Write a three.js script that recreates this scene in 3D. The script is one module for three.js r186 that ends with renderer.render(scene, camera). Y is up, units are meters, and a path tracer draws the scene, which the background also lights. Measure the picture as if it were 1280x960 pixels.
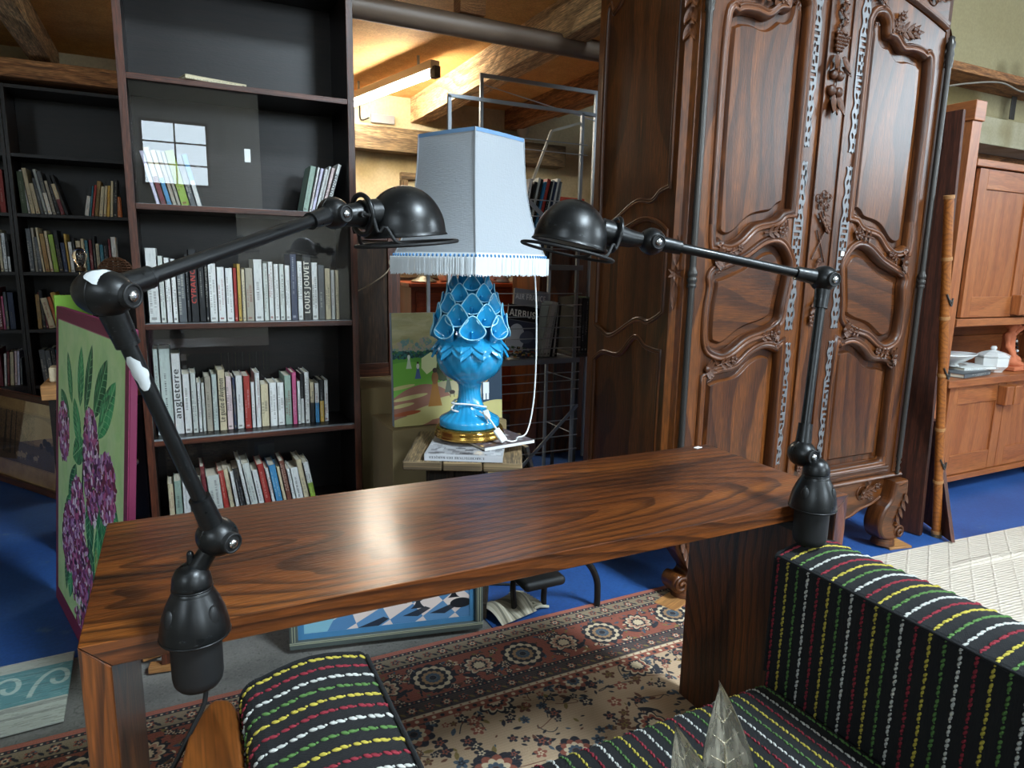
import * as THREE from 'three';
import { RoundedBoxGeometry } from 'three/addons/geometries/RoundedBoxGeometry.js';
import { mergeGeometries, mergeVertices, toCreasedNormals } from 'three/addons/utils/BufferGeometryUtils.js';
import { MarchingCubes } from 'three/addons/objects/MarchingCubes.js';
import { RectAreaLightUniformsLib } from 'three/addons/lights/RectAreaLightUniformsLib.js';

// ---------------------------------------------------------------- camera, lights, exposure
const scene = new THREE.Scene();
const camera = new THREE.PerspectiveCamera(59.51, 4 / 3, 0.05, 60);
const D2R = Math.PI / 180;
camera.rotation.order = 'YXZ';
camera.position.set(0, 1.2254, 0);
camera.rotation.set(-10.2385 * D2R, -26.6409 * D2R, 1.1386 * D2R);
const renderer = new THREE.WebGLRenderer();
renderer.toneMapping = THREE.LinearToneMapping;
renderer.toneMappingExposure = 1.5;
renderer.shadowMap.enabled = true;
RectAreaLightUniformsLib.init();
scene.background = new THREE.Color(0.5, 0.62, 0.8);
// daylight through the openings: [centre, look-at, width, height, radiance]
const DAY = new THREE.Color(0.74, 0.89, 1.0);
const WINDOWS = [
  { at: [8.46, 3.3, 2.3], to: [0, 3.3, 2.3], w: 2.6, h: 1.7, I: 12 },        // tall window in the right wall
  { at: [2.1, 4.36, 1.5], to: [2.1, 0, 1.5], w: 0.95, h: 1.25, I: 75 },      // roof light above the aisle
  { at: [0.12, 2.5, 4.56], to: [0.12, 2.5, 0], w: 0.78, h: 0.8, I: 4.5 },     // small window behind
  { at: [2.9, 2.6, 4.56], to: [2.9, 2.6, 0], w: 1.6, h: 1.3, I: 13 },       // larger window behind
  { at: [-3.16, 2.9, 2.2], to: [0, 2.4, 1.2], w: 1.6, h: 1.0, I: 9 },        // left wall window
];
for (const d of WINDOWS) {
  const l = new THREE.RectAreaLight(DAY, d.I, d.w, d.h);
  l.position.set(...d.at); l.lookAt(...d.to); l.translateZ(0.085); l.name = 'daylight'; scene.add(l);
}

// ---------------------------------------------------------------- helpers
function rng(s) { return () => { s = (s + 0x6d2b79f5) | 0; let t = Math.imul(s ^ (s >>> 15), 1 | s); t = (t + Math.imul(t ^ (t >>> 7), 61 | t)) ^ t; return ((t ^ (t >>> 14)) >>> 0) / 4294967296; }; }
const R = rng(7);
const lerp = (a, b, t) => a + (b - a) * t, clamp = (x, a = 0, b = 1) => Math.min(b, Math.max(a, x));
const smooth = (a, b, x) => { const t = clamp((x - a) / (b - a)); return t * t * (3 - 2 * t); };
const taken = new Map();
function numbered(name) { const n = taken.get(name) ?? 0; taken.set(name, n + 1); return n ? name + '_' + String(n).padStart(3, '0') : name; }
function M(name, geo, mat, parent) {
  const g = Array.isArray(geo) ? merge(geo) : geo, m = new THREE.Mesh(g, mat);
  m.name = parent ? name : numbered(name); m.castShadow = m.receiveShadow = true; (parent || scene).add(m); return m;
}
function T(name, label, category, p = [0, 0, 0], ry = 0, group) {
  const o = new THREE.Group(); o.name = numbered(name); o.position.set(...p); o.rotation.y = ry; scene.add(o);
  o.userData = { label, category }; if (group) o.userData.group = group; return o;
}
function tag(o, label, category, group) { o.userData.label = label; o.userData.category = category; if (group) o.userData.group = group; return o; }
function S(name, geo, mat, label, category) { const m = M(name, geo, mat); m.userData.kind = 'structure'; if (label) { m.userData.label = label; m.userData.category = category; } return m; }
function merge(list) {
  const out = list.map((g) => { let h = g.index ? g.toNonIndexed() : g.clone(); for (const k of Object.keys(h.attributes)) if (!['position', 'normal', 'uv'].includes(k)) h.deleteAttribute(k); if (!h.attributes.uv) h.setAttribute('uv', new THREE.BufferAttribute(new Float32Array(h.attributes.position.count * 2), 2)); h.clearGroups(); return h; });
  return out.length === 1 ? out[0] : mergeGeometries(out);
}
// texture coordinates in metres with u running along the grain axis
function wuv(geo, axis = 'x', off) {
  const g = geo.index ? geo.toNonIndexed() : geo; if (!g.attributes.normal) g.computeVertexNormals();
  const p = g.attributes.position, uv = new Float32Array(p.count * 2), A = 'xyz'.indexOf(axis);
  const ou = off ? off[0] : R() * 3, ov = off ? off[1] : R() * 3;
  const a = new THREE.Vector3(), b = new THREE.Vector3(), c = new THREE.Vector3(), n = new THREE.Vector3();
  for (let i = 0; i < p.count; i += 3) {
    a.fromBufferAttribute(p, i); b.fromBufferAttribute(p, i + 1); c.fromBufferAttribute(p, i + 2);
    n.copy(b).sub(a).cross(c.clone().sub(a)); const N = [Math.abs(n.x), Math.abs(n.y), Math.abs(n.z)];
    const k = N[0] >= N[1] && N[0] >= N[2] ? 0 : N[1] >= N[2] ? 1 : 2;
    const o = [0, 1, 2].filter((q) => q !== k), U = k === A ? o[0] : A, V = k === A ? o[1] : o.find((q) => q !== A);
    for (const [j, v] of [[i, a], [i + 1, b], [i + 2, c]]) { const w = [v.x, v.y, v.z]; uv[j * 2] = (k === A ? w[U] * 0.2 : w[U]) + ou; uv[j * 2 + 1] = w[V] + ov; }
  }
  g.setAttribute('uv', new THREE.BufferAttribute(uv, 2)); return g;
}
const box = (w, h, d, x = 0, y = 0, z = 0) => new THREE.BoxGeometry(w, h, d).translate(x, y, z);
const rbox = (w, h, d, x = 0, y = 0, z = 0, r = 0.003, s = 1) => new RoundedBoxGeometry(w, h, d, s, Math.min(r, w / 2.01, h / 2.01, d / 2.01)).translate(x, y, z);
const bb = (x0, x1, y0, y1, z0, z1, r = 0.002) => (r ? rbox(x1 - x0, y1 - y0, z1 - z0, (x0 + x1) / 2, (y0 + y1) / 2, (z0 + z1) / 2, r) : box(x1 - x0, y1 - y0, z1 - z0, (x0 + x1) / 2, (y0 + y1) / 2, (z0 + z1) / 2));
const V3 = (a) => new THREE.Vector3(...a), V2 = (a) => new THREE.Vector2(...a);
function cyl(a, b, r0, r1 = r0, n = 14) {
  const A = V3(a), B = V3(b), L = A.distanceTo(B), g = new THREE.CylinderGeometry(r1, r0, L, n);
  g.applyQuaternion(new THREE.Quaternion().setFromUnitVectors(new THREE.Vector3(0, 1, 0), B.clone().sub(A).normalize()));
  return g.translate((A.x + B.x) / 2, (A.y + B.y) / 2, (A.z + B.z) / 2);
}
function bar(a, b, w, h) { // square bar between two points
  const A = V3(a), B = V3(b), L = A.distanceTo(B), g = new THREE.BoxGeometry(w, L, h);
  g.applyQuaternion(new THREE.Quaternion().setFromUnitVectors(new THREE.Vector3(0, 1, 0), B.clone().sub(A).normalize()));
  return g.translate((A.x + B.x) / 2, (A.y + B.y) / 2, (A.z + B.z) / 2);
}
const ball = (r, x = 0, y = 0, z = 0, sx = 1, sy = 1, sz = 1, n = 12) => new THREE.SphereGeometry(r, n, Math.max(4, Math.round(n * 0.7))).scale(sx, sy, sz).translate(x, y, z);
const tube = (pts, r, seg = 24, n = 7, closed = false) => new THREE.TubeGeometry(new THREE.CatmullRomCurve3(pts.map(V3), closed), seg, r, n, closed);
const lathe = (pts, n = 28) => new THREE.LatheGeometry(pts.map(V2), n);
// a lathe with a radius factor that may depend on angle and position
function lathe3(pts, f, n = 64) {
  const g = new THREE.LatheGeometry(pts.map(V2), n), p = g.attributes.position, m = pts.length;
  for (let i = 0; i < p.count; i++) { const x = p.getX(i), y = p.getY(i), z = p.getZ(i), s = f(Math.atan2(x, z), y, (i % m) / (m - 1)); p.setXYZ(i, x * s, y, z * s); }
  g.computeVertexNormals(); return g;
}
const shape = (pts) => new THREE.Shape(pts.map(V2));
function ext(sh, depth, bev = 0, seg = 1, cs = 10) { return new THREE.ExtrudeGeometry(sh, { depth, bevelEnabled: bev > 0, bevelThickness: bev, bevelSize: bev, bevelOffset: -bev, bevelSegments: seg, curveSegments: cs }); }
// smooth closed / open 2-D path through points (corner points repeated stay sharp)
function path2(pts, div = 8, closed = true) {
  const out = [], n = pts.length, P = (i) => pts[closed ? (i + n) % n : clamp(i, 0, n - 1)];
  for (let i = 0; i < (closed ? n : n - 1); i++) {
    const p0 = P(i - 1), p1 = P(i), p2 = P(i + 1), p3 = P(i + 2);
    const s1 = p1[2] ? 0 : 0.5, s2 = p2[2] ? 0 : 0.5;
    for (let k = 0; k < div; k++) {
      const t = k / div, t2 = t * t, t3 = t2 * t;
      const f = (c) => { const m1 = (p2[c] - p0[c]) * s1, m2 = (p3[c] - p1[c]) * s2; return (2 * t3 - 3 * t2 + 1) * p1[c] + (t3 - 2 * t2 + t) * m1 + (-2 * t3 + 3 * t2) * p2[c] + (t3 - t2) * m2; };
      out.push([f(0), f(1)]);
    }
  }
  if (!closed) out.push([pts[n - 1][0], pts[n - 1][1]]);
  return out;
}
function offset2(path, d) { // inward (for counter-clockwise) offset of a closed path; points that fold over themselves are dropped
  const n = path.length, seg = (p, a, b) => { const x = b[0] - a[0], y = b[1] - a[1], t = clamp(((p[0] - a[0]) * x + (p[1] - a[1]) * y) / (x * x + y * y || 1)); return Math.hypot(p[0] - a[0] - x * t, p[1] - a[1] - y * t); };
  const keep = (p) => { for (let i = 0; i < n; i++) if (seg(p, path[i], path[(i + 1) % n]) < Math.abs(d) * 0.96) return false; return true; };
  return path.map((p, i) => { const a = path[(i + n - 1) % n], b = path[(i + 1) % n]; const l1 = Math.hypot(p[0] - a[0], p[1] - a[1]) || 1, l2 = Math.hypot(b[0] - p[0], b[1] - p[1]) || 1, n1 = [-(p[1] - a[1]) / l1, (p[0] - a[0]) / l1], n2 = [-(b[1] - p[1]) / l2, (b[0] - p[0]) / l2], k = d / Math.max(0.3, 1 + n1[0] * n2[0] + n1[1] * n2[1]); return [p[0] + (n1[0] + n2[0]) * k, p[1] + (n1[1] + n2[1]) * k]; }).filter(d > 0.01 ? keep : () => true);
}
const area2 = (p) => p.reduce((s, a, i) => { const b = p[(i + 1) % p.length]; return s + a[0] * b[1] - b[0] * a[1]; }, 0);
const ccw = (p) => (area2(p) < 0 ? p.slice().reverse() : p);
// a moulding: profile [[offset outward, height], ...] swept along a path in the xy plane (z is height)
function mould(path, prof, closed = true) {
  const n = path.length, m = prof.length, pos = [], idx = [], uv = []; let len = 0;
  const cnt = closed ? n + 1 : n;
  for (let i = 0; i < cnt; i++) {
    const p = path[i % n], a = path[closed ? (i + n - 1) % n : Math.max(0, i - 1)], b = path[closed ? (i + 1) % n : Math.min(n - 1, i + 1)];
    let tx = b[0] - a[0], ty = b[1] - a[1]; const l = Math.hypot(tx, ty) || 1; tx /= l; ty /= l;
    const u1 = [p[0] - a[0], p[1] - a[1]], u2 = [b[0] - p[0], b[1] - p[1]], h1 = Math.hypot(...u1), h2 = Math.hypot(...u2), mk = h1 && h2 ? 1 / Math.max(0.6, Math.sqrt((1 + (u1[0] * u2[0] + u1[1] * u2[1]) / (h1 * h2)) / 2)) : 1; if (h1 && h2) { tx = u1[0] / h1 + u2[0] / h2; ty = u1[1] / h1 + u2[1] / h2; const q = Math.hypot(tx, ty) || 1; tx *= mk / q; ty *= mk / q; }
    if (i) { const q = path[(i - 1) % n]; len += Math.hypot(p[0] - q[0], p[1] - q[1]); }
    for (const [o, h] of prof) { pos.push(p[0] + ty * o, p[1] - tx * o, h); uv.push(len, o * 3 + h); }
  }
  for (let i = 0; i < cnt - 1; i++) for (let j = 0; j < m - 1; j++) { const a = i * m + j, b = a + m; idx.push(a, a + 1, b, a + 1, b + 1, b); }
  const g = new THREE.BufferGeometry(); g.setAttribute('position', new THREE.Float32BufferAttribute(pos, 3)); g.setAttribute('uv', new THREE.Float32BufferAttribute(uv, 2)); g.setIndex(idx); g.computeVertexNormals(); return g;
}
// grid surface from a function (u, v in 0..1) -> [x, y, z]
function surf(f, nu, nv) {
  const pos = [], uv = [], idx = [];
  for (let j = 0; j <= nv; j++) for (let i = 0; i <= nu; i++) { const p = f(i / nu, j / nv); pos.push(...p); uv.push(i / nu, j / nv); }
  for (let j = 0; j < nv; j++) for (let i = 0; i < nu; i++) { const a = j * (nu + 1) + i, b = a + 1, c = a + nu + 1, d = c + 1; idx.push(a, b, c, b, d, c); }
  const g = new THREE.BufferGeometry(); g.setAttribute('position', new THREE.Float32BufferAttribute(pos, 3)); g.setAttribute('uv', new THREE.Float32BufferAttribute(uv, 2)); g.setIndex(idx); g.computeVertexNormals(); return g;
}
// thick leaf: pointed outline with a rib, bent by the function bend(x, y, w) where w runs -1..1 across
function leafGeo(L, W, th, cup = 0.15, curl = 0.3, nu = 8, nv = 6) {
  const f = (side) => (u, v) => { const y = u * L, w = W * Math.pow(Math.sin(Math.PI * Math.min(1, 0.06 + 0.94 * Math.pow(u, 0.8))), 0.9) * 0.5, s = v * 2 - 1; return [s * w, y, -curl * L * u * u + cup * W * Math.abs(s) * (1 - u * 0.4) + side * th * (1 - Math.abs(s) * 0.7)]; };
  return merge([surf(f(0.5), nu, nv), surf((u, v) => f(-0.5)(u, 1 - v), nu, nv)]);
}
// one continuous body: tapered capsules joined by a smooth minimum and meshed with cells of the given size
function limbs(bones, cell) {
  const lo = [1e9, 1e9, 1e9], hi = [-1e9, -1e9, -1e9]; for (const [a, ra, b, rb] of bones) for (let c = 0; c < 3; c++) { lo[c] = Math.min(lo[c], a[c] - ra, b[c] - rb); hi[c] = Math.max(hi[c], a[c] + ra, b[c] + rb); }
  const half = Math.max(hi[0] - lo[0], hi[1] - lo[1], hi[2] - lo[2]) / 2 + 0.03, ctr = [0, 1, 2].map((c) => (lo[c] + hi[c]) / 2), N = Math.ceil((2 * half) / cell), mc = new MarchingCubes(N, new THREE.MeshStandardMaterial(), false, false, 120000); mc.isolation = 0;
  for (let k = 0; k < N; k++) for (let j = 0; j < N; j++) for (let i = 0; i < N; i++) {
    const p = [i, j, k].map((q, c) => ctr[c] + ((q - N / 2) / (N / 2)) * half); let s = 0;
    for (const [a, ra, b, rb] of bones) { const x = b[0] - a[0], y = b[1] - a[1], z = b[2] - a[2], t = clamp(((p[0] - a[0]) * x + (p[1] - a[1]) * y + (p[2] - a[2]) * z) / (x * x + y * y + z * z)); s += Math.exp(-(Math.hypot(p[0] - a[0] - x * t, p[1] - a[1] - y * t, p[2] - a[2] - z * t) - lerp(ra, rb, t)) / 0.006); }
    mc.field[i + j * N + k * N * N] = 0.006 * Math.log(s + 1e-300);
  }
  mc.update(); const n = mc.count, g = new THREE.BufferGeometry(), P = new Float32Array(n * 3); for (let i = 0; i < n * 3; i++) P[i] = mc.positionArray[i] * half + ctr[i % 3];
  g.setAttribute('position', new THREE.BufferAttribute(P, 3)); g.setAttribute('normal', new THREE.BufferAttribute(mc.normalArray.slice(0, n * 3), 3)); g.setAttribute('uv', new THREE.BufferAttribute(new Float32Array(n * 2), 2)); return g;
}
const place = (g, p, r = [0, 0, 0], s = 1) => g.clone().applyMatrix4(new THREE.Matrix4().compose(V3(p), new THREE.Quaternion().setFromEuler(new THREE.Euler(...r)), new THREE.Vector3(s, s, s)));

// ---------------------------------------------------------------- noise and textures
const PERM = new Float32Array(65536); { const q = rng(99); for (let i = 0; i < 65536; i++) PERM[i] = q(); }
const hash = (x, y) => PERM[((x & 255) << 8) | (y & 255)];
function noise(x, y) { const X = Math.floor(x), Y = Math.floor(y); let fx = x - X, fy = y - Y; fx = fx * fx * (3 - 2 * fx); fy = fy * fy * (3 - 2 * fy); const a = hash(X, Y), b = hash(X + 1, Y), c = hash(X, Y + 1), d = hash(X + 1, Y + 1); return a + (b - a) * fx + (c - a) * fy + (a - b - c + d) * fx * fy; }
function fbm(x, y, o = 4) { let s = 0, a = 0.5, t = 0; for (let i = 0; i < o; i++) { s += a * noise(x, y); t += a; x = x * 2.03 + 17.1; y = y * 2.03 + 5.7; a *= 0.5; } return s / t; }
function dataTex(w, h, fn, srgb = true) {
  const d = new Uint8Array(w * h * 4);
  for (let y = 0; y < h; y++) for (let x = 0; x < w; x++) { const c = fn(x / w, y / h), i = (y * w + x) * 4; d[i] = clamp(c[0], 0, 255); d[i + 1] = clamp(c[1], 0, 255); d[i + 2] = clamp(c[2], 0, 255); d[i + 3] = 255; }
  const t = new THREE.DataTexture(d, w, h); t.magFilter = THREE.LinearFilter; t.minFilter = THREE.LinearMipmapLinearFilter; t.generateMipmaps = true; t.wrapS = t.wrapT = THREE.MirroredRepeatWrapping; if (srgb) t.colorSpace = THREE.SRGBColorSpace; t.needsUpdate = true; return t;
}
function canvasTex(w, h, draw, srgb = true) {
  const c = document.createElement('canvas'); c.width = w; c.height = h; draw(c.getContext('2d'), w, h);
  const t = new THREE.CanvasTexture(c); if (srgb) t.colorSpace = THREE.SRGBColorSpace; t.wrapS = t.wrapT = THREE.RepeatWrapping; return t;
}
const mix3 = (a, b, t) => [a[0] + (b[0] - a[0]) * t, a[1] + (b[1] - a[1]) * t, a[2] + (b[2] - a[2]) * t];
const hex = (h) => [parseInt(h.slice(1, 3), 16), parseInt(h.slice(3, 5), 16), parseInt(h.slice(5, 7), 16)];
// wood colour map, u along the grain; sw and sh are the metres the map covers
function woodTex({ w = 1024, h = 512, sw = 1.6, sh = 0.8, cols, ring = 14, warp = 0.5, line = 0.5, fibre = 0.35, knot = 0, seed = 1 }) {
  const C = cols.map(hex), s = seed * 13.7;
  const t = dataTex(w, h, (u, v) => {
    const x = u * sw, y = v * sh, wa = fbm(x * 0.9 + s, y * 2.2 + s, 3) - 0.5, wb = fbm(x * 3 + s, y * 9, 2) - 0.5;
    const k = y * ring + wa * warp * ring + wb * 0.5, ph = k - Math.floor(k);
    const late = smooth(0.35, 0.95, ph) * (1 - smooth(0.95, 1, ph));
    const broad = fbm(x * 0.6 + s * 2, y * 5 + wa * 4, 3), fi = noise(x * 14 + s, y * 900), f2 = noise(x * 40, y * 260 + s);
    let c = mix3(C[0], C[1], clamp(broad * 1.7 - 0.35)); c = mix3(c, C[2], late * line);
    const f = 1 + (fi - 0.5) * fibre + (f2 - 0.5) * fibre * 0.6; return [c[0] * f, c[1] * f, c[2] * f];
  });
  t.repeat.set(1 / sw, 1 / sh); return t;
}
const rough = (base, amp, sx, sy, seed = 0) => { const t = dataTex(256, 256, (u, v) => { const n = fbm(u * sx + seed, v * sy + seed, 4); const g = 255 * clamp(base + (n - 0.5) * amp * 2); return [g, g, g]; }, false); return t; };
const mat = (o) => new THREE.MeshStandardMaterial({ roughness: 0.6, ...o });
const phys = (o) => new THREE.MeshPhysicalMaterial({ roughness: 0.5, ...o });
const rgb = (h) => new THREE.Color(h);
// ---------------------------------------------------------------- materials
const TX = {
  walnut: woodTex({ cols: ['#734726', '#a56d3b', '#472814'], ring: 9, warp: 0.55, line: 0.62, fibre: 0.42, seed: 3 }),
  cherry: woodTex({ cols: ['#b06a3c', '#c8834f', '#8f4d28'], ring: 11, warp: 0.4, line: 0.4, fibre: 0.22, seed: 5 }),
  dark: woodTex({ cols: ['#2c1e19', '#3b2720', '#1b120f'], ring: 22, warp: 0.25, line: 0.5, fibre: 0.5, seed: 8 }),
  edge: woodTex({ cols: ['#5b3322', '#734430', '#371e14'], ring: 25, warp: 0.2, line: 0.5, fibre: 0.5, seed: 9 }),
  beam: woodTex({ cols: ['#8a5a35', '#b07c4c', '#5a3820'], ring: 16, warp: 0.5, line: 0.5, fibre: 0.6, seed: 11 }),
  oldbeam: woodTex({ cols: ['#b08a5c', '#d4b486', '#7c5c3a'], ring: 12, warp: 0.6, line: 0.45, fibre: 0.6, seed: 12 }),
  grey: woodTex({ cols: ['#6d5a40', '#8b7656', '#3f3222'], ring: 12, warp: 0.35, line: 0.5, fibre: 0.7, seed: 14 }),
  oak: woodTex({ cols: ['#9a6a3c', '#b98651', '#6d4524'], ring: 14, warp: 0.4, line: 0.4, fibre: 0.3, seed: 15 }),
};
// rosewood table top: warm brown with near-black bands, one open cathedral figure
{
  const sw = 1.4, sh = 0.5, C = ['#693a1e', '#a0622f', '#2b150b', '#c07f3e'].map(hex);
  TX.table = dataTex(2048, 720, (u, v) => {
    const x = u * sw, y = v * sh; let k;
    const wa = fbm(x * 1.3 + 3, y * 3 + 1, 3) - 0.5, wb = fbm(x * 6 + 9, y * 22, 2) - 0.5;
    // long open arches centred on two lines of the plank
    const e1 = Math.hypot((x - 0.62) * 0.16, (y - 0.30) + wa * 0.05), e2 = Math.hypot((x - 0.16) * 0.2, (y - 0.2) + wa * 0.05);
    k = Math.min(e1 * 46, e2 * 50 + 0.4) + wa * 3.2 + wb * 0.9; const ph = k - Math.floor(k);
    const late = smooth(0.45, 0.92, ph) * (1 - smooth(0.94, 1, ph)), band = smooth(0.55, 0.75, fbm(x * 0.8 + 20, y * 14 + wa * 6, 3));
    const broad = fbm(x * 1.1 + 40, y * 9, 3), fi = noise(x * 10, y * 1100), f2 = noise(x * 36, y * 300);
    let c = mix3(C[0], C[1], clamp(broad * 2 - 0.5)); c = mix3(c, C[3], smooth(0.6, 0.85, broad) * 0.5); c = mix3(c, C[2], clamp(late * 0.55 + band * 0.55));
    const f = 1 + (fi - 0.5) * 0.3 + (f2 - 0.5) * 0.22; return [c[0] * f, c[1] * f, c[2] * f];
  });
  TX.table.repeat.set(1 / sw, 1 / sh);
}
const grainBump = dataTex(512, 512, (u, v) => { const g = 255 * (0.55 * noise(u * 24, v * 300) + 0.45 * noise(u * 60, v * 150)); return [g, g, g]; }, false);
grainBump.repeat.set(2, 2);
const MT = {
  walnut: phys({ map: TX.walnut, color: rgb('#a08a6c'), roughness: 0.38, bumpMap: grainBump, bumpScale: 0.00025, clearcoat: 0.12, clearcoatRoughness: 0.28, specularIntensity: 0.9 }),
  cherry: mat({ map: TX.cherry, color: rgb('#d2c6ba'), roughness: 0.42 }),
  dark: phys({ map: TX.dark, color: rgb('#78767a'), roughness: 0.42, specularIntensity: 0.6, clearcoat: 0.3, clearcoatRoughness: 0.34, bumpMap: grainBump, bumpScale: 0.0003 }),
  edge: phys({ map: TX.edge, color: rgb('#c4b8ae'), roughness: 0.4, bumpMap: grainBump, bumpScale: 0.0004 }),
  beam: mat({ map: TX.beam, roughness: 0.8, bumpMap: grainBump, bumpScale: 0.002 }),
  oldbeam: mat({ map: TX.oldbeam, roughness: 0.85, bumpMap: grainBump, bumpScale: 0.002 }),
  grey: mat({ map: TX.grey, roughness: 0.7, bumpMap: grainBump, bumpScale: 0.001 }),
  oak: mat({ map: TX.oak, roughness: 0.5 }),
  table: phys({ map: TX.table, color: rgb('#c2b294'), roughness: 0.36, bumpMap: grainBump, bumpScale: 0.0005, clearcoat: 0.6, clearcoatRoughness: 0.24 }),
  iron: mat({ color: rgb('#737375'), metalness: 0.35, roughness: 0.42 }),
  ironDark: mat({ color: rgb('#45423f'), metalness: 0.6, roughness: 0.33 }),
  zinc: mat({ color: rgb('#9aa0a6'), metalness: 0.4, roughness: 0.45 }),
  wire: mat({ color: rgb('#b4b6b8'), metalness: 0.35, roughness: 0.4 }),
  black: mat({ color: rgb('#0b0b0c'), roughness: 0.4 }),
  blackPlain: mat({ color: rgb('#0c0c0d'), roughness: 0.6 }),
  chrome: mat({ color: rgb('#c9c9c9'), metalness: 1, roughness: 0.25 }),
  brassDark: mat({ color: rgb('#54402a'), metalness: 0.7, roughness: 0.5 }),
  gold: mat({ color: rgb('#b98f45'), metalness: 0.9, roughness: 0.38, roughnessMap: rough(0.5, 0.5, 6, 6) }),
  primer: mat({ color: rgb('#b9bcbc'), roughness: 0.7 }),
  white: mat({ color: rgb('#e9e9e6'), roughness: 0.45 }),
  glass: phys({ color: 0xffffff, transmission: 1, roughness: 0.0, thickness: 0, ior: 1.5 }),
  pages: mat({ color: rgb('#d9d0bb'), roughness: 0.9 }),
  card: mat({ color: rgb('#8d7450'), roughness: 0.9 }),
};
// painted black lamp metal: chips and rubbed patches in tone and gloss
{
  const m = dataTex(512, 512, (u, v) => { const n = fbm(u * 9, v * 9, 4), s = noise(u * 60, v * 60), sc = noise(u * 300, v * 9); const chip = n > 0.72 && s > 0.62 ? 1 : 0; const g = 15 + 16 * n + (sc > 0.93 ? 14 : 0); return chip ? [96, 96, 94] : [g, g + 1, g + 2]; });
  const r = dataTex(256, 256, (u, v) => { const g = 255 * clamp(0.42 + (fbm(u * 6, v * 6, 4) - 0.5) * 0.4); return [g, g, g]; }, false);
  m.repeat.set(2, 2);
  MT.lampBlack = phys({ map: m, color: rgb('#8e949a'), specularIntensity: 0.65, roughness: 0.9, roughnessMap: r, clearcoat: 0.25, clearcoatRoughness: 0.35 });
}
// ---------------------------------------------------------------- the setting
const plaster = dataTex(512, 512, (u, v) => { const n = fbm(u * 5, v * 5, 5), st = smooth(0.62, 0.8, fbm(u * 3 + 9, v * 3 + 4, 4)), g = noise(u * 200, v * 200); let c = mix3([206, 190, 150], [226, 213, 178], n); c = mix3(c, [150, 128, 78], st * 0.7); const f = 0.96 + g * 0.07; return c.map((q) => q * f); });
plaster.repeat.set(0.5, 0.5);
const concrete = dataTex(512, 512, (u, v) => { const n = fbm(u * 8, v * 8, 5), g = noise(u * 240, v * 240), sp = noise(u * 120 + 7, v * 120) > 0.86 ? 18 : 0; const k = 92 + 46 * n + 16 * (g - 0.5) - sp; return [k, k * 0.98, k * 0.93]; });
concrete.repeat.set(1, 1);
const osb = dataTex(512, 512, (u, v) => { const n = fbm(u * 14, v * 14, 3), g = noise(u * 180, v * 180); const c = mix3([196, 142, 74], [216, 166, 98], n); const f = 0.92 + 0.16 * g; return c.map((q) => q * f); });
osb.repeat.set(1, 1);
const blueT = dataTex(1024, 1024, (u, v) => { const n = fbm(u * 6, v * 6, 4), g = noise(u * 260, v * 260), d = smooth(0.72, 0.9, fbm(u * 22 + 4, v * 22, 4)); let c = mix3([34, 66, 122], [48, 92, 156], n); c = mix3(c, [104, 116, 132], d * 0.6); const f = 0.94 + 0.12 * g; return c.map((q) => q * f); });
blueT.repeat.set(0.6, 0.6);
const mPlaster = mat({ map: plaster, roughness: 0.95, bumpMap: plaster, bumpScale: 0.003 }), mConcrete = mat({ map: concrete, roughness: 0.9, bumpMap: concrete, bumpScale: 0.003 });
const mOsb = mat({ map: osb, roughness: 0.85 }), mBlue = mat({ map: blueT, roughness: 0.5 }), mPaint = mat({ color: rgb('#9d968a'), roughness: 0.95 });
const X0 = -3.2, X1 = 8.5, Z0 = -5.2, Z1 = 4.6, HC = 4.4, BH = 2.44;
S('floor', wuv(box(X1 - X0 + 0.4, 0.1, Z1 - Z0 + 0.4, (X0 + X1) / 2, -0.055, (Z0 + Z1) / 2), 'x', [0, 0]), mConcrete);
// blue floor sheet laid over the concrete, its near edge runs left of the table
S('floor_covering', wuv(merge([bb(X0, 8.5, -0.004, 0.0005, Z0, -2.29, 0), bb(0.9, 8.5, -0.004, 0.0005, -2.29, 0.6, 0)]), 'x', [0, 0]), mBlue, 'scuffed blue sheet flooring behind the rugs', 'flooring');
S('wall_back', wuv(box(X1 - X0 + 0.4, HC + 0.2, 0.2, (X0 + X1) / 2, HC / 2, Z0 - 0.1), 'x', [0, 0]), mPlaster);
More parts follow.
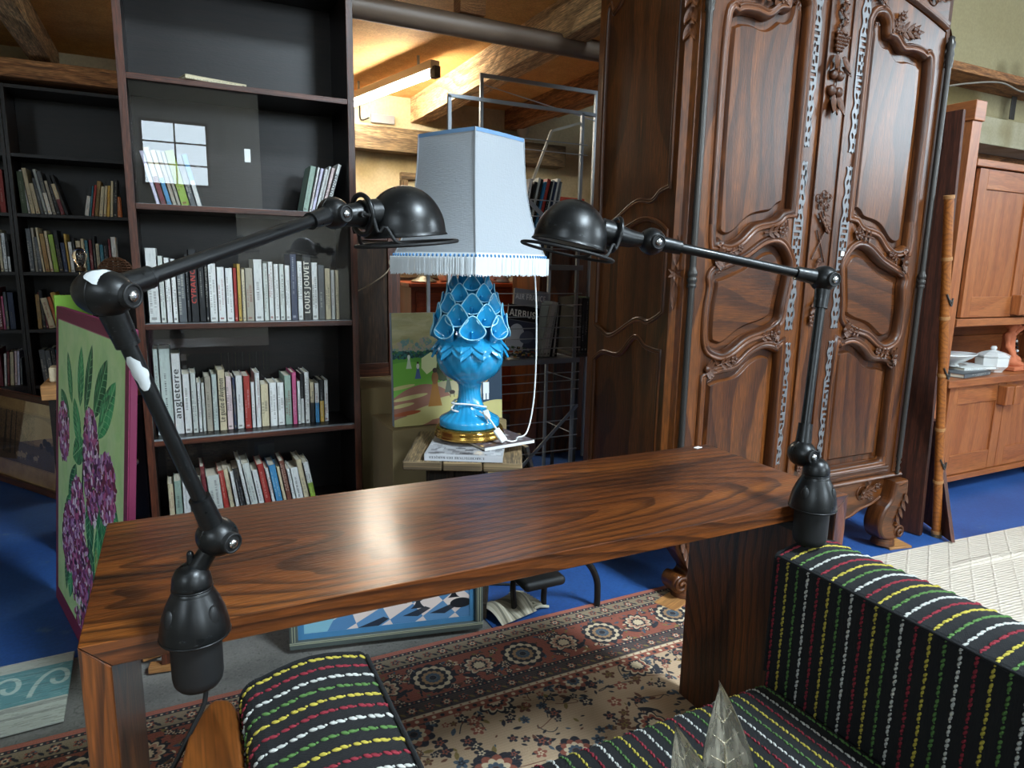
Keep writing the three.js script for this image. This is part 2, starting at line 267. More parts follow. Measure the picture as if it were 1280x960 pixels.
// wall with a hole: rectangle in its own plane minus openings
function wallWith(w, h, holes, th) {
  const s = shape([[0, 0], [w, 0], [w, h], [0, h]]);
  for (const [x, y, a, b] of holes) s.holes.push(new THREE.Path([[x - a / 2, y - b / 2], [x - a / 2, y + b / 2], [x + a / 2, y + b / 2], [x + a / 2, y - b / 2]].map(V2)));
  return ext(s, th);
}
{
  const r = wallWith(Z1 - Z0, HC, [[WINDOWS[0].at[2] - Z0, 3.3, 2.6, 1.7]], 0.2).rotateY(-Math.PI / 2).translate(X1 + 0.2, 0, Z0);
  S('wall_right', wuv(r, 'z', [0, 0]), mPaint);
  const l = wallWith(Z1 - Z0, HC, [[2.2 - Z0, 2.9, 1.6, 1.0]], 0.2).rotateY(-Math.PI / 2).translate(X0, 0, Z0);
  S('wall_left', wuv(l, 'z', [0, 0]), mPaint);
  const f = wallWith(X1 - X0 + 0.4, HC, [[0.12 - X0 + 0.2, 2.5, 0.78, 0.8], [2.9 - X0 + 0.2, 2.6, 1.6, 1.3]], 0.2).translate(X0 - 0.2, 0, Z1);
  S('wall_front', wuv(f, 'x', [0, 0]), mPaint);
  const c = wallWith(X1 - X0 + 0.4, Z1 - Z0 + 0.4, [[2.1 - X0 + 0.2, 1.5 - Z0 + 0.2, 0.95, 1.25]], 0.15).rotateX(Math.PI / 2).translate(X0 - 0.2, HC + 0.15, Z0 - 0.2);
  S('ceiling', wuv(c, 'x', [0, 0]), mPaint);
}
// glazed windows set into the openings: frame, bars and panes
const mPane = mat({ color: rgb('#202428'), emissive: DAY.clone(), roughness: 0.2 });
WINDOWS.forEach((d, i) => {
  const g = new THREE.Group(); g.name = 'window_' + (i + 1); g.userData = { kind: 'structure' }; scene.add(g);
  g.position.set(...d.at); g.lookAt(...d.to); // +z looks into the room
  g.translateZ(-0.06);
  const pane = mPane.clone(); pane.emissiveIntensity = d.I * 0.55; const nx = d.w > 1.5 ? 4 : 2, ny = 3, t = 0.03;
  const fr = []; for (const s of [-1, 1]) { fr.push(box(t, d.h, 0.05, s * (d.w / 2 - t / 2), 0, 0), box(d.w, t, 0.05, 0, s * (d.h / 2 - t / 2), 0)); }
  M('window_frame', merge(fr), MT.grey, g);
  for (let k = 1; k < nx; k++) M('glazing_bar', box(0.02, d.h - 2 * t, 0.04, -d.w / 2 + (d.w * k) / nx, 0, 0), MT.grey, g);
  for (let k = 1; k < ny; k++) M('glazing_bar', box(d.w - 2 * t, 0.016, 0.036, 0, -d.h / 2 + (d.h * k) / ny, 0), MT.grey, g);
  for (let a = 0; a < nx; a++) for (let b = 0; b < ny; b++) M('pane', box(d.w / nx - 0.004, d.h / ny - 0.004, 0.006, -d.w / 2 + (d.w * (a + 0.5)) / nx, -d.h / 2 + (d.h * (b + 0.5)) / ny, -0.03), pane, g);
});
// low boarded ceiling over the back of the shop, carried by beams
S('ceiling_low', wuv(bb(X0, 3.0, BH, BH + 0.05, Z0, -2.55, 0), 'x', [0, 0]), mOsb);
S('wall_upper', wuv(bb(X0, 3.0, BH + 0.05, HC, -2.75, -2.6, 0), 'x', [0, 0]), mPaint);
const beamAt = (x, w, y0, z0, z1, m) => { const b = M('ceiling_beam', wuv(bb(x - w / 2, x + w / 2, y0, BH + 0.01, z0, z1, 0.006), 'z'), m); b.userData.kind = 'structure'; return b; };
for (const x of [-2.6, -1.55, 2.55]) beamAt(x, 0.12, 2.29, Z0, -2.6, MT.beam);
beamAt(-0.6, 0.11, 2.30, Z0, -2.6, MT.oldbeam); beamAt(0.55, 0.12, 2.29, Z0, -2.6, MT.beam); beamAt(1.76, 0.13, 2.26, Z0, -2.6, MT.oldbeam);
{ const b = M('wall_beam', wuv(bb(0.4, 3.0, 2.02, 2.19, Z0, -5.06, 0.006), 'x'), MT.grey); b.userData.kind = 'structure'; }
{ const b = M('wall_beam', wuv(bb(-3.0, 0.1, 2.17, 2.27, -5.05, -4.72, 0.005), 'x'), MT.beam); b.userData.kind = 'structure'; }
// right part: nearer wall with a beam and cream plaster above
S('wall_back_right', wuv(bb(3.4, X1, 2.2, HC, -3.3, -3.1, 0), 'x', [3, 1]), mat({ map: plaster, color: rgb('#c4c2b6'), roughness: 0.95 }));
// ---------------------------------------------------------------- long rosewood table
const TB = { x0: -0.134, x1: 1.268, z0: -0.907, z1: -1.345, y: 0.75, t: 0.034 };
{
  const { x0, x1, z0, z1, y, t } = TB, W = z0 - z1;
  const g = T('console_table', 'long polished rosewood table with slab ends, desk lamps clamped on it', 'table', [(x0 + x1) / 2, 0, (z0 + z1) / 2]);
  const cx = (x0 + x1) / 2, b = 0.0016, e = 0.0006;
  const pr = (pts) => ext(shape(pts.map(([a, c]) => [a - cx, c])), W - 2 * b, b).translate(0, 0, -W / 2 + b);
  M('tabletop', wuv(pr([[x0 + e, y], [x0 + t + e, y - t], [x1 - t - e, y - t], [x1 - e, y]]), 'x', [0.7, 0.22]), MT.table, g);
  M('leg_panel', wuv(pr([[x0, y - e], [x0, 0.0108], [x0 + t, 0.0108], [x0 + t, y - t - e]]), 'y'), MT.table, g);
  M('leg_panel', wuv(pr([[x1, y - e], [x1 - t, y - t - e], [x1 - t, 0.0108], [x1, 0.0108]]), 'y'), MT.table, g);
}

// ---------------------------------------------------------------- carved armoire
const AR = { x: 2.22, z: -1.827 };
{
  const g = T('armoire', 'tall carved walnut armoire with iron fretwork plates and scroll feet', 'armoire', [AR.x, 0, AR.z]);
  const mp = [[-0.004, -0.022], [-0.003, -0.004], [0.003, 0.007], [0.010, 0.011], [0.016, 0.007], [0.019, 0.007], [0.023, 0.012], [0.028, 0.010], [0.031, 0.004], [0.033, -0.001]];
  const mir = (pts, s) => (s < 0 ? pts : pts.map((p) => [-p[0], p[1], p[2]]));
  const up = [[-0.525, 1.37], [-0.508, 1.324], [-0.463, 1.308], [-0.41, 1.326], [-0.34, 1.38], [-0.245, 1.402], [-0.207, 1.43], [-0.17, 1.438, 1], [-0.17, 2.13, 1], [-0.187, 2.158], [-0.225, 2.165], [-0.252, 2.14], [-0.262, 2.098], [-0.302, 2.092], [-0.355, 2.058], [-0.42, 2.063], [-0.49, 2.05], [-0.525, 1.985]];
  const mid = [[-0.522, 0.952], [-0.472, 0.922], [-0.424, 0.927], [-0.341, 0.976], [-0.243, 1.003], [-0.187, 1.035], [-0.178, 1.092], [-0.16, 1.19], [-0.158, 1.25], [-0.208, 1.306], [-0.279, 1.304], [-0.371, 1.251], [-0.459, 1.218], [-0.52, 1.196], [-0.519, 1.15], [-0.53, 1.053]];
  const low = [[-0.521, 0.4, 1], [-0.165, 0.4, 1], [-0.165, 0.878], [-0.18, 0.91], [-0.244, 0.925], [-0.313, 0.9], [-0.377, 0.853], [-0.452, 0.842], [-0.49, 0.832], [-0.521, 0.82, 1]];
  const raised = (o, z0, z1) => merge([mould(o, [[0.004, z0], [0, z0 + 0.002], [-0.006, z1 - 0.001], [-0.008, z1]]), new THREE.ShapeGeometry(shape(offset2(o, 0.0079))).translate(0, 0, z1)]);
  const arch = (x) => 2.28 - 0.117 * Math.pow(Math.abs(x) / 0.61, 1.7);
  // carved work: leaf sprays, half rosettes, fruit
  const lf = leafGeo(1, 0.42, 0.1, 0.25, -0.12, 6, 4);
  const leafAt = (x, y, z, a, s, tilt = 0.25) => lf.clone().rotateX(tilt).rotateZ(a).scale(s, s, s * 0.8).translate(x, y, z);
  function spray(x, y, a, s, z = 0.008) {
    const o = []; const c = Math.cos(a), n = Math.sin(a), P = (u, v) => [x + u * c - v * n, y + u * n + v * c];
    o.push(cyl([...P(0, 0), z], [...P(s, 0), z + 0.003], 0.0035, 0.0025, 6));
    for (let k = 0; k < 3; k++) for (const d of [-1, 1]) { const q = P(s * (0.25 + k * 0.28), 0); o.push(leafAt(q[0], q[1], z, a - Math.PI / 2 + d * (0.9 - k * 0.12), s * 0.4)); }
    const q = P(s, 0); o.push(leafAt(q[0], q[1], z, a - Math.PI / 2, s * 0.35)); for (let k = 0; k < 5; k++) o.push(ball(s * 0.1, q[0] + Math.cos(k * 1.257) * s * 0.13, q[1] + Math.sin(k * 1.257) * s * 0.13, z + 0.004, 1, 1, 0.7, 7)); return o;
  }
  function rosette(x, y, a, s, full = false, z = 0.006) { const o = [], n = full ? 8 : 6; for (let k = 0; k < n; k++) { const t = a + (full ? (k / n) * 6.283 : (k / (n - 1) - 0.5) * 2.6); o.push(leafAt(x, y, z, t - Math.PI / 2, s)); } o.push(ball(s * 0.28, x, y, z + 0.004, 1, 1, 0.6, 9)); o.push(new THREE.TorusGeometry(s * 1.08, s * 0.1, 5, 18, full ? 6.283 : 2.9).rotateZ(full ? 0 : a - 1.45).translate(x, y, z - 0.004)); return o; }
  for (const s of [-1, 1]) {
    const X = (x) => (s < 0 ? x : -x);
    const outs = [up, mid, low].map((o) => ccw(path2(mir(o, s), 8)));
    const dpts = []; for (let i = 0; i <= 16; i++) { const x = lerp(-0.605, -0.062, i / 16); dpts.push([X(x), arch(x)]); }
    const sh = shape(ccw([[X(-0.062), 0.335], [X(-0.605), 0.335], ...dpts]));
    for (const o of outs) sh.holes.push(new THREE.Path(o.slice().reverse().map(V2)));
    const d = M('door', wuv(ext(sh, 0.028, 0.001).translate(0, 0, -0.029), 'y'), MT.walnut, g);
    outs.forEach((o, k) => {
      M('panel_moulding', mould(o, mp), MT.walnut, d);
      const f = offset2(o, 0.03), pl = shape(offset2(o, -0.006));
      M('door_panel', wuv(merge([ext(pl, 0.006).translate(0, 0, -0.032), raised(f, -0.027, -0.013)]), k === 1 ? 'x' : 'y'), MT.walnut, d);
    });
    const a = s < 0 ? 0 : Math.PI, sg = s < 0 ? 1 : -1;
    const rail = (t) => [].concat(t);
    M('carving', merge(rail([...spray(X(-0.30), 1.348, a + sg * 0.15, 0.085), ...rosette(X(-0.19), 1.368, s < 0 ? Math.PI : 0, 0.034), ...rosette(X(-0.52), 1.255, a, 0.05), ...spray(X(-0.47), 1.27, a + sg * 0.35, 0.06)])), MT.walnut, d);
    M('carving', merge(rail([...spray(X(-0.285), 0.965, a + sg * 0.25, 0.07), ...rosette(X(-0.185), 0.985, s < 0 ? Math.PI : 0, 0.04), ...rosette(X(-0.525), 0.862, a, 0.045), ...spray(X(-0.48), 0.872, a + sg * 0.25, 0.08)])), MT.walnut, d);
    M('carving', merge(rail([...spray(X(-0.275), 2.11, a + sg * 2.2, 0.08), ...spray(X(-0.30), 2.12, Math.PI - a - sg * 0.1, 0.11), ...rosette(X(-0.31), 2.135, 0, 0.03, true), ...spray(X(-0.24), 2.19, a + sg * 0.5, 0.06)])), MT.walnut, d);
    M('bottom_bead', mould(path2([[X(-0.56), 0.362, 1], [X(-0.12), 0.362, 1]].sort((p, q) => p[0] - q[0]), 4, false), [[0.018, 0], [0.016, 0.012], [0.006, 0.016], [0, 0.008], [-0.006, 0.014], [-0.014, 0.014], [-0.018, 0]], false), MT.walnut, d);
    // iron fretwork plates: a flat strap with a wavy outline, pierced right through
    const plate = (y0, y1) => {
      const H = (y1 - y0) / 2, yc = (y0 + y1) / 2, cx = X(-0.127), hw = (y) => { const t = Math.abs(y) / H; return t < 0.32 ? 0.0245 : 0.0205 + 0.0045 * Math.cos((t - 0.32) * 26); };
      const R1 = [], L1 = []; for (let i = 0; i <= 90; i++) { const y = lerp(-H * 0.955, H * 0.955, i / 90); R1.push([cx + hw(y), yc + y]); L1.unshift([cx - hw(y), yc + y]); }
      const cap = (e) => [[0.019, 0.965], [0.021, 0.985], [0.012, 0.992], [0.007, 0.975], [0, 1.0], [-0.007, 0.975], [-0.012, 0.992], [-0.021, 0.985], [-0.019, 0.965]].map(([x, y]) => [cx + x * e, yc + e * y * H]);
      const sh = shape([...R1, ...cap(1), ...L1, ...cap(-1)]), hole = (pts) => { const q = ccw(pts).reverse(); sh.holes.push(new THREE.Path(q.map(V2))); };
      const ell = (x, y, a, b, r = 0) => { const o = []; for (let i = 0; i < 10; i++) { const t = (i / 10) * 6.2832, u = Math.cos(t) * a, v = Math.sin(t) * b; o.push([cx + x + u * Math.cos(r) - v * Math.sin(r), yc + y + u * Math.sin(r) + v * Math.cos(r)]); } hole(o); }, rect = (x0, x1, ya, yb) => hole([[cx + x0, yc + ya], [cx + x1, yc + ya], [cx + x1, yc + yb], [cx + x0, yc + yb]]);
      ell(0, 0.002, 0.0032, 0.006);
      for (const e of [-1, 1]) {
        const b = H * 0.32; for (const d2 of [-1, 1]) { rect(d2 < 0 ? -0.0195 : 0.0065, d2 < 0 ? -0.0065 : 0.0195, ...(e > 0 ? [0.006, 0.03] : [-0.03, -0.006])); }
        ell(0, e * 0.028, 0.0045, 0.008); rect(-0.0185, 0.0105, ...[e * 0.042, e * 0.054].sort((p, q) => p - q)); rect(-0.0105, 0.0185, ...[e * 0.063, e * 0.075].sort((p, q) => p - q)); if (b > 0.09) rect(-0.0185, 0.0105, ...[e * 0.083, e * 0.093].sort((p, q) => p - q));
        const n = Math.round((H * 0.94 - b) / 0.031); for (let k = 0; k < n; k++) { const y = e * lerp(b + 0.012, H * 0.915, k / (n - 1)); if (k % 2) { ell(0, y, 0.0058, 0.0105); ell(0.0135, y, 0.0032, 0.006); ell(-0.0135, y, 0.0032, 0.006); } else { ell(0.0092, y, 0.0058, 0.0115, 0.35 * e); ell(-0.0092, y, 0.0058, 0.0115, -0.35 * e); } }
      }
      const p = M('fretwork_plate', ext(sh, 0.0022, 0.0006).translate(0, 0, 0.0012), MT.iron, d); p.userData.label = 'pierced iron plate';
    };
    plate(1.66, 2.3); plate(0.99, 1.615); plate(0.455, 0.945);
    // hinge rods
    const rx = X(-0.628);
    const prof = [[0, 0.325], [0.006, 0.327], [0.009, 0.335], [0.006, 0.343], [0.011, 0.355], [0.006, 0.372], [0.012, 0.385], [0.007, 0.395], [0.012, 0.405], [0.012, 0.41], [0.0115, 0.415], [0.0115, 1.15], [0.016, 1.155], [0.016, 1.163], [0.013, 1.168], [0.017, 1.174], [0.017, 1.184], [0.013, 1.189], [0.017, 1.195], [0.017, 1.205], [0.0125, 1.215], [0.0115, 1.225], [0.0115, 2.03], [0.016, 2.035], [0.014, 2.045], [0.017, 2.055], [0.014, 2.066], [0.017, 2.08], [0.013, 2.1], [0.017, 2.11], [0.017, 2.125], [0.011, 2.135], [0.013, 2.145], [0, 2.155]];
    M('hinge_rod', lathe(prof, 16).translate(rx, 0, 0.014), MT.ironDark, g);
    // chamfered corner posts with a hanging drop
    const cp = [[-0.67, -0.0505], [-0.67, -0.046], [-0.652, -0.03], [-0.645, -0.008], [-0.612, 0], [-0.606, -0.0505]].map(([x, z]) => [X(x), z]);
    M('corner_post', wuv(ext(shape(ccw(cp.map(([x, z]) => [x, -z]))), 2.17, 0).rotateX(-Math.PI / 2).translate(0, 0.22, 0), 'y'), MT.walnut, g);
    const drop = []; for (let k = 0; k < 5; k++) for (const e of [-1, 1]) drop.push(lf.clone().rotateX(0.2).rotateZ(Math.PI + e * 0.35).scale(0.06, 0.06, 0.05).rotateY(X(-1) * 0.9).translate(X(-0.661), 2.2 - k * 0.05, -0.032));
    for (let k = 0; k < 6; k++) drop.push(lf.clone().rotateX(0.2).rotateZ((k / 6) * 6.283).scale(0.03, 0.03, 0.03).rotateY(X(-1) * 0.9).translate(X(-0.661), 1.2, -0.032));
    drop.push(lf.clone().rotateZ(Math.PI).scale(0.06, 0.1, 0.05).rotateY(X(-1) * 0.9).translate(X(-0.66), 1.17, -0.034), lf.clone().scale(0.06, 0.1, 0.05).rotateY(X(-1) * 0.9).translate(X(-0.66), 1.23, -0.034));
    M('carving', merge(drop), MT.walnut, g);
    // scroll foot
    const out = ccw(path2([[-0.655, 0.31, 1], [-0.66, 0.25], [-0.645, 0.2], [-0.61, 0.15], [-0.585, 0.115], [-0.60, 0.1], [-0.63, 0.108], [-0.652, 0.085], [-0.648, 0.055], [-0.625, 0.036], [-0.57, 0.034], [-0.52, 0.05], [-0.49, 0.09], [-0.488, 0.14], [-0.51, 0.19], [-0.55, 0.235], [-0.565, 0.31, 1]].map(([x, y, c]) => [X(x), y, c]), 5)), fr = [];
    fr.push(ext(shape(out), 0.055, 0.016, 3).translate(0, 0, -0.012));
    fr.push(cyl([X(-0.575), 0.0128, 0.02], [X(-0.575), 0.042, 0.02], 0.05, 0.044, 14));
    const sp = []; for (let i = 0; i <= 26; i++) { const t = i / 26, a2 = t * 9, r = 0.030 * (1 - 0.75 * t); sp.push([X(-0.622) + Math.cos(a2) * r * X(-1) * -1, 0.072 + Math.sin(a2) * r, 0.058 + 0.008 * t]); }
    fr.push(tube(sp, 0.007, 40, 6), cyl([X(-0.622), 0.072, 0.02], [X(-0.622), 0.072, 0.06], 0.03, 0.028, 16));
    fr.push(...[0, 1, 2, 3].map((k) => leafAt(X(-0.63 + k * 0.014), 0.25 - k * 0.032, 0.058, Math.PI + X(-1) * 0.2, 0.05)));
    M('scroll_foot', merge(fr), MT.walnut, g);
    M('rear_foot', wuv(bb(X(-0.64) - 0.03, X(-0.64) + 0.03, 0.003, 0.24, -0.545, -0.485), 'y'), MT.walnut, g);
  }
  // centre post with carved garland
  M('centre_post', wuv(bb(-0.06, 0.05, 0.335, 2.28, -0.03, 0.007), 'y'), MT.walnut, g);
  M('post_moulding', wuv(merge([bb(0.05, 0.06, 0.335, 2.28, -0.03, 0.013), bb(0.06, 0.078, 0.335, 2.28, -0.01, 0.009), bb(-0.068, -0.058, 0.335, 2.28, -0.01, 0.011)]), 'y'), MT.walnut, g);
  const gar = [], gx = -0.008, gz = 0.012; const q = rng(21);
  for (let k = 0; k < 7; k++) gar.push(leafAt(gx + (k % 2 ? 0.018 : -0.018), 2.24 - k * 0.025, gz, Math.PI + (k % 2 ? -0.7 : 0.7), 0.05), leafAt(gx, 2.25 - k * 0.028, gz + 0.004, q() * 6.28, 0.03));
  for (let r = 0; r < 6; r++) for (let c = 0; c < 6 - Math.abs(r - 1.5) * 0.9; c++) gar.push(ball(0.0075, gx - 0.026 + c * 0.0115 + (r % 2) * 0.005, 2.062 - r * 0.0115, gz + 0.005, 1, 1, 0.9, 8));
  for (const [x, y, r] of [[-0.022, 1.92, 0.017], [0.012, 1.918, 0.018], [-0.026, 1.865, 0.02], [0.012, 1.862, 0.019]]) gar.push(ball(r, gx + x, y, gz + 0.003, 1, 1, 0.75, 12));
  for (const [x, y, a, s] of [[-0.01, 1.99, 2.7, 0.07], [0.02, 1.985, 3.5, 0.07], [-0.03, 1.96, 2.4, 0.05], [-0.012, 1.85, 2.85, 0.075], [0.008, 1.85, 3.4, 0.08], [0.0, 1.835, 3.1, 0.06], [0.02, 1.95, 4, 0.05]]) gar.push(leafAt(gx + x, y, gz, a, s));
  gar.push(cyl([gx, 2.05, gz], [gx, 1.8, gz], 0.0025, 0.0025, 6));
  M('garland', merge(gar), MT.walnut, g);
  const tro = []; for (const [x, y] of [[-0.03, 1.485], [0.0, 1.5], [0.025, 1.49], [-0.02, 1.46], [0.018, 1.455], [-0.005, 1.475]]) tro.push(...rosette(gx + x, y, 0, 0.014, true, gz));
  tro.push(cyl([gx - 0.03, 1.43, gz + 0.004], [gx + 0.03, 1.36, gz + 0.004], 0.004, 0.006, 7), cyl([gx - 0.025, 1.37, gz], [gx + 0.03, 1.25, gz], 0.003, 0.003, 6), cyl([gx + 0.025, 1.38, gz], [gx - 0.04, 1.26, gz], 0.003, 0.003, 6), ...spray(gx, 1.44, -1.2, 0.07, gz), ...spray(gx - 0.02, 1.21, 1.2, 0.05, gz), ball(0.022, gx - 0.005, 1.19, gz, 1, 1.1, 0.5, 12), ...rosette(gx - 0.005, 1.19, 0, 0.028, true, gz - 0.002), ...spray(gx, 1.12, -1.7, 0.09, gz), ...spray(gx + 0.015, 1.14, -1.3, 0.08, gz), ...spray(gx, 0.5, -1.6, 0.07, gz), ...spray(gx, 0.52, 1.5, 0.07, gz));
  M('carved_trophy', merge(tro), MT.walnut, g);
  // carcass
  const side = (sx) => {
    const A = [[[-0.5, 1.44], [-0.468, 1.405], [-0.42, 1.398], [-0.302, 1.454], [-0.24, 1.468], [-0.178, 1.462], [-0.135, 1.49], [-0.09, 1.502, 1], [-0.09, 2.2, 1], [-0.35, 2.22], [-0.43, 2.172], [-0.47, 2.152], [-0.5, 2.13]],
      [[-0.5, 0.988, 1], [-0.46, 0.972], [-0.39, 0.957], [-0.24, 1.031], [-0.16, 1.03], [-0.09, 1.067, 1], [-0.09, 1.341, 1], [-0.14, 1.37], [-0.22, 1.383], [-0.32, 1.356], [-0.41, 1.325], [-0.46, 1.345], [-0.5, 1.36, 1]],
      [[-0.5, 0.3, 1], [-0.09, 0.3, 1], [-0.09, 0.912, 1], [-0.17, 0.92], [-0.234, 0.95], [-0.33, 0.872], [-0.44, 0.866], [-0.5, 0.834, 1]]].map((o) => ccw(path2(o, 7)));
    const sh = shape([[-0.556, 0.22], [-0.05, 0.22], [-0.05, 2.39], [-0.556, 2.39]]); A.forEach((o) => sh.holes.push(new THREE.Path(o.slice().reverse().map(V2))));
    const turn = (geo) => (sx < 0 ? geo.rotateY(-Math.PI / 2).translate(-0.67, 0, 0) : geo.scale(1, 1, -1).rotateY(-Math.PI / 2).translate(0.67, 0, 0));
    const f = M('side_frame', wuv(turn(ext(sh, 0.026).translate(0, 0, -0.026)), 'y'), MT.walnut, g);
    const small = mp.map(([o, h]) => [o * 0.55, h * 0.45]);
    A.forEach((o) => { M('panel_moulding', turn(mould(o, small)), MT.walnut, f); M('side_panel', wuv(turn(ext(shape(offset2(o, -0.006)), 0.008).translate(0, 0, -0.014)), 'y'), MT.walnut, f); });
  };
  side(-1); side(1);
  M('back_board', wuv(bb(-0.64, 0.64, 0.22, 2.39, -0.556, -0.54), 'y'), MT.walnut, g);
  M('floor_board', wuv(bb(-0.64, 0.64, 0.3, 0.325, -0.54, -0.03), 'x'), MT.walnut, g);
  const fz = [[-0.606, 2.165]]; for (let i = 0; i <= 30; i++) { const x = lerp(-0.606, 0.606, i / 30); fz.push([x, arch(x) + 0.004]); } fz.push([0.606, 2.4], [-0.606, 2.4]);
  const fr = M('frieze', wuv(ext(shape(ccw(fz)), 0.03).translate(0, 0, -0.026), 'x'), MT.walnut, g);
  M('carving', merge([-0.5, -0.3, 0, 0.3, 0.5].flatMap((x) => [...spray(x, 2.31 - 0.1 * Math.pow(Math.abs(x), 1.6), x < 0 ? 2.9 : 0.2, 0.09, 0.01), ...rosette(x, 2.31 - 0.1 * Math.pow(Math.abs(x), 1.6), 0, 0.03, true, 0.01)])), MT.walnut, fr);
  const am = []; for (let i = 0; i <= 30; i++) { const x = lerp(-0.606, 0.606, i / 30); am.push([x, arch(x) + 0.02]); }
  M('arch_moulding', mould(am, [[0.014, 0.004], [0.01, 0.014], [0.002, 0.016], [-0.006, 0.01], [-0.012, 0.016], [-0.018, 0.004]], false), MT.walnut, fr);
  M('cornice', wuv(merge([bb(-0.72, 0.72, 2.39, 2.44, -0.57, 0.05, 0.012), bb(-0.76, 0.76, 2.44, 2.49, -0.58, 0.09, 0.016)]), 'x'), MT.walnut, g);
  const ap = [[-0.61, 0.33], [-0.61, 0.235], [-0.558, 0.222], [-0.486, 0.193], [-0.42, 0.182], [-0.35, 0.157], [-0.25, 0.15], [-0.16, 0.172], [-0.08, 0.15], [0, 0.128]]; const full = [...path2(ap.map((p) => [...p]), 4, false), ...path2(ap.map(([x, y]) => [-x, y]).reverse(), 4, false).slice(1)];
  const apr = M('apron', wuv(ext(shape(ccw(full)), 0.026, 0.002).translate(0, 0, -0.028), 'x'), MT.walnut, g);
  M('apron_bead', mould(full.slice(6, -6).map(([x, y]) => [x, y + 0.008]), [[0.007, -0.002], [0.004, 0.006], [-0.004, 0.006], [-0.007, -0.002]], false), MT.walnut, apr);
  M('carving', merge([...spray(0.43, 0.265, 0.3, 0.08), ...spray(0.43, 0.265, 1.2, 0.05), ...spray(0.43, 0.265, -0.6, 0.05), ...rosette(0.42, 0.262, 0, 0.03, true), ...spray(-0.43, 0.265, 2.8, 0.08), ...rosette(-0.42, 0.262, 0, 0.03, true), ...rosette(0, 0.24, 0, 0.05, true), ...spray(0.03, 0.24, 0, 0.1), ...spray(-0.03, 0.24, 3.14, 0.1)]), MT.walnut, apr);
  M('base_moulding', mould([[-0.665, 0.325], [0.665, 0.325]], [[0.012, -0.002], [0.010, 0.012], [0.002, 0.016], [-0.008, 0.008], [-0.012, -0.002]], false), MT.walnut, g);
}
for (const [x, z, r, l] of [[1.575, -1.78, 0.35, 'flat scrap of pale wood wedged under armoire foot beside the carpet'], [2.84, -1.785, -0.2, 'flat scrap of pale wood wedged under armoire foot beside the quilt']]) {
  const w = M('wood_wedge', wuv(rbox(0.12, 0.011, 0.09, 0, 0.0065, 0, 0.002), 'x'), MT.oak); w.position.set(x, 0, z); w.rotation.y = r; tag(w, l, 'wood scrap');
}

